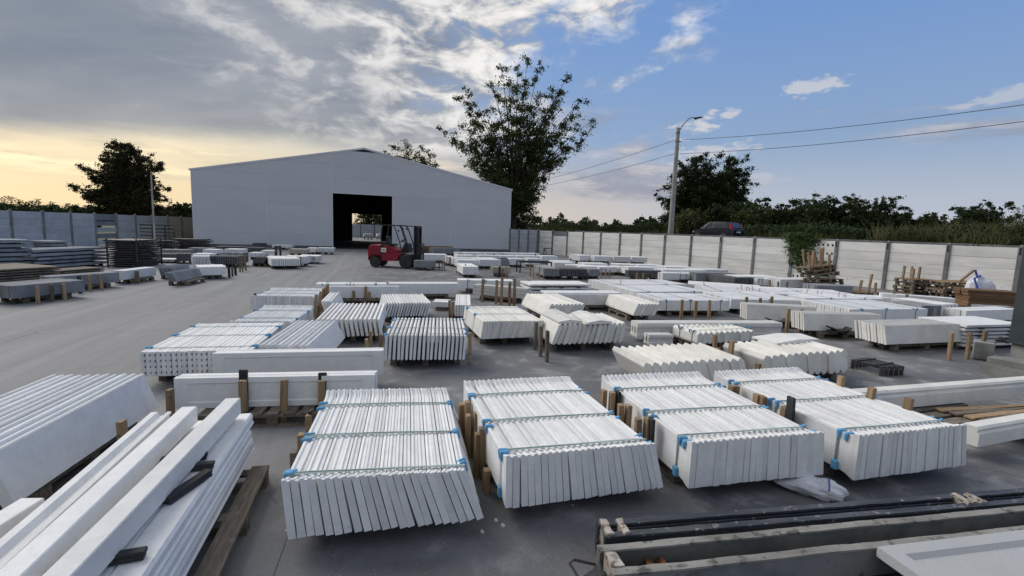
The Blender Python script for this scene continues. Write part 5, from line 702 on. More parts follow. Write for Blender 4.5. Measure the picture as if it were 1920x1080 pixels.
mb = MB().box(.01, .1, .1, DEP, 0, EAVE-.1).box(BW-.1, BW-.01, .1, DEP, 0, EAVE-.1)
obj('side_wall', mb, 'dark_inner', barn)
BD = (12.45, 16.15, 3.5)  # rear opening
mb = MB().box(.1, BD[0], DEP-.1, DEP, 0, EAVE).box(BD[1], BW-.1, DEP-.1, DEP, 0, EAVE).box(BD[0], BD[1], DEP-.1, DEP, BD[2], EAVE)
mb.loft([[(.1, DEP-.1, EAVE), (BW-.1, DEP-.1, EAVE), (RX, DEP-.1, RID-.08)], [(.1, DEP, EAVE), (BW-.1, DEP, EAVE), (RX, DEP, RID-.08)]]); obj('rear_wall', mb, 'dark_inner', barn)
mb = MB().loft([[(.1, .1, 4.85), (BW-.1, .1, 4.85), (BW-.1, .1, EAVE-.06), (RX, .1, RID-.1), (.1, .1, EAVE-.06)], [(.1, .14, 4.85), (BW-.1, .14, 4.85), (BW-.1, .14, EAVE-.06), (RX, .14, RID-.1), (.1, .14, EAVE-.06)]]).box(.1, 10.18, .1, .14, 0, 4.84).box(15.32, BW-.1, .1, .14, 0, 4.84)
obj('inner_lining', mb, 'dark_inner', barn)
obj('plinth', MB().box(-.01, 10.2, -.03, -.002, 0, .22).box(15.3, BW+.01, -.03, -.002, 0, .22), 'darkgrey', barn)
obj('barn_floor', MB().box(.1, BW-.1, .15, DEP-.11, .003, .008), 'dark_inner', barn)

# ================================================================= CONCRETE FENCES
def post_mesh(h, w_=.15, slot=True):
    def fn():
        m_ = MB().cbox(-w_/2, w_/2, -w_/2, w_/2, 0, h-.05, .012); m_.loft([[(-w_/2+.02,-w_/2+.02,h-.05),(w_/2-.02,-w_/2+.02,h-.05),(w_/2-.02,w_/2-.02,h-.05),(-w_/2+.02,w_/2-.02,h-.05)], [(-.02,-.02,h),(.02,-.02,h),(.02,.02,h),(-.02,.02,h)]])
        return m_.mesh('post')
    return cached(('post', h, w_), fn)
def ribbed(L_, h):
    def fn():
        m_ = MB(); pr = [(-.025, 0), (.025, 0), (.025, h)]
        for k in range(5, -1, -1): z = h*k/5.; pr += [(-.025, z)] + ([(-.012, z-.02), (-.025, z-.04)] if k > 0 else [])
        m_.loft([[(0, y, z) for y, z in pr[:-1]], [(L_, y, z) for y, z in pr[:-1]]]); return m_.mesh('ribbed_panel')
    return cached(('rib', L_, h), fn)
def perforated(L_, h, n_):
    def fn():
        m_ = MB(); cw = L_/n_; r = min(h*.2, cw*.3)
        for i in range(n_):
            cx, cz = cw*(i+.5), h*.5
            sq = [(cw*(i+1), 0), (cw*(i+1), cz), (cw*(i+1), h), (cx, h), (cw*i, h), (cw*i, cz), (cw*i, 0), (cx, 0)]
            an = [math.atan2(z-cz, x-cx) for x, z in sq]; ci = [(cx+r*math.cos(a_), cz+r*math.sin(a_)) for a_ in an]
            vs = [(x, -.02, z) for x, z in sq]+[(x, -.02, z) for x, z in ci]+[(x, .02, z) for x, z in sq]+[(x, .02, z) for x, z in ci]; fs = []
            for k in range(8):
                j = (k+1) % 8; fs += [(k, j, 8+j, 8+k), (16+k, 24+k, 24+j, 16+j), (8+k, 8+j, 24+j, 24+k)]
            m_.add(vs, fs)
        m_.box(0, L_, -.02, .02, -.001, -.0005)
        return m_.mesh('perforated_panel')
    return cached(('perf', L_, h, n_), fn)
def slatted(L_, h):
    return cached(('slat', L_, h), lambda: MB().cbox(0, L_, -.02, .02, .07, h-.07, .004).mesh('slat'))
def plain(L_, h): return cached(('plain', round(L_, 2), h), lambda: MB().cbox(0, L_, -.025, .025, .003, h-.010, .008).mesh('panel'))
def fence(label, P0, D_, n_, sp, H_, rows, kinds, pm, group, pmat='post_grey', slot=False):
    a_ = math.atan2(D_.y, D_.x); f_ = thing('concrete_fence', label, 'fence', (P0.x, P0.y, 0), a_, group)
    for i in range(n_+1):
        po = obj('post', post_mesh(H_+.06), pmat, f_, (i*sp, 0, 0), (0, 0, rnd.uniform(-.01, .01)))
        if slot: obj('slot', cached('slot', lambda: MB().box(-.03, .03, .068, .078, 1.86, 2.14).mesh('slot')), 'rubber', po)
    ph = (H_-.06)/rows; L_ = sp-.155
    for i in range(n_):
        kd, mt = kinds(i)
        for k in range(rows):
            kk, mm = kd, mt
            if isinstance(kd, (list, tuple)): kk, mm = kd[k]
            o_ = {'plain': plain, 'rib': ribbed, 'slat': slatted}.get(kk, plain)(round(L_, 2), ph) if kk != 'perf' else perforated(round(L_, 2), ph, 9)
            o2 = obj({'perf': 'perforated_panel', 'rib': 'ribbed_panel', 'slat': 'slat'}.get(kk, 'panel'), o_.copy() if o_.materials and o_.materials[0] != MATS[mm] else o_, mm, f_, (i*sp+.078, rnd.uniform(-.006, .006), ph*k+.01))
            if o2.data.materials[0] != MATS[mm]: o2.data.materials[0] = MATS[mm]
    return f_
def rk(i):
    i = i-3
    if i == 3: return 'perf', 'fence_white'
    if i == 14: return 'perf', 'fence_white'
    if i == 13: return [('plain', 'fence_white')]*4+[('plain', 'fence_dark')], None
    return 'plain', 'fence_white'
SPR = (RF1-RF0).length/15
fence('long white concrete panel wall with grey posts on the right side of the yard', RF0-RFD*SPR*3, RFD, 18, SPR, 2.2, 5, rk, 'fence_white', None, slot=True)
CD = Vector((-.38, 46.9))-RF1
fence('short bluish panel wall between the white wall and the barn corner', RF1+CD.normalized()*.16, CD.normalized(), 3, CD.length/3-.06, 2.25, 5, lambda i: ('plain', 'fence_blue'), 'fence_blue', None)
def lk(i):
    i = i-3
    if i in (1,): return 'rib', 'fence_blue'
    if i == 3: return [('slat', 'fence_blue'), ('slat', 'fence_dark'), ('slat', 'fence_blue'), ('slat', 'fence_dark'), ('plain', 'fence_dark')], None
    if i >= 7: return ('rib' if i == 8 else 'plain'), 'fence_beige'
    return 'plain', 'fence_blue'
LFa = Vector((-29.1, 27.9)); LFb = Vector((-31.4, 47.4)); LFD = (LFb-LFa).normalized(); SPL = (LFb-LFa).length/9
fence('bluish grey concrete panel wall along the left side of the yard', LFa-LFD*SPL*3, LFD, 14, SPL, 2.33, 5, lk, 'fence_blue', None)

# ================================================================= STACKS
for r in ROWS: stack(r)
for r in LAYERS: layers(r)
BL = dict(prv=0)
stack(dict(sh='large grooved white slabs at the left edge', label='large grooved white slabs leaning left at the lower left edge of the yard', x=-4.406, y=2.938, a=R(10.5), W=.89, L=1.86, zt=.53, zb=.15, n=11, pr='groove', m='white', lean=(-13, -19), straps=[], stk=[('w', *(-3.291, 3.925), .46), ('w', *(-3.49, 4.759), .44)], pal=1, fill=1.0, name='slab_stack', pads=0, cat='slab stack'))
# planks pile lower left with loose beams on it
a_ = R(15.7); px0, py0 = -2.335, 1.434
root = thing('plank_stack', 'stack of long white moulded planks under the three beams, lower left', 'plank stack', (px0, py0, 0), a_)
def mplank():
    m_ = MB(); t_, h_ = .155, .11
    s_ = [(0,0),(t_,0),(t_+.012,h_*.25),(t_,h_*.35),(t_+.004,h_*.8),(t_-.01,h_),(.006,h_),(0,h_*.9)]
    m_.loft([[(x, y, z) for x, z in s_] for y in (0, 2.5)]); return m_.mesh('plank')
for k in range(3):
    for j in range(5): obj('plank', cached('mplank', mplank), 'white', root, (j*.162-.01*k, rnd.uniform(-.04, .04)+(.05 if j == 4 and k == 2 else 0)-k*.02, .165+k*.113), (0, R(rnd.uniform(-.5, .5)), R(rnd.uniform(-.25, .25))))
pallet('grey weathered pallet with long top boards under the lower left planks', px0+.97*math.cos(a_)-.08*math.sin(a_)*0, py0+.97*math.sin(a_), a_+PI/2, .85, 2.22, .0, 1.1, .155, [], True)
def beam(label, A_, B_, wd, hh, zt, prof=None, mt='white', ext=.0, grp='loose white beams on the lower left stack'):
    A_ = Vector(A_); B_ = Vector(B_); d_ = (B_-A_).normalized(); L_ = (B_-A_).length+ext
    r_ = math.atan2(d_.y, d_.x)     # local x runs along beam; width to the right of travel far->near
    sec = prof or [(0, 0), (wd, 0), (wd, hh-.006), (wd-.006, hh), (.006, hh), (0, hh-.006)]
    mb = MB().loft([[(x, w_, z) for w_, z in sec] for x in (0, L_)])
    return tag(obj('beam', mb, mt, None, (A_.x, A_.y, zt-hh), (0, 0, r_)), label, 'beam', grp)
beam('white square beam nearest the camera, rightmost of three on the stack', (-2.422, 3.951), (-1.949, 1.861), .12, .135, .68, ext=.5)
beam('white square beam in the middle of three on the stack', (-2.664, 3.754), (-2.173, 1.906), .115, .13, .67, ext=.5)
pg = [(0,0),(.15,0),(.15,.05),(.125,.065),(.125,.10),(.14,.115),(.14,.13),(.115,.135),(.105,.105),(.06,.10),(.045,.135),(0,.135)]
beam('white moulded beam with a groove, leftmost of three on the stack', (-2.867, 3.7), (-2.418, 2.136), .15, .135, .64, prof=pg, ext=.5)
beam('short white beam end low at the left frame edge', (-3.041, 2.818), (-3.009, 2.422), .14, .12, .42, grp=None)
for k, (p, q, w_, z0, lb) in enumerate([((-2.009, 2.666), (-1.972, 3.01), .055, .508, 'black rubber spacer board lying diagonally on the white planks'), ((-2.149, 3.062), (-2.005, 3.108), .05, .508, 'black rubber spacer under the far end of the right beam'), ((-1.968, 2.15), (-1.793, 2.216), .05, .508, 'thick black rubber spacer nearest the camera on the planks'), ((-2.251, 3.174), (-2.131, 3.237), .04, .508, 'small black rubber spacer tucked behind the beam end'), ((-2.49, 3.082), (-2.305, 3.17), .05, .508, 'black rubber spacer between two white beams')]):
    P_ = Vector(p); Q_ = Vector(q); d_ = Q_-P_
    mb = MB(); 
    for e_ in range(2): mb.cbox(-.004*e_, d_.length+.006*e_, -w_/2+.004*e_, w_/2+.004*e_, .022*e_, .0205+.022*e_, .003)
    tag(obj('rubber_spacer', mb, 'rubber', None, (P_.x, P_.y, z0), (0, 0, math.atan2(d_.y, d_.x))), lb, 'spacer', 'black spacers on the lower left stack')
# cap slabs lying on copings
def cap(label, pts, z, th):
    mb = MB(); c_ = [Vector((*p, 0)) for p in pts]; ce = sum(c_, Vector())/4
    low = [(p.x, p.y, z) for p in c_]; mid_ = [(p.x, p.y, z+th*.5) for p in c_]
    m1 = (c_[0]+c_[1])/2; m2 = (c_[2]+c_[3])/2
    vs = low+mid_+[(m1.x, m1.y, z+th), (m2.x, m2.y, z+th)]
    mb.add(vs, [(3,2,1,0),(0,1,5,4),(1,2,6,5),(2,3,7,6),(3,0,4,7),(4,5,8),(6,7,9),(5,6,9,8),(7,4,8,9)])
    return tag(obj('cap_slab', mb, 'cream', None), label, 'cap slab', 'flat cap slabs lying on coping stacks')
cap('white ridged cap slab on the copings, left of the pair', [(0.864, 8.491), (1.304, 8.618), (0.933, 9.95), (0.608, 9.374)], .54, .07)
cap('white ridged cap slab on the copings, right of the pair', [(1.381, 8.483), (1.859, 8.666), (1.552, 9.746), (1.203, 9.49)], .545, .07)
cap('single flat cap slab on the fanned copings behind the front row', [(4.233, 7.482), (5.189, 7.921), (5.13, 8.367), (4.074, 7.952)], .51, .06)

# long mouldings at the right edge, with the pallet below them
pm = [(0,0),(.17,0),(.17,.05),(.14,.07),(.135,.12),(.15,.14),(.15,.16),(.13,.185),(.03,.185),(.01,.165),(.02,.14),(0,.12)]
def moulding(label, A_, B_, zt, prof, ext, sc=1.):
    A_ = Vector(A_); B_ = Vector(B_); d_ = B_-A_; L_ = d_.length+ext
    hh = max(z for _, z in prof)*sc
    mb = MB().loft([[(x, -w_*sc, z*sc) for w_, z in prof] for x in (0, L_)])
    return tag(obj('moulding', mb, 'cream', None, (A_.x, A_.y, zt-hh), (0, 0, math.atan2(d_.y, d_.x))), label, 'moulding', 'loose white mouldings at the right')
moulding('long white moulding running from the front row to the right edge', (4.077, 5.499), (6.957, 6.314), .40, [(-w_, z) for w_, z in pm], 1.2, 1.25)
moulding('white moulding piece with stepped end, right edge near the front', (4.838, 4.72), (5.554, 4.975), .34, [(-w_ + .0, z) for w_, z in pm], 1.2, 1.1)
P_ = Vector((4.91, 5.607)); Q_ = Vector((7.049, 6.325)); d_ = Q_-P_
pallet('brown pallet with spaced boards at the right edge beneath the mouldings', P_.x, P_.y, math.atan2(d_.y, d_.x), 0, 1.1, -.35, .75, .15, [], True, boards=6)
P_ = Vector((5.28, 5.686)); Q_ = Vector((6.764, 6.067)); d_ = Q_-P_
for k in range(6):
    nn_ = Vector((d_.y, -d_.x)).normalized()*(.115*k)
    tag(obj('board', MB().cbox(0, 1.5, -.05, .05, 0, .022), 'wood_old' if k % 2 else 'wood', None, (P_.x+nn_.x+.05*k, P_.y+nn_.y, .165), (0, 0, math.atan2(d_.y, d_.x)+R(3*k-4))), ['brown board farthest on the right hand pallet', 'second brown board on the right hand pallet', 'third brown board on the right hand pallet', 'fourth brown board on the right hand pallet', 'fifth brown board on the right hand pallet', 'brown board nearest on the right hand pallet'][k], 'board', 'loose boards on the right pallet')

# steel moulds lower right
def trough(label, fl, nl_, fr, nr, zt, lined, grp):
    fl, nl_, fr, nr = (Vector((*p, 0)) for p in (fl, nl_, fr, nr)); m0 = (fl+nl_)/2; m1 = (fr+nr)/2
    d_ = (m1-m0); L_ = d_.length+.4; w_ = ((fl-nl_).length+(fr-nr).length)/2/2
    t_ = thing('casting_mould', label, 'mould', (m0.x, m0.y, 0), math.atan2(d_.y, d_.x), grp)
    rr = random.Random(3 if lined else 4); nseg = 40
    def wob(i, s_): return .003*math.sin(i*.37+s_)+.002*math.sin(i*.83+s_*2) if lined else 0
    for sd in (-1, 1):
        rg = []
        for i in range(nseg+1):
            x = L_*i/nseg; o = wob(i, sd)
            y0, y1 = sorted((sd*(w_+o), sd*(w_-.03+o)))
            rg.append([(x, y0, .02), (x, y1, .02), (x, y1, zt-.012), (x, y0, zt-.012)])
        obj('side_plate', MB().loft(rg), 'mould_side' if lined else 'mould_steel', t_)
        rg = []
        for i in range(nseg+1):
            x = L_*i/nseg; o = wob(i, sd); u_ = rr.uniform(-.003, .003)
            y0, y1 = sorted((sd*(w_+.008+o), sd*(w_-(.055 if lined else .05)+o+u_)))
            rg.append([(x, y0, zt-.011), (x, y1, zt-.013), (x, y1, zt+rr.uniform(-.002, .002)), (x, y0, zt+.003)])
        obj('rim', MB().loft(rg), 'mould_lining' if lined else 'mould_steel', t_)
    if not lined:
        obj('inner_rail', MB().cbox(.08, L_, -.02, .012, .05, zt-.05), 'mould_steel', t_); obj('inner_rail', MB().cbox(.08, L_, .035, .05, .05, zt-.03), 'mould_steel', t_)
    obj('trough_floor', MB().box(0, L_, -w_+.031, w_-.031, .015, .04), 'mould_inner' if lined else 'mould_steel', t_)
    if lined:
        for sd in (-1, 1): obj('lining', MB().box(.0, L_, min(sd*(w_-.031), sd*(w_-.045)), max(sd*(w_-.031), sd*(w_-.045)), .041, zt-.014), 'mould_inner', t_)
    return t_, m0, d_.normalized(), w_, L_
g_ = 'long steel casting moulds, lower right'
T1 = trough('black steel casting mould with rails, farther of two, lower right', (.636, 3.096), (.665, 2.918), (4.17, 3.706), (4.104, 3.562), .22, False, g_)
T2 = trough('casting mould lined with pale concrete residue, nearer of two, lower right', (.59, 2.80), (.655, 2.60), (3.981, 3.446), (3.80, 3.20), .22, True, g_)
def lump(name, label, c_, rz, sx, sy, sz, m_, notch=True):
    def q(x): return x+rnd.uniform(-.006, .006)
    mb = MB()
    if notch:
        s_ = [(-sx/2,0),(sx/2,0),(sx/2,sz),(sx*.22,sz),(sx*.12,sz*.5),(-sx*.12,sz*.45),(-sx*.22,sz),(-sx/2,sz)]
    else: s_ = [(-sx/2,0),(sx/2,0),(sx/2,sz*.97),(sx*.1,sz),(-sx/2,sz)]
    mb.loft([[(q(x), q(y), q(z)) for x, z in s_] for y in (-sy/2, -sy*.2, sy*.2, sy/2)])
    return tag(obj(name, mb, m_, None, c_, (0, 0, rz)), label, 'block', 'mould end blocks')
an = math.atan2(T1[2].y, T1[2].x)
def on(T, x, y, z): m0, d_ = T[1], T[2]; return (m0.x+d_.x*x-d_.y*y, m0.y+d_.y*x+d_.x*y, z)
lump('end_block', 'pale notched plaster block in the left end of the black mould', on(T1, .10, 0, .06), an, .16, .15, .18, 'plaster_block')
lump('end_block', 'pale notched plaster block near the right end of the black mould', on(T1, 3.02, 0, .06), an, .17, .13, .18, 'plaster_block')
lump('end_block', 'square cracked plaster block in the left end of the lined mould', on(T2, .06, 0, .042), an, .07, .13, .185, 'plaster_block', False)
lump('end_block', 'rusty notched block inside the lined mould', on(T2, .36, .0, .042), an, .13, .14, .11, 'rust')
mb = MB().tube([on(T2, -.02, .10, .12), on(T2, -.16, .11, .16), on(T2, -.2, .07, .17), on(T2, -.16, -.02, .12), on(T2, -.03, -.05, .1)], .009, 6)
tag(obj('wire_loop', mb, 'black_steel'), 'bent black wire loop at the left end of the moulds', 'wire')
mb = MB().tube([on(T2, -.02, -.12, .08), on(T2, -.2, -.06, .05), on(T2, -.24, -.12, .03), on(T2, -.22, -.3, .02)], .006, 6)
tag(obj('wire_loop', mb, 'black_steel'), 'thin black wire hook on the ground by the lined mould', 'wire')
# crumpled plastic sheet at the mould end
mb = MB(); nu, nv = 16, 10; rr = random.Random(5)
for i in range(nu+1):
    for j in range(nv+1):
        x = -.13+.22*i/nu; y = -.13+.2*j/nv
        z = .205*(1-((j-5)/6.5)**2*.5)*(.55+.45*min(1, i/6))+rr.uniform(-.014, .014)+.012*math.sin(i*1.9+j*1.3)
        mb.v.append(on(T2, x, y-.02, max(.02, z-.01 if i < 10 else min(z, .228))))
mb.f += [(i*(nv+1)+j, (i+1)*(nv+1)+j, (i+1)*(nv+1)+j+1, i*(nv+1)+j+1) for i in range(8) for j in range(nv)]
tag(obj('plastic_wrap', mb, 'rubber', smooth=True), 'crumpled black plastic wrap bunched at the left end of the lined mould', 'plastic wrap')
# flat concrete tray panel bottom right
P0_ = Vector((2.409, 2.876)); P1_ = Vector((3.61, 3.119)); d_ = (P1_-P0_).normalized()
tp = thing('recessed_panel', 'pale grey concrete panel with a recessed field, bottom right corner', 'panel', (P0_.x, P0_.y, 0), math.atan2(d_.y, d_.x))
Wp, Hp, e_ = 2.0, 1.0, .11
o_ = [(0, 0), (Wp, 0), (Wp, -Hp), (0, -Hp)]; i_ = [(e_, -e_*.8), (Wp-e_, -e_*.8), (Wp-e_, -Hp+e_), (e_, -Hp+e_)]; ii = [(e_+.03, -e_*.8-.03), (Wp-e_-.03, -e_*.8-.03), (Wp-e_-.03, -Hp+e_+.03), (e_+.03, -Hp+e_+.03)]
mb = MB(); vs = [(x, y, .25) for x, y in o_]+[(x, y, .25) for x, y in i_]+[(x, y, .225) for x, y in ii]+[(x, y, .185) for x, y in o_]
mb.add(vs, [(k, (k+1) % 4, 4+(k+1) % 4, 4+k) for k in range(4)]+[(4+k, 4+(k+1) % 4, 8+(k+1) % 4, 8+k) for k in range(4)]+[(8, 9, 10, 11), (15, 14, 13, 12)]+[(k, 12+k, 12+(k+1) % 4, (k+1) % 4) for k in range(4)])
obj('slab', mb, 'concrete_pale', tp)
for xx in (.3, 1.5): obj('bearer', MB().box(xx, xx+.08, -.9, -.1, 0, .184), 'wood_old', tp)
# white sack on the ground
mb = MB(); rr = random.Random(11); nu, nv = 26, 14
for i in range(nu):
    for j in range(nv+1):
        th = 2*PI*i/nu; ph = PI*j/nv
        x = math.cos(th)*math.sin(ph); y = math.sin(th)*math.sin(ph); z = math.cos(ph)
        k_ = 1+.10*math.sin(3*th+2*ph)+.08*math.sin(7*th-3*ph)+.05*abs(math.sin(11*th+5*ph))+rr.uniform(-.045, .045)
        tail = max(0, -x)**2
        mb.v.append((x*.21*k_-tail*.12, y*.11*k_*(1-tail*.55), max(0, z*.085*k_*(1-tail*.6)+.062)))
mb.f += [(i*(nv+1)+j, i*(nv+1)+j+1, ((i+1) % nu)*(nv+1)+j+1, ((i+1) % nu)*(nv+1)+j) for i in range(nu) for j in range(nv)]
sk = obj('sack', mb, 'sack', None, (2.698, 3.928, .0), (0, 0, R(-20)))
tag(sk, 'crumpled white plastic sack with a blue stripe lying under the front row', 'sack')
obj('stripe', MB().tube([(.08+.02*math.cos(a_*.9), .115*math.cos(a_), .072+.085*math.sin(a_)) for a_ in [PI*k/8 for k in range(1, 8)]], .006, 5), 'sack_stripe', sk)
# chips of broken concrete
for i in range(26):
    x, y = rnd.uniform(-1.6, 2.2), rnd.uniform(2.1, 5.2); s_ = rnd.uniform(.004, .016)
    if i < 3: x, y = [(-0.061, 3.403), (-0.007, 3.34), (-0.157, 3.256)][i]; s_ = .022
    if i > 19: x, y = rnd.uniform(2.5, 6.5), rnd.uniform(4.4, 9)
    mb = MB().loft([[(s_*math.cos(k*1.256+.3)*rnd.uniform(.6, 1), s_*math.sin(k*1.256)*rnd.uniform(.6, 1), 0) for k in range(5)], [(s_*.5*math.cos(k*1.256+.5), s_*.5*math.sin(k*1.256+.2), s_*.6) for k in range(5)]])
    tag(obj('concrete_chip', mb, 'chip', None, (x, y, .001)), 'small white chip of broken concrete on the dark yard floor', 'chip', 'white concrete chips scattered on the yard')
# ================================================================= FORKLIFT
fx = (-5.497, 24.637); rx = (-7.138, 24.8)
d_ = Vector(fx)-Vector(rx); WB = d_.length
fk = thing('forklift', 'red forklift truck with black mast and overhead guard before the barn doorway', 'forklift', (rx[0], rx[1]+.0, 0), math.atan2(d_.y, d_.x))
# local: x forward from the rear axle, y to the left (away from camera); near side at y=0
def hull(prof, y0, y1, c=.03):
    cx = sum(p[0] for p in prof)/len(prof); cz = sum(p[1] for p in prof)/len(prof)
    def sh(k): return [(cx+(x-cx)*k, cz+(z-cz)*k) for x, z in prof]
    return MB().loft([[(x, y0, z) for x, z in sh(1-c)], [(x, y0+.04, z) for x, z in prof], [(x, y1-.04, z) for x, z in prof], [(x, y1, z) for x, z in sh(1-c)]])
TW = 1.1
obj('counterweight', hull([(-.38, .38), (-.33, .32), (.02, .62), (.30, .62), (.34, .66), (.34, 1.10), (.28, 1.14), (-.22, 1.16), (-.34, 1.10), (-.40, .9)], .02, TW-.02), 'red_paint', fk)
obj('chassis', hull([(.30, .34), (1.18, .36), (1.26, .62), (1.36, .74), (1.36, .80), (.36, .78), (.28, .60)], .03, TW-.03), 'red_paint', fk)
obj('hood', hull([(.36, .79), (1.24, .79), (1.20, .92), (.95, 1.06), (.55, 1.12), (.36, 1.12)], .06, TW-.06), 'red_paint', fk)
obj('hood_band', MB().box(.30, .42, .005, TW-.005, .70, 1.17), 'black_paint', fk)
pl = obj('number_plate', MB().box(.33, .60, -.012, .004, .80, 1.02), 'plate_white', fk)
obj('lettering', MB().box(.40, .44, -.0145, -.0125, .87, .93).box(.45, .49, -.0145, -.0125, .87, .94).box(.50, .54, -.0145, -.0125, .87, .93), 'print_dark', pl)
for (x, r_, yy, nm) in ((0, .285, -.04, 'rear_wheel'), (0, .285, TW-.19, 'rear_wheel'), (WB, .345, -.10, 'front_wheel'), (WB, .345, TW-.15, 'front_wheel')):
    wh = obj(nm, MB().loft([[(r_*k*math.cos(2*PI*i/26), y_, r_*k*math.sin(2*PI*i/26)) for i in range(26)] for k, y_ in ((.55, 0), (.93, 0), (1, .03), (1, .20), (.93, .23), (.55, .23))]), 'tyre', fk, (x, yy, r_))
    obj('rim', MB().cyl((0, .012, 0), (0, 1, 0), r_*.54, .2, 18).cyl((0, .0, 0), (0, 1, 0), r_*.2, .02, 10), 'rim', wh)
for x0 in (0, WB):
    rr_ = .34 if x0 == 0 else .41
    rg = [[(x0+rr_*math.cos(a_), yy, rr_*math.sin(a_)+.30), (x0+(rr_+.03)*math.cos(a_), yy, (rr_+.03)*math.sin(a_)+.30), (x0+(rr_+.03)*math.cos(a_), yy+.26, (rr_+.03)*math.sin(a_)+.30), (x0+rr_*math.cos(a_), yy+.26, rr_*math.sin(a_)+.30)] for yy in (-.06,) for a_ in [PI*k/10 for k in range(1, 10)]]
    obj('mudguard', MB().loft(rg), 'black_paint', fk)
for yy in (.08, TW-.08):
    obj('guard_pillar', MB().tube([(.34, yy, 1.1), (.30, yy, 1.6), (.36, yy, 2.12), (.46, yy, 2.19)], .032, 6), 'black_paint', fk)
    obj('guard_pillar', MB().tube([(1.78, yy, .95), (1.62, yy, 1.5), (1.42, yy, 2.05), (1.30, yy, 2.17), (1.2, yy, 2.19)], .03, 6), 'black_paint', fk)
    obj('guard_pillar', MB().tube([(1.42, yy, .8), (1.26, yy, 1.4), (1.05, yy, 2.02), (.95, yy, 2.16), (.85, yy, 2.19)], .026, 6), 'black_paint', fk)
    obj('roof_rail', MB().tube([(.36, yy, 2.19), (1.7, yy, 2.17)], .03, 6), 'black_paint', fk)
for k in range(8): obj('roof_bar', MB().tube([(.42+k*.13, .08, 2.20), (.42+k*.13, TW-.08, 2.20)], .016, 5), 'black_paint', fk)
obj('seat', MB().cbox(.50, .95, .32, .80, 1.12, 1.24, .03).cbox(.46, .58, .33, .79, 1.24, 1.62, .03), 'black_paint', fk)
obj('dashboard', MB().loft([[(x, y, z) for x, z in ((1.4, .8), (1.7, .8), (1.66, 1.25), (1.52, 1.3), (1.36, .95))] for y in (.2, TW-.2)]), 'black_paint', fk)
sw = obj('steering_wheel', MB().tube([(.17*math.cos(2*PI*k/16), .17*math.sin(2*PI*k/16), 0) for k in range(17)], .015, 6).tube([(0, 0, -.25), (0, 0, 0)], .02, 6).box(-.16, .16, -.015, .015, -.01, .01), 'black_paint', fk, (1.33, .5, 1.42), (0, R(-32), 0))
obj('mirror', MB().cbox(1.18, 1.22, .1, .2, 1.86, 1.98, .01), 'black_paint', fk)
mx = WB+.42
mast = obj('mast', MB().box(mx-.06, mx+.02, .12, .24, .12, 2.2).box(mx-.06, mx+.02, TW-.24, TW-.12, .12, 2.2).box(mx+.03, mx+.14, .20, .30, .1, 2.19).box(mx+.03, mx+.14, TW-.30, TW-.20, .1, 2.19), 'black_paint', fk)
obj('lift_cylinder', MB().cyl((mx+.02, .36, .2), (0, 0, 1), .045, 1.85, 8).cyl((mx+.02, TW-.36, .2), (0, 0, 1), .045, 1.85, 8), 'black_paint', mast)
obj('cross_bar', MB().box(mx-.05, mx+.13, .25, TW-.25, 2.08, 2.17).box(mx-.05, mx+.1, .25, TW-.25, 1.2, 1.28).box(mx-.05, mx+.1, .25, TW-.25, .3, .4), 'black_paint', mast)
obj('mast_guard', MB().box(mx-.03, mx+.0, .31, TW-.31, .4, 2.08), 'black_paint', mast)
obj('carriage', MB().box(mx+.15, mx+.21, .05, TW-.05, .32, .42).box(mx+.15, mx+.21, .05, TW-.05, .72, .82), 'black_steel', fk)
br = MB()
for k in range(5): br.box(mx+.22, mx+.25, .1+k*.215, .13+k*.215, .3, 1.25)
obj('backrest_grille', br.box(mx+.219, mx+.251, .08, TW-.08, 1.251, 1.29), 'black_steel', fk)
for yy in (.3, TW-.42): obj('fork', MB().box(mx+.24, mx+.30, yy, yy+.1, .06, .75).box(mx+.301, mx+1.3, yy, yy+.1, .06, .10), 'black_steel', fk)
for yy in (.2, TW-.2): obj('headlight', MB().cyl((1.36, yy, 2.02), (1, 0, 0), .06, .07, 10), 'rim', fk)

# ================================================================= CAR ON THE ROAD
cx_, cy_ = 16.75, 40.0
ca_ = math.atan2(RFD.y, RFD.x)
car = thing('parked_car', 'black hatchback car seen from its rear side above the wall', 'car', (cx_, cy_, 1.9), ca_)
# local: x forward, y left
def sec(x, w, zs): # body ring: lower to upper
    return [(x, -w, zs[0]), (x, w, zs[0]), (x, w*1.0, zs[1]), (x, w*.97, zs[2]), (x, -w*.97, zs[2]), (x, -w*1.0, zs[1])]
body = MB().loft([sec(-1.95, .70, (.35, .55, .80)), sec(-1.88, .80, (.28, .6, .92)), sec(-1.2, .83, (.24, .62, .95)), sec(0, .84, (.24, .62, .93)), sec(.75, .83, (.24, .6, .90)), sec(1.3, .80, (.25, .58, .80)), sec(1.75, .72, (.28, .52, .68)), sec(1.93, .58, (.34, .46, .56))])
obj('body', body, 'car_paint', car, smooth=False)
def cs(x, w, z): return [(x, -w, .90), (x, w, .90), (x, w*.82, z), (x, -w*.82, z)]
obj('cabin', MB().loft([cs(-1.86, .76, .93), cs(-1.55, .78, 1.36), cs(-1.2, .79, 1.44), cs(-.2, .79, 1.47), cs(.3, .79, 1.40), cs(1.1, .76, .93)]), 'car_paint', car)
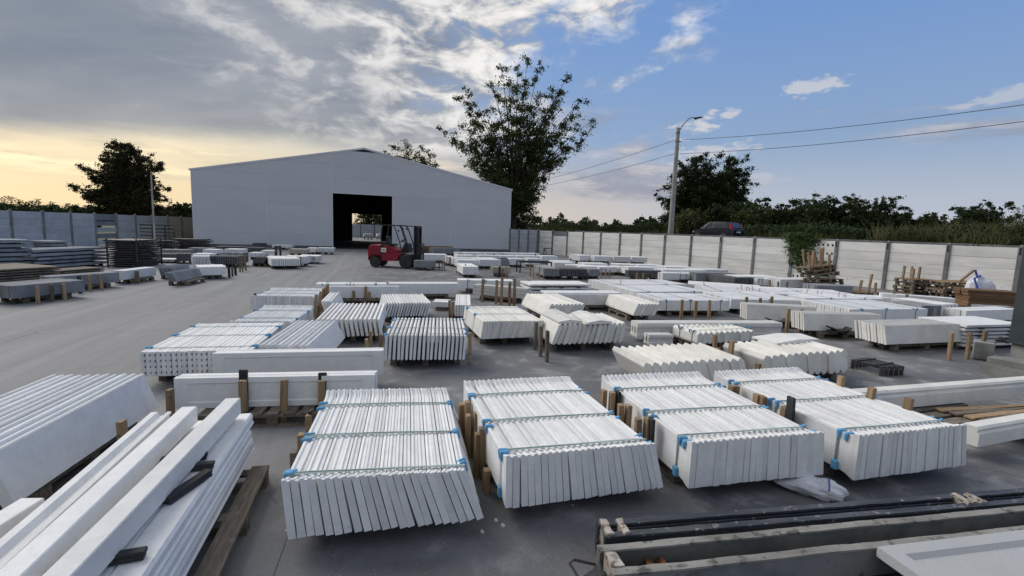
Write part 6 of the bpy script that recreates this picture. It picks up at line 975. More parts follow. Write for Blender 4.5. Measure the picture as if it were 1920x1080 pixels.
for sd in (-1, 1):
    def sp(x, f): return (x, sd*(.79*(1-.18*f)+.006), .92+(.50)*f)
    for q in ([(-.12, .08), (.78, .08), (.28, .86), (-.12, .90)], [(-1.08, .08), (-.20, .08), (-.20, .90), (-1.0, .86)], [(-1.55, .12), (-1.16, .08), (-1.09, .84), (-1.42, .74)]):
        vs = [sp(*p) for p in q]; vs2 = [(x, y-sd*.01, z) for x, y, z in vs]
        obj('window', MB().loft([vs, vs2]), 'car_glass', car)
    for xx in (-1.2, 1.2):
        wl = obj('wheel', MB().cyl((0, 0, 0), (0, sd, 0), .30, .2, 20), 'tyre', car, (xx, sd*.66, .30)); obj('rim', MB().cyl((0, sd*.2, 0), (0, sd, 0), .19, .01, 12), 'rim', wl)
    obj('tail_light', MB().loft([[(-1.93, sd*.60, .84), (-1.84, sd*.79, .86), (-1.70, sd*.76, 1.28), (-1.74, sd*.64, 1.30)], [(-1.86, sd*.58, .86), (-1.7, sd*.76, .86), (-1.6, sd*.72, 1.26), (-1.64, sd*.60, 1.28)]]), 'tail_red', car)
    obj('headlight', MB().cbox(1.62, 1.82, min(sd*.45, sd*.72), max(sd*.45, sd*.72), .56, .68, .02), 'lamp_glass', car)
    obj('door_mirror', MB().cbox(.62, .74, min(sd*.82, sd*.96), max(sd*.82, sd*.96), .95, 1.06, .02), 'car_paint', car)
obj('rear_window', MB().loft([[(-1.89, -.58, .98), (-1.89, .58, .98), (-1.60, .52, 1.34), (-1.60, -.52, 1.34)], [(-1.86, -.58, .98), (-1.86, .58, .98), (-1.57, .52, 1.34), (-1.57, -.52, 1.34)]]), 'car_glass', car)
obj('number_plate', MB().box(-1.985, -1.96, -.26, .26, .60, .71), 'plate_white', car)
obj('bumper', MB().cbox(-1.97, -1.8, -.72, .72, .30, .52, .03), 'car_paint', car)

# ================================================================= POLES AND CABLES
pb = (11.98, 37.0, 1.85)
lp = thing('utility_pole', 'tall pale concrete pole carrying a street lamp behind the white wall', 'utility pole', pb)
obj('pole', MB().tube([(0, 0, 0), (0, 0, 4), (0, 0, 8.25)], [.21, .17, .135], 10), 'pole_concrete', lp)
arm = obj('lamp_arm', MB().tube([(.05, 0, 7.9), (.25, 0, 8.35), (.72, 0, 8.93), (.85, 0, 9.0), (1.15, 0, 9.02)], .03, 6), 'rim', lp)
obj('lamp_head', MB().loft([[(x, -w_, z), (x, w_, z), (x, w_, z+h_), (x, -w_, z+h_)] for x, w_, z, h_ in ((1.1, .05, 8.97, .06), (1.25, .12, 8.88, .16), (1.45, .14, 8.96, .12), (1.75, .08, 9.05, .04))]), 'rim', arm)
for z in (7.2, 7.85): obj('band', MB().cyl((0, 0, z), (0, 0, 1), .165, .05, 12), 'rim', lp)
obj('insulator', MB().tube([(.15, 0, 7.3), (.32, 0, 7.25)], .03, 6).tube([(.2+.1*math.cos(k*.7), 0, 6.9+.12*math.sin(k*.7)) for k in range(9)], .012, 5), 'rim', lp)
obj('insulator', MB().tube([(.15, 0, 5.9), (.28, 0, 5.88)], .03, 6), 'rim', lp)
def cable(label, A_, B_, sag):
    A_ = Vector(A_); B_ = Vector(B_); pts = []
    for k in range(25): f = k/24; p = A_.lerp(B_, f); p.z -= sag*4*f*(1-f); pts.append(p)
    tag(obj('power_cable', MB().tube(pts, .016, 5), 'rubber'), label, 'cable', 'power cables on the concrete pole')
top1 = Vector((pb[0]+.3, pb[1], 9.239)); top2 = Vector((pb[0]+.28, pb[1], 8.229))
cable('upper power cable running right from the concrete pole', top1, (23.15, 21, 8.43), .25)
cable('lower power cable running right from the concrete pole', top2, (23.27, 21, 7.74), .25)
cable('upper power cable running left behind the big tree', top1-Vector((.4, 0, 0)), (-2.16, 75, 8.52), .5)
cable('lower power cable running left behind the big tree', top2-Vector((.4, 0, 0)), (-2.15, 75, 7.96), .5)
P_ = (-20.89, 28, 1.79)
q = thing('lamp_post', 'thin grey lamp post in front of the left wall', 'lamp post', (P_[0], P_[1], 0)); obj('pole', MB().tube([(0, 0, 0), (0, 0, 4.608)], [.06, .04], 8), 'pole_concrete', q); obj('base_plate', MB().cbox(-.15, .15, -.15, .15, 0, .05, .01), 'pole_concrete', q)

# ================================================================= STEEL COLUMN, BLOCKS, RACKS (right and back)
cxy = Vector((10.02, 9.02))
sc_ = thing('steel_column', 'dark blue grey steel column on a concrete pedestal at the right edge', 'column', (cxy.x, cxy.y, 0), R(10))
obj('shaft', MB().cbox(-.04, .36, -.02, .40, .33, 5.5, .01), 'steel_dark', sc_); obj('base_plate', MB().cbox(-.07, .40, -.05, .43, .30, .329, .004), 'steel_dark', sc_); obj('pedestal', MB().cbox(0, .34, .0, .36, 0, .299, .01), 'concrete', sc_)
def cblock(label, O_, E_, dep, zt, name='concrete_block', m_='concrete', lift=.0, cat='concrete block'):
    O_ = Vector(O_); E_ = Vector(E_); d_ = E_-O_
    return tag(obj(name, MB().cbox(0, d_.length, 0, dep, 0, zt-lift, .012), m_, None, (O_.x, O_.y, lift), (0, 0, math.atan2(d_.y, d_.x))), label, cat)
cblock('cube of pale cast concrete beside the stacked perforated sheets', (8.972, 9.127), (9.187, 8.926), .42, 0.348, lift=.02)
cblock('low concrete footing slab below the steel column', (8.956, 8.821), (9.206, 8.338), .5, .13, name='footing_slab', cat='footing')
P_ = Vector((8.142, 8.121)); Q_ = Vector((8.42, 7.597)); d_ = Q_-P_
ch = obj('channel_beam', MB().box(0, d_.length+.8, 0, .03, .0, .16).box(0, d_.length+.8, .12, .15, 0, .16).box(0, d_.length+.8, .031, .119, 0, .1), 'concrete', None, (P_.x, P_.y, 0), (0, 0, math.atan2(d_.y, d_.x))); tag(ch, 'low channel shaped concrete beam in front of the footing slab', 'channel beam')
tag(obj('black_bag', MB().loft([[(.09*k*math.cos(a_), .07*k*math.sin(a_), z) for a_ in [2*PI*i/9 for i in range(9)]] for k, z in ((1, 0), (1.05, .03), (.7, .07), (.2, .09))]), 'rubber', None, (*(9.3, 8.957), .40)), 'small black rag lump on top of the concrete cube', 'rag')
tp_ = Vector((0.945, 13.102)); tq_ = Vector((3.14, 13.658)); d_ = tq_-tp_
tag(obj('top_slab', MB().cbox(0, d_.length, -.02, .55, 0, .045, .006), 'white', None, (tp_.x, tp_.y, .447), (0, 0, math.atan2(d_.y, d_.x))), 'thin white slab lying flat on the upright pale panels', 'slab')
# black steel forms with legs
P_ = Vector((5.921, 8.137)); Q_ = Vector((6.122, 7.674)); d_ = Q_-P_
ff = thing('form_rack', 'black steel trestle forms with legs behind the front row', 'steel forms', (P_.x, P_.y, 0), math.atan2(d_.y, d_.x))
L_ = d_.length
for k in range(5):
    obj('form_bar', MB().cbox(.0, L_+.02*k, .0, .04, .12, .165, .004).cbox(L_-.05+.02*k, L_+.019*k, -.002, .042, 0, .118, .004).cbox(.0, .04, -.001, .041, 0, .118, .004), 'black_steel', ff, (0, .10*k, 0))
obj('cross_bar', MB().box(.1, .14, -.02, .46, .167, .18).box(L_-.12, L_-.09, -.02, .46, .167, .18), 'black_steel', ff)
def frame_rack(label, O_, W_, H_, zb=0., nb=1, vert=(0, 1), th=.06, dep=.5, a=.2, name='steel_rack'):
    t_ = thing(name, label, 'steel rack', (O_[0], O_[1], zb), a)
    for f in vert:
        obj('upright', MB().box(f*(W_-th), f*(W_-th)+th, 0, th, 0, H_), 'black_steel', t_)
    for k in range(nb): z = H_-th*.9-k*(H_*.72/max(1, nb-1) if nb > 1 else 0); obj('rail', MB().box(-.002, W_+.002, -.03, -.002, z, z+th*.9), 'black_steel', t_)
    return t_
h1 = 0.945
t_ = frame_rack('black square steel frame standing among the white blocks', (2.084, 32.984), .62, 0.99, th=.07)
obj('brace', MB().tube([(.05, .03, 1.), (.5, .03, .1)], .02, 5), 'black_steel', t_)
frame_rack('two black steel posts near the lone ribbed bundle', (-14.413, 29.053), .34, 0.71, th=.1, vert=(0, 1))
p_ = (-25.735, 33.157)
t_ = frame_rack('tall black ladder rack with six rails before the left wall', p_, 2.1, 1.68, nb=6, vert=(.36, .74), th=.09)
frame_rack('small black frame atop the dark forms by the barn', (-28.176, 39.937), .65, 1.14, nb=2, th=.06)
# table like rack centre back
p_ = (0.353, 24.258)
t_ = thing('steel_table', 'low black steel table frame behind the fanned grey slabs', 'steel table', (*p_, 0), R(12)); H_ = 0.59
for xx in (0, 1.65):
    for yy in (0, .8): obj('leg', MB().box(xx, xx+.06, yy, yy+.06, 0, H_-.06), 'black_steel', t_)
obj('top_frame', MB().box(0, 1.71, 0, .05, H_-.059, H_).box(0, 1.71, .81, .86, H_-.059, H_).box(0, .05, .051, .809, H_-.059, H_).box(1.66, 1.71, .051, .809, H_-.059, H_), 'black_steel', t_)
# arched stone
p_ = (-0.842, 26.765); q_ = (-0.155, 26.687); W_ = (Vector(q_)-Vector(p_)).length
sec_ = [(0, 0), (W_, 0), (W_, .2)]+[(W_/2+W_/2*math.cos(a_)*.95, .3+.2*math.sin(a_)) for a_ in [PI*k/10 for k in range(11)]]+[(0, .2)]
tag(obj('arched_stone', MB().loft([[(x, y, z) for x, z in sec_] for y in (0, .1)]), 'grey', None, (*p_, .12), (R(-6), 0, R(15))), 'grey stone slab with rounded top standing among white blocks', 'stone slab')
tag(obj('bearer', MB().box(0, W_, 0, .1, 0, .118), 'wood_old', None, (*p_, 0), (0, 0, R(15))), 'wooden bearer below the arched grey stone', 'bearer')
# slanted white pieces on the left
p_ = (-12.691, 23.745)
for k, (dx, s_) in enumerate(((.0, 'left'), (.32, 'right'))):
    pass
mb = MB().loft([[(0, y, 0), (.28, y, 0), (.62, y, .42), (.78, y, .42), (.78, y, .50), (.58, y, .50), (.24, y, .08), (0, y, .08)] for y in (0, .1)])
tag(obj('slanted_slab', mb, 'cream', None, (*p_, .03), (0, 0, R(12))), 'slanted white angle piece beside the dark leaning slab', 'angle piece')
# broken pallets heap, right
def loose_pallet(label, loc, rot, grp, stk=()):
    t_ = thing('broken_pallet', label, 'pallet', loc, 0, grp); t_.rotation_euler = rot
    for k in range(6): obj('deck_board', cached('bp_d', lambda: MB().box(0, 1.15, 0, .1, 0, .022).mesh('b')), 'wood' if (k*7+len(label)) % 3 else 'wood_old', t_, (0, k*.145, .122))
    for k in range(3):
        obj('runner', cached('bp_r', lambda: MB().box(0, .1, 0, .83, 0, .022).mesh('b')), 'wood_old', t_, (k*.525, 0, 0)); obj('stringer', cached('bp_r', None), 'wood_old', t_, (k*.525, 0, .1))
        for j in range(3): obj('block', cached('bp_k', lambda: MB().box(.002, .098, 0, .12, .0225, .099).mesh('b')), 'wood_old', t_, (k*.525, j*.355, 0))
    for (x, y, h_, tx, ty) in stk: obj('stake', MB().cbox(-.03, .03, -.04, .04, 0, h_, .004), 'wood', t_, (x, y, .145), (R(tx), R(ty), 0))
    return t_
g_ = 'discarded pallets heaped before the right wall'; b_ = Vector((12.691, 19.034))
names = ['lowest', 'second lowest', 'third lowest', 'middle', 'third highest', 'second highest', 'topmost']
for k in range(7):
    st_ = [] if k < 4 else [(.12+.33*j, .12+.22*((j+k) % 3), .62+.12*((j*3+k) % 3), -6+3*(j % 3), -8+4*((j+k) % 4)) for j in range(3)]
    loose_pallet(names[k]+' pallet of the leaning heap before the right wall', (b_.x+.06*(k % 3)-.10*k, b_.y+.25+.04*k, .02+.153*k*.98), (R(-3+(k % 3)*2), R(-3+2*(k % 4)-k*1.4), R(8+6*(k % 3))), g_, st_)
loose_pallet('low pallet with stakes in front of the leaning heap', (b_.x+1.05, b_.y-.15, .02), (0, 0, R(14)), g_, [(.1, .1, .5, 4, 3), (.5, .05, .75, -3, 10), (.9, .1, .4, 2, -4)])
b_ = Vector((15.91, 18.908))
for k in range(5):
    loose_pallet(['lowest', 'second', 'third', 'fourth', 'top'][k]+' pallet of the neat pile beside the timber', (b_.x+.03*(k % 2), b_.y+.1, .02+.1475*k), (0, 0, R(6+2*(k % 3))), g_, [(.05, .1, .42, 2, 0), (.2, .3, .5, -2, 1), (.32, .1, .5, 0, 2), (.15, .6, .5, 1, 1)] if k == 4 else [])
b_ = Vector((16.21, 17.866))
for k in range(5):
    loose_pallet(['lowest', 'second', 'third', 'fourth', 'top'][k]+' pallet of the broken pile next to the sacks', (b_.x+.04*(k % 2), b_.y+.1, .02+.152*k), (R(1), R(2-k), R(-20+9*(k % 3))), g_, [(.6, .2, .6, 25, 30)] if k == 4 else [])
# sacks beside
def sackobj(label, loc, s_, seed, m_='sack'):
    r2 = random.Random(seed); mb = MB(); nu, nv = 16, 9
    for i in range(nu):
        for j in range(nv+1):
            th = 2*PI*i/nu; ph = PI*j/nv; k_ = 1+.09*math.sin(3*th+seed)+r2.uniform(-.05, .05)
            mb.v.append((math.cos(th)*math.sin(ph)*s_[0]*k_, math.sin(th)*math.sin(ph)*s_[1]*k_, (math.cos(ph)*.5+.5)*s_[2]*k_))
    mb.f += [(i*(nv+1)+j, i*(nv+1)+j+1, ((i+1) % nu)*(nv+1)+j+1, ((i+1) % nu)*(nv+1)+j) for i in range(nu) for j in range(nv)]
    return tag(obj('sack', mb, m_, None, loc), label, 'sack')
s2 = sackobj('bulky white woven sack with a blue band between pallets and timber', (*(17.11, 17.551), .0), (.5, .35, 1.0), 3)
obj('band', MB().tube([(-.28, -.36, .2), (-.33, -.33, .6), (-.42, -.22, 1.0), (-.1, -.1, 1.08)], .035, 5), 'sack_stripe', s2)
obj('band', MB().tube([(-.2, -.1, 1.02), (-.32, -.1, 1.3)], .035, 5), 'sack_stripe', s2)
sackobj('pale translucent sack slumped left of the neat pallet pile', (*(16.373, 19.628), 0), (.22, .2, .75), 8)
for (a_, b2, lb, z, m_) in (((17.884, 23.809), (18.04, 22.98), 'white boxy slab bundle with blue strap behind the pallet heap', .62, 'white'), ((17.9, 22.732), (18.263, 22.425), 'pinkish grey ribbed block behind the pallet heap', .6, 'beige')):
    cblock(lb, a_, b2, .7, z, name='slab_block', m_=m_, lift=.12, cat='slab block')
# black straps bits, crossed rubber sheets by the trio
for (q0, lb) in (((6.512, 11.381), 'folded black rubber sheet between the first two leaning stacks'), ((7.449, 10.556), 'folded black rubber sheet between the last two leaning stacks')):
    mb = MB()
    for (ax, az, bx, bz) in ((-.38, .22, .0, .06), (-.34, .12, .05, .15), (-.1, .02, .1, .2)): mb.loft([[(ax, y, az), (bx, y, bz), (bx, y, bz+.03), (ax, y, az+.03)] for y in (-.1, .1)])
    tag(obj('rubber_sheet', mb, 'rubber', None, (q0[0], q0[1], .05), (0, 0, R(5))), lb, 'rubber sheet', 'folded black rubber sheets')
# pink foam tips on the padded field
for i, (x, y) in enumerate([(7.65, 16.19), (7.717, 16.063), (7.824, 15.95), (7.927, 15.978), (8.012, 15.86), (8.177, 15.765), (9.809, 16.198), (9.728, 15.765), (10.07, 15.72), (10.117, 15.6), (10.283, 15.015), (10.464, 15.059), (10.467, 14.94), (3.782, 16.627), (5.084, 17.905)]):
    tag(obj('foam_strip', MB().cbox(-.02, .02, -.01, .01, 0, .07+.05*((i*5) % 3), .003), 'pink', None, (x, y, .43), (R(8*((i % 3)-1)), R(10*((i % 4)-1.5)), 0)), 'pale pink foam strip sticking up between white bundles', 'foam strip', 'pink foam strips between the white bundles')
# ================================================================= VEGETATION
def leaf_mesh(name, cen, size, seed, m_, parent=None, flat=.0, stretch=1.):
    g = np.random.default_rng(seed); n_ = len(cen); cen = np.asarray(cen)
    a = g.normal(size=(n_, 3)); a /= np.linalg.norm(a, axis=1)[:, None]; b_ = g.normal(size=(n_, 3)); b_ -= (a*b_).sum(1)[:, None]*a; b_ /= np.linalg.norm(b_, axis=1)[:, None]
    s_ = size*g.uniform(.6, 1.35, n_)[:, None]; a = a*s_*stretch; b_ = b_*s_*.62
    v = np.stack([cen-a*.5, cen+b_*.5, cen+a*.5, cen-b_*.5], 1).reshape(-1, 3)
    me = bpy.data.meshes.new(name); me.vertices.add(n_*4); me.vertices.foreach_set('co', v.astype(np.float32).ravel())
    me.loops.add(n_*4); me.loops.foreach_set('vertex_index', np.arange(n_*4, dtype=np.int32)); me.polygons.add(n_)
    me.polygons.foreach_set('loop_start', np.arange(0, n_*4, 4, dtype=np.int32)); me.polygons.foreach_set('loop_total', np.full(n_, 4, dtype=np.int32)); me.update(calc_edges=True)
    me.materials.append(MATS[m_]); o = bpy.data.objects.new(name, me); COL.objects.link(o); o.parent = parent; return o
def tree(name, label, loc, tips, trunk_h, trunk_r, n_leaf, size, seed, m_='leaf_dark', depth=.8, spread=.9, start=.35, group=None, lean=0., cat='tree', nsub=4, puff=1.):
    """tips: (dx, z) outline targets seen from the yard; each becomes a limb with side twigs in depth too"""
    g = random.Random(seed); t_ = thing(name, label, cat, loc, 0, group)
    tb = MB(); zmax = max(z for _, z in tips)-loc[2]; base = Vector((0, 0, 0))
    fork = Vector((lean, 0, trunk_h)); tb.tube([base, base.lerp(fork, .5)+Vector((g.uniform(-.1, .1), 0, 0)), fork], [trunk_r*1.25, trunk_r, trunk_r*.85], 8)
    cen = []; wid = max(abs(x) for x, _ in tips)
    for i, (dx, z) in enumerate(tips):
        z -= loc[2]
        dy = g.uniform(-1, 1)*wid*depth*(1-.35*abs(dx)/wid)
        tip = Vector((dx, dy, z)); st_ = fork.lerp(base, g.uniform(0, .25)); L_ = (tip-st_).length
        midp = st_.lerp(tip, .45)+Vector((-dx*.12, -dy*.12, L_*.07)); pts = [st_, st_.lerp(midp, .55), midp, midp.lerp(tip, .5)+Vector((0, 0, L_*.02)), tip]
        rb = trunk_r*g.uniform(.22, .42); tb.tube(pts, [rb, rb*.8, rb*.55, rb*.3, rb*.1], 5, caps=False)
        # twigs with leaf clumps
        for k in range(nsub):
            f = start+(1-start)*(k+.7)/nsub; q = midp.lerp(tip, (f-.45)/.55) if f > .45 else st_.lerp(midp, f/.45)
            rr = spread*(1.25-f*.75)
            for c_ in range(3):
                e = q+Vector((g.gauss(0, 1), g.gauss(0, 1), g.gauss(0, .8)))*rr*.75
                tb.tube([q, q.lerp(e, .6), e], [rb*.18, rb*.12, rb*.05], 3, caps=False)
                cen.append((e.x, e.y, e.z, rr*puff*g.uniform(.28, .52)))
        cen.append((tip.x, tip.y, tip.z, spread*.26))
    obj('trunk', tb, 'bark', t_)
    gg = np.random.default_rng(seed); cen = np.array(cen); wgt = cen[:, 3]**1.6; wgt /= wgt.sum(); idx = gg.choice(len(cen), n_leaf, p=wgt)
    P = cen[idx, :3]+gg.normal(size=(n_leaf, 3))*cen[idx, 3:4]*np.array([1, 1, .75])*gg.uniform(.35, 1.0, (n_leaf, 1))
    cr = leaf_mesh('crown', P, size, seed, m_, t_); return t_
def blob_tips(env, n_, seed):
    """random limb targets inside an outline given as (z, xl, xr)"""
    g = random.Random(seed); zs = [e[0] for e in env]; out = []
    for k in range(n_):
        z = g.uniform(min(zs), max(zs))
        for (z0, a0, b0), (z1, a1, b1) in zip(env, env[1:]):
            if min(z0, z1) <= z <= max(z0, z1):
                f = (z-z0)/(z1-z0+1e-9); a, b = a0+(a1-a0)*f, b0+(b1-b0)*f
        u = g.choice((g.uniform(0, 1), g.uniform(0, .12), g.uniform(.88, 1)))
        out.append((a+(b-a)*u, z))
    return out
big_tips = [(-0.13, 21.29), (0.98, 21.21), (2.33, 20.43), (5.72, 19.96), (5.11, 18.88), (-1.9700000000000002, 20.29), (-3.09, 19.2), (-6.18, 18.03), (-6.9399999999999995, 17.0), (-5.71, 16.15), (-8.86, 13.52), (-7.32, 12.36), (-6.49, 13.72), (-3.8499999999999996, 15.91), (-5.14, 11.03), (-3.58, 10.16), (7.300000000000001, 17.17), (6.7, 16.25), (8.47, 14.69), (7.87, 12.98), (6.13, 11.83), (3.34, 8.24), (2.4, 6.97), (1.46, 5.69), (4.82, 18.16), (3.9099999999999997, 15.74), (-1.0499999999999998, 18.38), (0.8, 18.14), (-3.5599999999999996, 13.21), (-2.01, 11.44), (1.43, 13.38), (3.0100000000000002, 11.12), (-0.12, 9.05), (-1.7099999999999997, 8.38), (-4.53, 8.9), (-3.92, 7.38), (-2.35, 6.19), (2.99, 14.03), (-0.13, 15.13), (-1.06, 13.29), (2.35, 16.41), (4.87, 13.49), (6.1, 14.43), (4.27, 10.42), (0.5, 10.91), (-2.97, 8.34), (-0.76, 7.17), (0.8200000000000001, 7.54)]
bx = (-0.09, 58, 1.54)
tree('poplar_tree', 'tall open tree with fanned limbs rising behind the right end of the barn', (bx[0], bx[1], 0), [t for t in big_tips if t[1] > 6.2]+[(1.6, 7.0), (2.4, 8.6), (1.2, 5.4), (2.9, 6.6), (.4, 6.2), (2.0, 4.6)], 4.2, .42, 62000, .22, 21, 'leaf_mid', depth=.45, spread=1.0, start=.40, nsub=6, puff=1.3)
bx = (-15.71, 72, 1.64)
tree('young_tree', 'sparse leafy tree top showing above the barn roof', (bx[0], bx[1], 0), [(-0.8599999999999994, 14.28), (-0.08000000000000007, 13.85), (-2.1799999999999997, 13.48), (-3.4299999999999997, 12.83), (-4.210000000000001, 12.35), (1.870000000000001, 13.69), (2.6499999999999986, 13.18), (3.8299999999999983, 12.23), (4.379999999999999, 10.96), (0.6999999999999993, 12.51), (-1.6400000000000006, 12.28), (-0.47000000000000064, 11.71), (1.8699999999999992, 11.79), (2.66, 11.05), (-2.820000000000002, 11.63), (0.3199999999999985, 10.97)], 6, .25, 12000, .24, 5, 'leaf_olive', depth=.6, spread=1.0, nsub=5, puff=1.5)
bx = (-49.68, 62, 1.86)
lt = blob_tips([(11.037, -0.6699999999999946, 0.9500000000000028), (9.858, -2.8400000000000034, 1.6199999999999974), (8.872, -2.4299999999999997, 4.199999999999996), (7.881, -4.609999999999999, 4.199999999999996), (6.887, -3.6000000000000014, 3.530000000000001), (5.888, -4.969999999999999, 5.039999999999999), (4.551, -5.460000000000001, 5.32), (3.206, -5.199999999999996, 4.790000000000006), (2.396, -3.979999999999997, 4.25)], 70, 4)
lt += [(0.269999999999996, 11.2), (0.8100000000000023, 11.09), (-3.1000000000000014, 10.17), (4.190000000000005, 9.89), (-5.410000000000004, 8.25), (-4.270000000000003, 7.76), (-5.649999999999999, 5.58), (-5.670000000000002, 4.24), (5.449999999999996, 5.75), (4.640000000000001, 4.58), (3.789999999999999, 9.02)]
tree('dark_tree', 'dense dark tree standing beyond the left wall against the sunset', (bx[0], bx[1], 0), lt, 2.2, .3, 90000, .22, 9, 'leaf_red', depth=.38, spread=.9, start=.3, puff=1.25)
bx = (23.76, 62, 2.98)
rt = blob_tips([(12.294, 0.1999999999999993, 2.539999999999999), (11.313, -2.9399999999999977, 4.220000000000002), (9.997, -3.360000000000003, 4.899999999999999), (8.675, -4.52, 5.59), (7.346, -5.0, 5.260000000000002), (6.01, -5.149999999999999, 4.460000000000001), (4.666, -4.890000000000001, 3.9399999999999977), (3.316, -4.900000000000002, 3.6099999999999994)], 75, 6)
rt += [(0.6699999999999982, 12.56), (1.5299999999999976, 12.32), (4.549999999999997, 12.1), (5.919999999999998, 8.86), (5.370000000000001, 10.62), (-5.129999999999999, 8.16), (-5.400000000000002, 6.69), (-1.4800000000000004, 11.7), (-3.3500000000000014, 10.99)]
tree('round_tree', 'broad dark tree behind the concrete pole and the wall', (bx[0], bx[1], 1.9), rt, 2., .4, 90000, .22, 12, 'leaf_dark', depth=.45, spread=.95, start=.3, puff=1.25)
# bushes and small trees along the right horizon
bush = [(1440,372,430,58,48,'leaf_dark','bushy tree right of the broad dark tree'),(1410,385,440,30,44,'leaf_mid','low green shrub beside the parked car'),(1505,365,432,40,55,'leaf_mid','light twiggy tree second from the broad tree'),(1530,366,432,26,60,'leaf_dark','slender tree behind the light twiggy one'),(1572,368,432,42,58,'leaf_dark','rounded dark tree in the middle of the right row'),(1612,372,434,30,55,'leaf_dark','dark shrub between two rounded trees'),(1655,371,436,36,57,'leaf_dark','rounded tree with two humps in the right row'),(1715,398,438,40,70,'leaf_mid','low far hedge clump right of the humped tree'),(1760,402,440,34,72,'leaf_mid','low far hedge clump before the lone right tree'),(1838,377,445,52,60,'leaf_dark','wide dark tree near the right frame edge'),(1905,382,445,22,66,'leaf_olive','pale thin tree at the right frame edge'),(1370,378,432,32,48,'leaf_dark','dark shrub just behind the parked car'),(1292,396,436,26,44,'leaf_olive','yellow green shrub right of the concrete pole'),(1210,406,432,22,90,'leaf_dark','small dark clump left of the broad tree'),(970,388,430,16,60,'leaf_dark','dark shrub at the foot of the tall open tree'),(160,382,404,22,85,'leaf_dark','round shrub left of the dark sunset tree'),(350,382,408,26,80,'leaf_dark','round shrub between the sunset tree and the barn')]
for k, (x, yt, yb, hw, Yd, mm, lb) in enumerate(bush):
    pass
BUSH = [('bushy tree right of the broad dark tree', 'leaf_dark', 25.14, 48, 6.05, 3.09), ('low green shrub beside the parked car', 'leaf_mid', 21.64, 44, 4.92, 1.47), ('light twiggy tree second from the broad tree', 'leaf_mid', 32.75, 55, 7.16, 2.08), ('slender tree behind the light twiggy one', 'leaf_dark', 37.37, 60, 7.6, 1.73), ('rounded dark tree in the middle of the right row', 'leaf_dark', 38.79, 58, 7.38, 2.71), ('dark shrub between two rounded trees', 'leaf_dark', 39.21, 55, 6.84, 1.83), ('rounded tree with two humps in the right row', 'leaf_dark', 43.34, 57, 7.28, 2.28), ('low far hedge clump right of the humped tree', 'leaf_mid', 57.85, 70, 6.41, 3.11), ('low far hedge clump before the lone right tree', 'leaf_mid', 63.07, 72, 6.49, 2.72), ('wide dark tree near the right frame edge', 'leaf_dark', 57.74, 60, 7.57, 3.33), ('pale thin tree at the right frame edge', 'leaf_olive', 68.57, 66, 7.92, 1.32), ('dark shrub just behind the parked car', 'leaf_dark', 20.6, 47, 5.43, 1.78), ('yellow green shrub right of the concrete pole', 'leaf_olive', 15.92, 44, 4.35, 1.17), ('small dark clump left of the broad tree', 'leaf_dark', 24.42, 90, 5.34, 2.2), ('dark shrub at the foot of the tall open tree', 'leaf_dark', 0.28, 60, 4.93, 1.0), ('round shrub left of the dark sunset tree', 'leaf_dark', -75.4, 85, 3.89, 1.89), ('round shrub between the sunset tree and the barn', 'leaf_dark', -54.18, 80, 4.53, 2.13)]
for k, (lb, mm, X_, Y_, zt_, hw_) in enumerate(BUSH):
    zb_ = 1.9 if X_ > 5 else 0
    H_ = zt_-zb_; tp = blob_tips([(zt_-.02*H_, -hw_*.45, hw_*.45), (zt_-.2*H_, -hw_*.9, hw_*.9), (zt_-.6*H_, -hw_*1.1, hw_*1.1), (zb_+.1, -hw_, hw_)], 44, 40+k)
    tree('shrub' if H_ < 3.5 else 'bushy_tree', lb, (X_, Y_, zb_), tp, H_*.18, .12, int(13000*min(2.5, max(.5, hw_*H_/7))) if 'thin' not in lb else 2500, .21 if Y_ < 70 else .3, 60+k, mm, depth=.7, spread=.5+.05*H_, start=.3, group='shrubs and small trees beyond the walls', cat='shrub' if H_ < 3.5 else 'tree', nsub=3)
# far hedge masses on the horizon
def hedge(name, pts, size, seed, m_, dens):
    g = np.random.default_rng(seed); cen = []
    for (x0, y0, z0), (x1, y1, z1) in zip(pts, pts[1:]):
        L_ = math.hypot(x1-x0, y1-y0); n_ = int(L_*dens)
        f = g.uniform(0, 1, n_); zt_ = z0+(z1-z0)*f; ph = (x0+(x1-x0)*f)
        hump = .78+.14*np.sin(ph*.9+seed)+.10*np.sin(ph*2.3)+.07*np.sin(ph*5.1)
        cen.append(np.stack([x0+(x1-x0)*f+g.normal(0, .3, n_), y0+(y1-y0)*f+g.normal(0, 1.2, n_), zt_*hump*(1-g.uniform(0, 1, n_)**1.6)+g.normal(0, .12, n_)], 1))
    o = leaf_mesh(name, np.concatenate(cen), size, seed, m_); tag(o, None, kind='stuff'); return o
hg = hedge('hedge_row', [(-154.92, 140, 5.0), (-125.55, 140, 4.6), (-90.8, 130, 4.8), (-77.92, 130, 4.8)], .8, 3, 'leaf_dark', 150); tag(hg, 'far dark line of hedges beyond the left wall', 'hedge')
hg = hedge('hedge_row', [(-0.58, 120, 6.4), (9.98, 120, 6.0), (21.87, 120, 5.2), (39.04, 120, 4.2)], .8, 4, 'leaf_mid', 170); tag(hg, 'far hedge line between the tall tree and the pole', 'hedge')
hg = hedge('hedge_row', [(81.59, 110, 7.6), (96.02, 110, 6.6), (120.05, 110, 7.2)], .8, 5, 'leaf_mid', 190); tag(hg, 'far hedge line behind the reeds on the right', 'hedge')
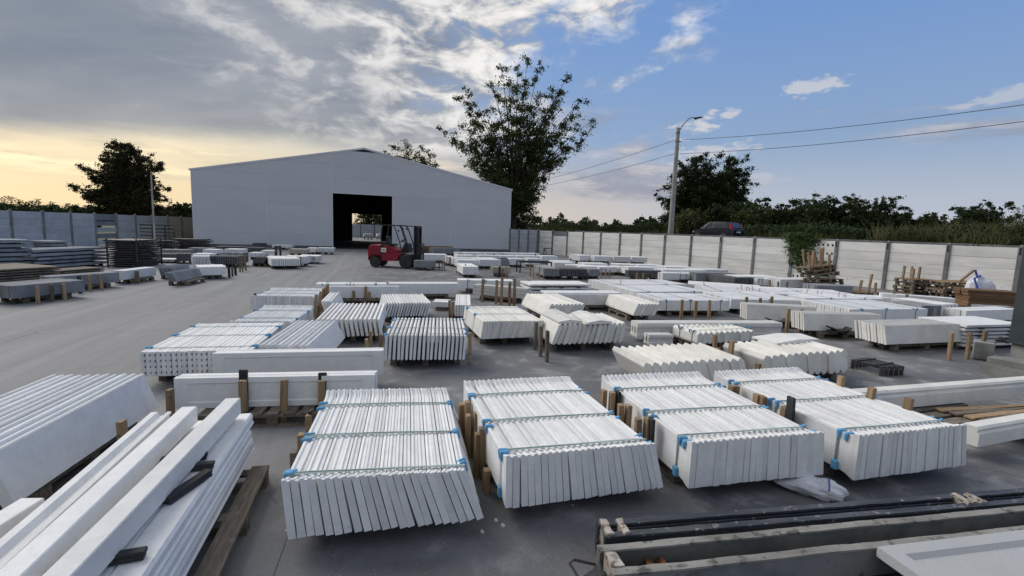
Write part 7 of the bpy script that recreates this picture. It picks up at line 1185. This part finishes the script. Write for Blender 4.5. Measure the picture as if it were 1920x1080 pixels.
for (sa, sb_, dd, hh_, sd_, mm_) in ((-26, 12, 13, .8, 6, 'leaf_mid'), (-10, 34, 12, 1.3, 7, 'leaf_dark'), (20, 60, 12, 1.1, 8, 'leaf_dark'), (-26, 2, 9.3, .45, 9, 'leaf_dark')):
    q_ = [(RF0.x+RFD.x*s_+RFN.x*dd, RF0.y+RFD.y*s_+RFN.y*dd, hh_) for s_ in (sa, (sa+sb_)/2, sb_)]
    hg = hedge('undergrowth', q_, .2, sd_, mm_, 700); hg.location.z = 1.95; tag(hg, 'leafy undergrowth on the bank behind the right wall', 'undergrowth')
# thin poplars far left
for k, (x, yt) in enumerate(((8, 367), (22, 368), (36, 373), (62, 376), (72, 372), (98, 378), (128, 380))):
    pass
POP = [(-158.12, 150, 7.1), (-155.8, 150, 7.02), (-153.31, 150, 6.13), (-149.16, 150, 5.94), (-147.34, 150, 6.49), (-143.19, 150, 5.82), (-138.22, 150, 5.49)]
for k, (X_, Y_, z_) in enumerate(POP):
    gg = np.random.default_rng(k); P = np.stack([gg.normal(0, .55, 260), gg.normal(0, .55, 260), gg.uniform(2, z_, 260)], 1)
    t_ = thing('poplar_tree', ['first', 'second', 'third', 'fourth', 'fifth', 'sixth', 'seventh'][k]+' thin hazy poplar from the left on the far horizon', 'tree', (X_, Y_, 0), 0, 'thin poplars on the left horizon')
    obj('trunk', MB().tube([(0, 0, 0), (0, 0, z_*.8)], [.12, .04], 4), 'bark', t_); leaf_mesh('crown', P, .4, k, 'leaf_olive', t_)
# reeds and tall grass over the embankment behind the right wall
def blades(name, label, n_, s0, s1, d0, d1, hmin, hmax, seed, m_, zf, wd=.05, lean_=.35):
    g = np.random.default_rng(seed); s_ = g.uniform(s0, s1, n_); d_ = g.uniform(d0, d1, n_)
    clump = .62+.22*np.sin(s_*.9+seed)*np.cos(d_*.7+s_*.23)+.16*np.sin(s_*2.7+d_)
    x = RF0.x+RFD.x*s_+RFN.x*d_; y = RF0.y+RFD.y*s_+RFN.y*d_; z = np.interp(d_, [p[0] for p in prof], [p[1] for p in prof])+zf
    h = g.uniform(hmin, hmax, n_)*clump; a = g.uniform(0, 2*PI, n_); lx, ly = np.cos(a)*h*lean_*g.uniform(.2, 1, n_), np.sin(a)*h*lean_*g.uniform(.2, 1, n_); w_ = wd*g.uniform(.6, 1.4, n_)
    b0 = np.stack([x-w_, y, z], 1); b1 = np.stack([x+w_, y, z], 1); m0 = np.stack([x-w_*.8+lx*.35, y+ly*.35, z+h*.6], 1); m1 = np.stack([x+w_*.8+lx*.35, y+ly*.35, z+h*.6], 1); tp = np.stack([x+lx, y+ly, z+h], 1)
    v = np.stack([b0, b1, m1, m0, tp], 1).reshape(-1, 3); me = bpy.data.meshes.new(name)
    me.vertices.add(n_*5); me.vertices.foreach_set('co', v.astype(np.float32).ravel())
    li = (np.arange(n_)[:, None]*5+np.array([0, 1, 2, 3, 3, 2, 4])[None]).astype(np.int32).ravel(); me.loops.add(n_*7); me.loops.foreach_set('vertex_index', li)
    me.polygons.add(n_*2); ls = (np.arange(n_)[:, None]*7+np.array([0, 4])[None]).astype(np.int32).ravel(); me.polygons.foreach_set('loop_start', ls); me.polygons.foreach_set('loop_total', np.tile([4, 3], n_).astype(np.int32)); me.update(calc_edges=True)
    me.materials.append(MATS[m_]); o = bpy.data.objects.new(name, me); COL.objects.link(o); tag(o, label, 'grass', kind='stuff'); return o
blades('tall_reeds', 'tall pale reeds on the bank above the right wall', 22000, -24, 9, 9.5, 26, .8, 2.2, 2, 'reed', 0, .03, .7)
blades('tall_grass', 'dark weeds growing along the top of the right wall', 9000, -12, 40, 2.0, 2.9, .15, .5, 3, 'leaf_dark', 0, .03)
blades('tall_grass', 'rough grass and weeds left of the concrete pole behind the wall', 22000, 14, 62, 9, 30, .5, 1.2, 4, 'leaf_olive', 0, .045)
blades('tall_grass', 'green undergrowth beneath the right hand trees', 30000, -6, 40, 9, 30, .35, 1.1, 6, 'leaf_mid', 0, .06)
# ivy over the perforated bay
ivy = thing('ivy_plant', 'leafy green creeper hanging over the perforated wall bay', 'creeper', (*(RF0+RFD*SPR*3.1), 0), math.atan2(RFD.y, RFD.x))
gg = np.random.default_rng(2); P = []
for (cx0, cz0, sx, sz, n_) in ((1.80, 2.25, .28, .14, 520), (1.35, 2.2, .30, .12, 420), (1.75, 1.85, .24, .22, 520), (1.35, 1.8, .26, .2, 420), (1.6, 1.4, .22, .2, 300), (1.25, 1.15, .2, .2, 240), (.95, 2.0, .16, .14, 120), (.7, 2.15, .14, .08, 70), (1.5, .9, .22, .1, 150), (.35, .8, .2, .2, 240), (.25, .5, .14, .12, 100), (2.0, 1.5, .07, .4, 130), (.9, 1.5, .1, .15, 50), (2.2, 2.3, .2, .08, 100)):
    P.append(np.stack([gg.normal(cx0, sx, n_), gg.uniform(.04, .16, n_), gg.normal(cz0, sz, n_)], 1))
P = np.concatenate(P); P[:, 2] = np.clip(P[:, 2], .3, 2.55)
P = P[np.random.default_rng(8).uniform(0, 1, len(P)) < .62]; leaf_mesh('leaves', P, .13, 2, 'leaf_ivy', ivy)
sb = MB()
for (a0, b0, c0, d0) in ((1.7, 2.2, 1.45, .8), (1.9, 2.2, 1.95, .9), (1.5, 2.1, .5, .6), (1.3, 2.2, .7, 2.05)): sb.tube([(a0, .04, b0), ((a0+c0)/2+.1, .05, (b0+d0)/2), (c0, .04, d0)], .012, 5)
obj('stem', sb, 'bark', ivy)
ivy.rotation_euler.z += 0
# ---------------- yard beyond the barn, seen through its doorway
bd = Vector((math.cos(ang_b), math.sin(ang_b))); bn = Vector((-bd.y, bd.x))
def BP(s_, d_): p = A.to_2d() if False else A; return (A.x+bd.x*s_+bn.x*d_, A.y+bd.y*s_+bn.y*d_)
o0 = Vector(BP(12, DEP+16))
fence('pale concrete wall behind the barn seen through both doorways', o0, bd, 7, 2.15, 2.2, 5, lambda i: ('plain', 'fence_blue'), 'fence_blue', None)
for k, (s_, d2, lb) in enumerate(((14.2, DEP+6, 'white slab stack behind the barn, left in the doorway view'), (16.2, DEP+8.5, 'white slab stack behind the barn, middle of the doorway view'), (18.2, DEP+7, 'white slab stack behind the barn, right in the doorway view'))):
    p = BP(s_, d2)
    stack(dict(sh=lb[:60].rsplit(',', 1)[0]+[' left', ' middle', ' right'][k], label=lb, x=p[0], y=p[1], a=ang_b, W=1.2, L=1.6, zt=.8, zb=.4, n=12, pr='flat', m='white', lean=(0, 0), straps=[], stk=[], pal=1, fill=.85, name='slab_stack', pads=0, cat='slab stack'))
for k in range(3):
    p = BP(16+4*k, DEP+23+k); tp = blob_tips([(7.5, -1.2, 1.2), (5.5, -2.6, 2.6), (2., -2.8, 2.8)], 26, 90+k)
    tree('bushy_tree', ['left', 'middle', 'right'][k]+' leafy tree behind the barn, seen through its doorway', (p[0], p[1], 0), tp, 1.5, .2, 4500, .34, 90+k, 'leaf_mid', group='trees behind the barn')
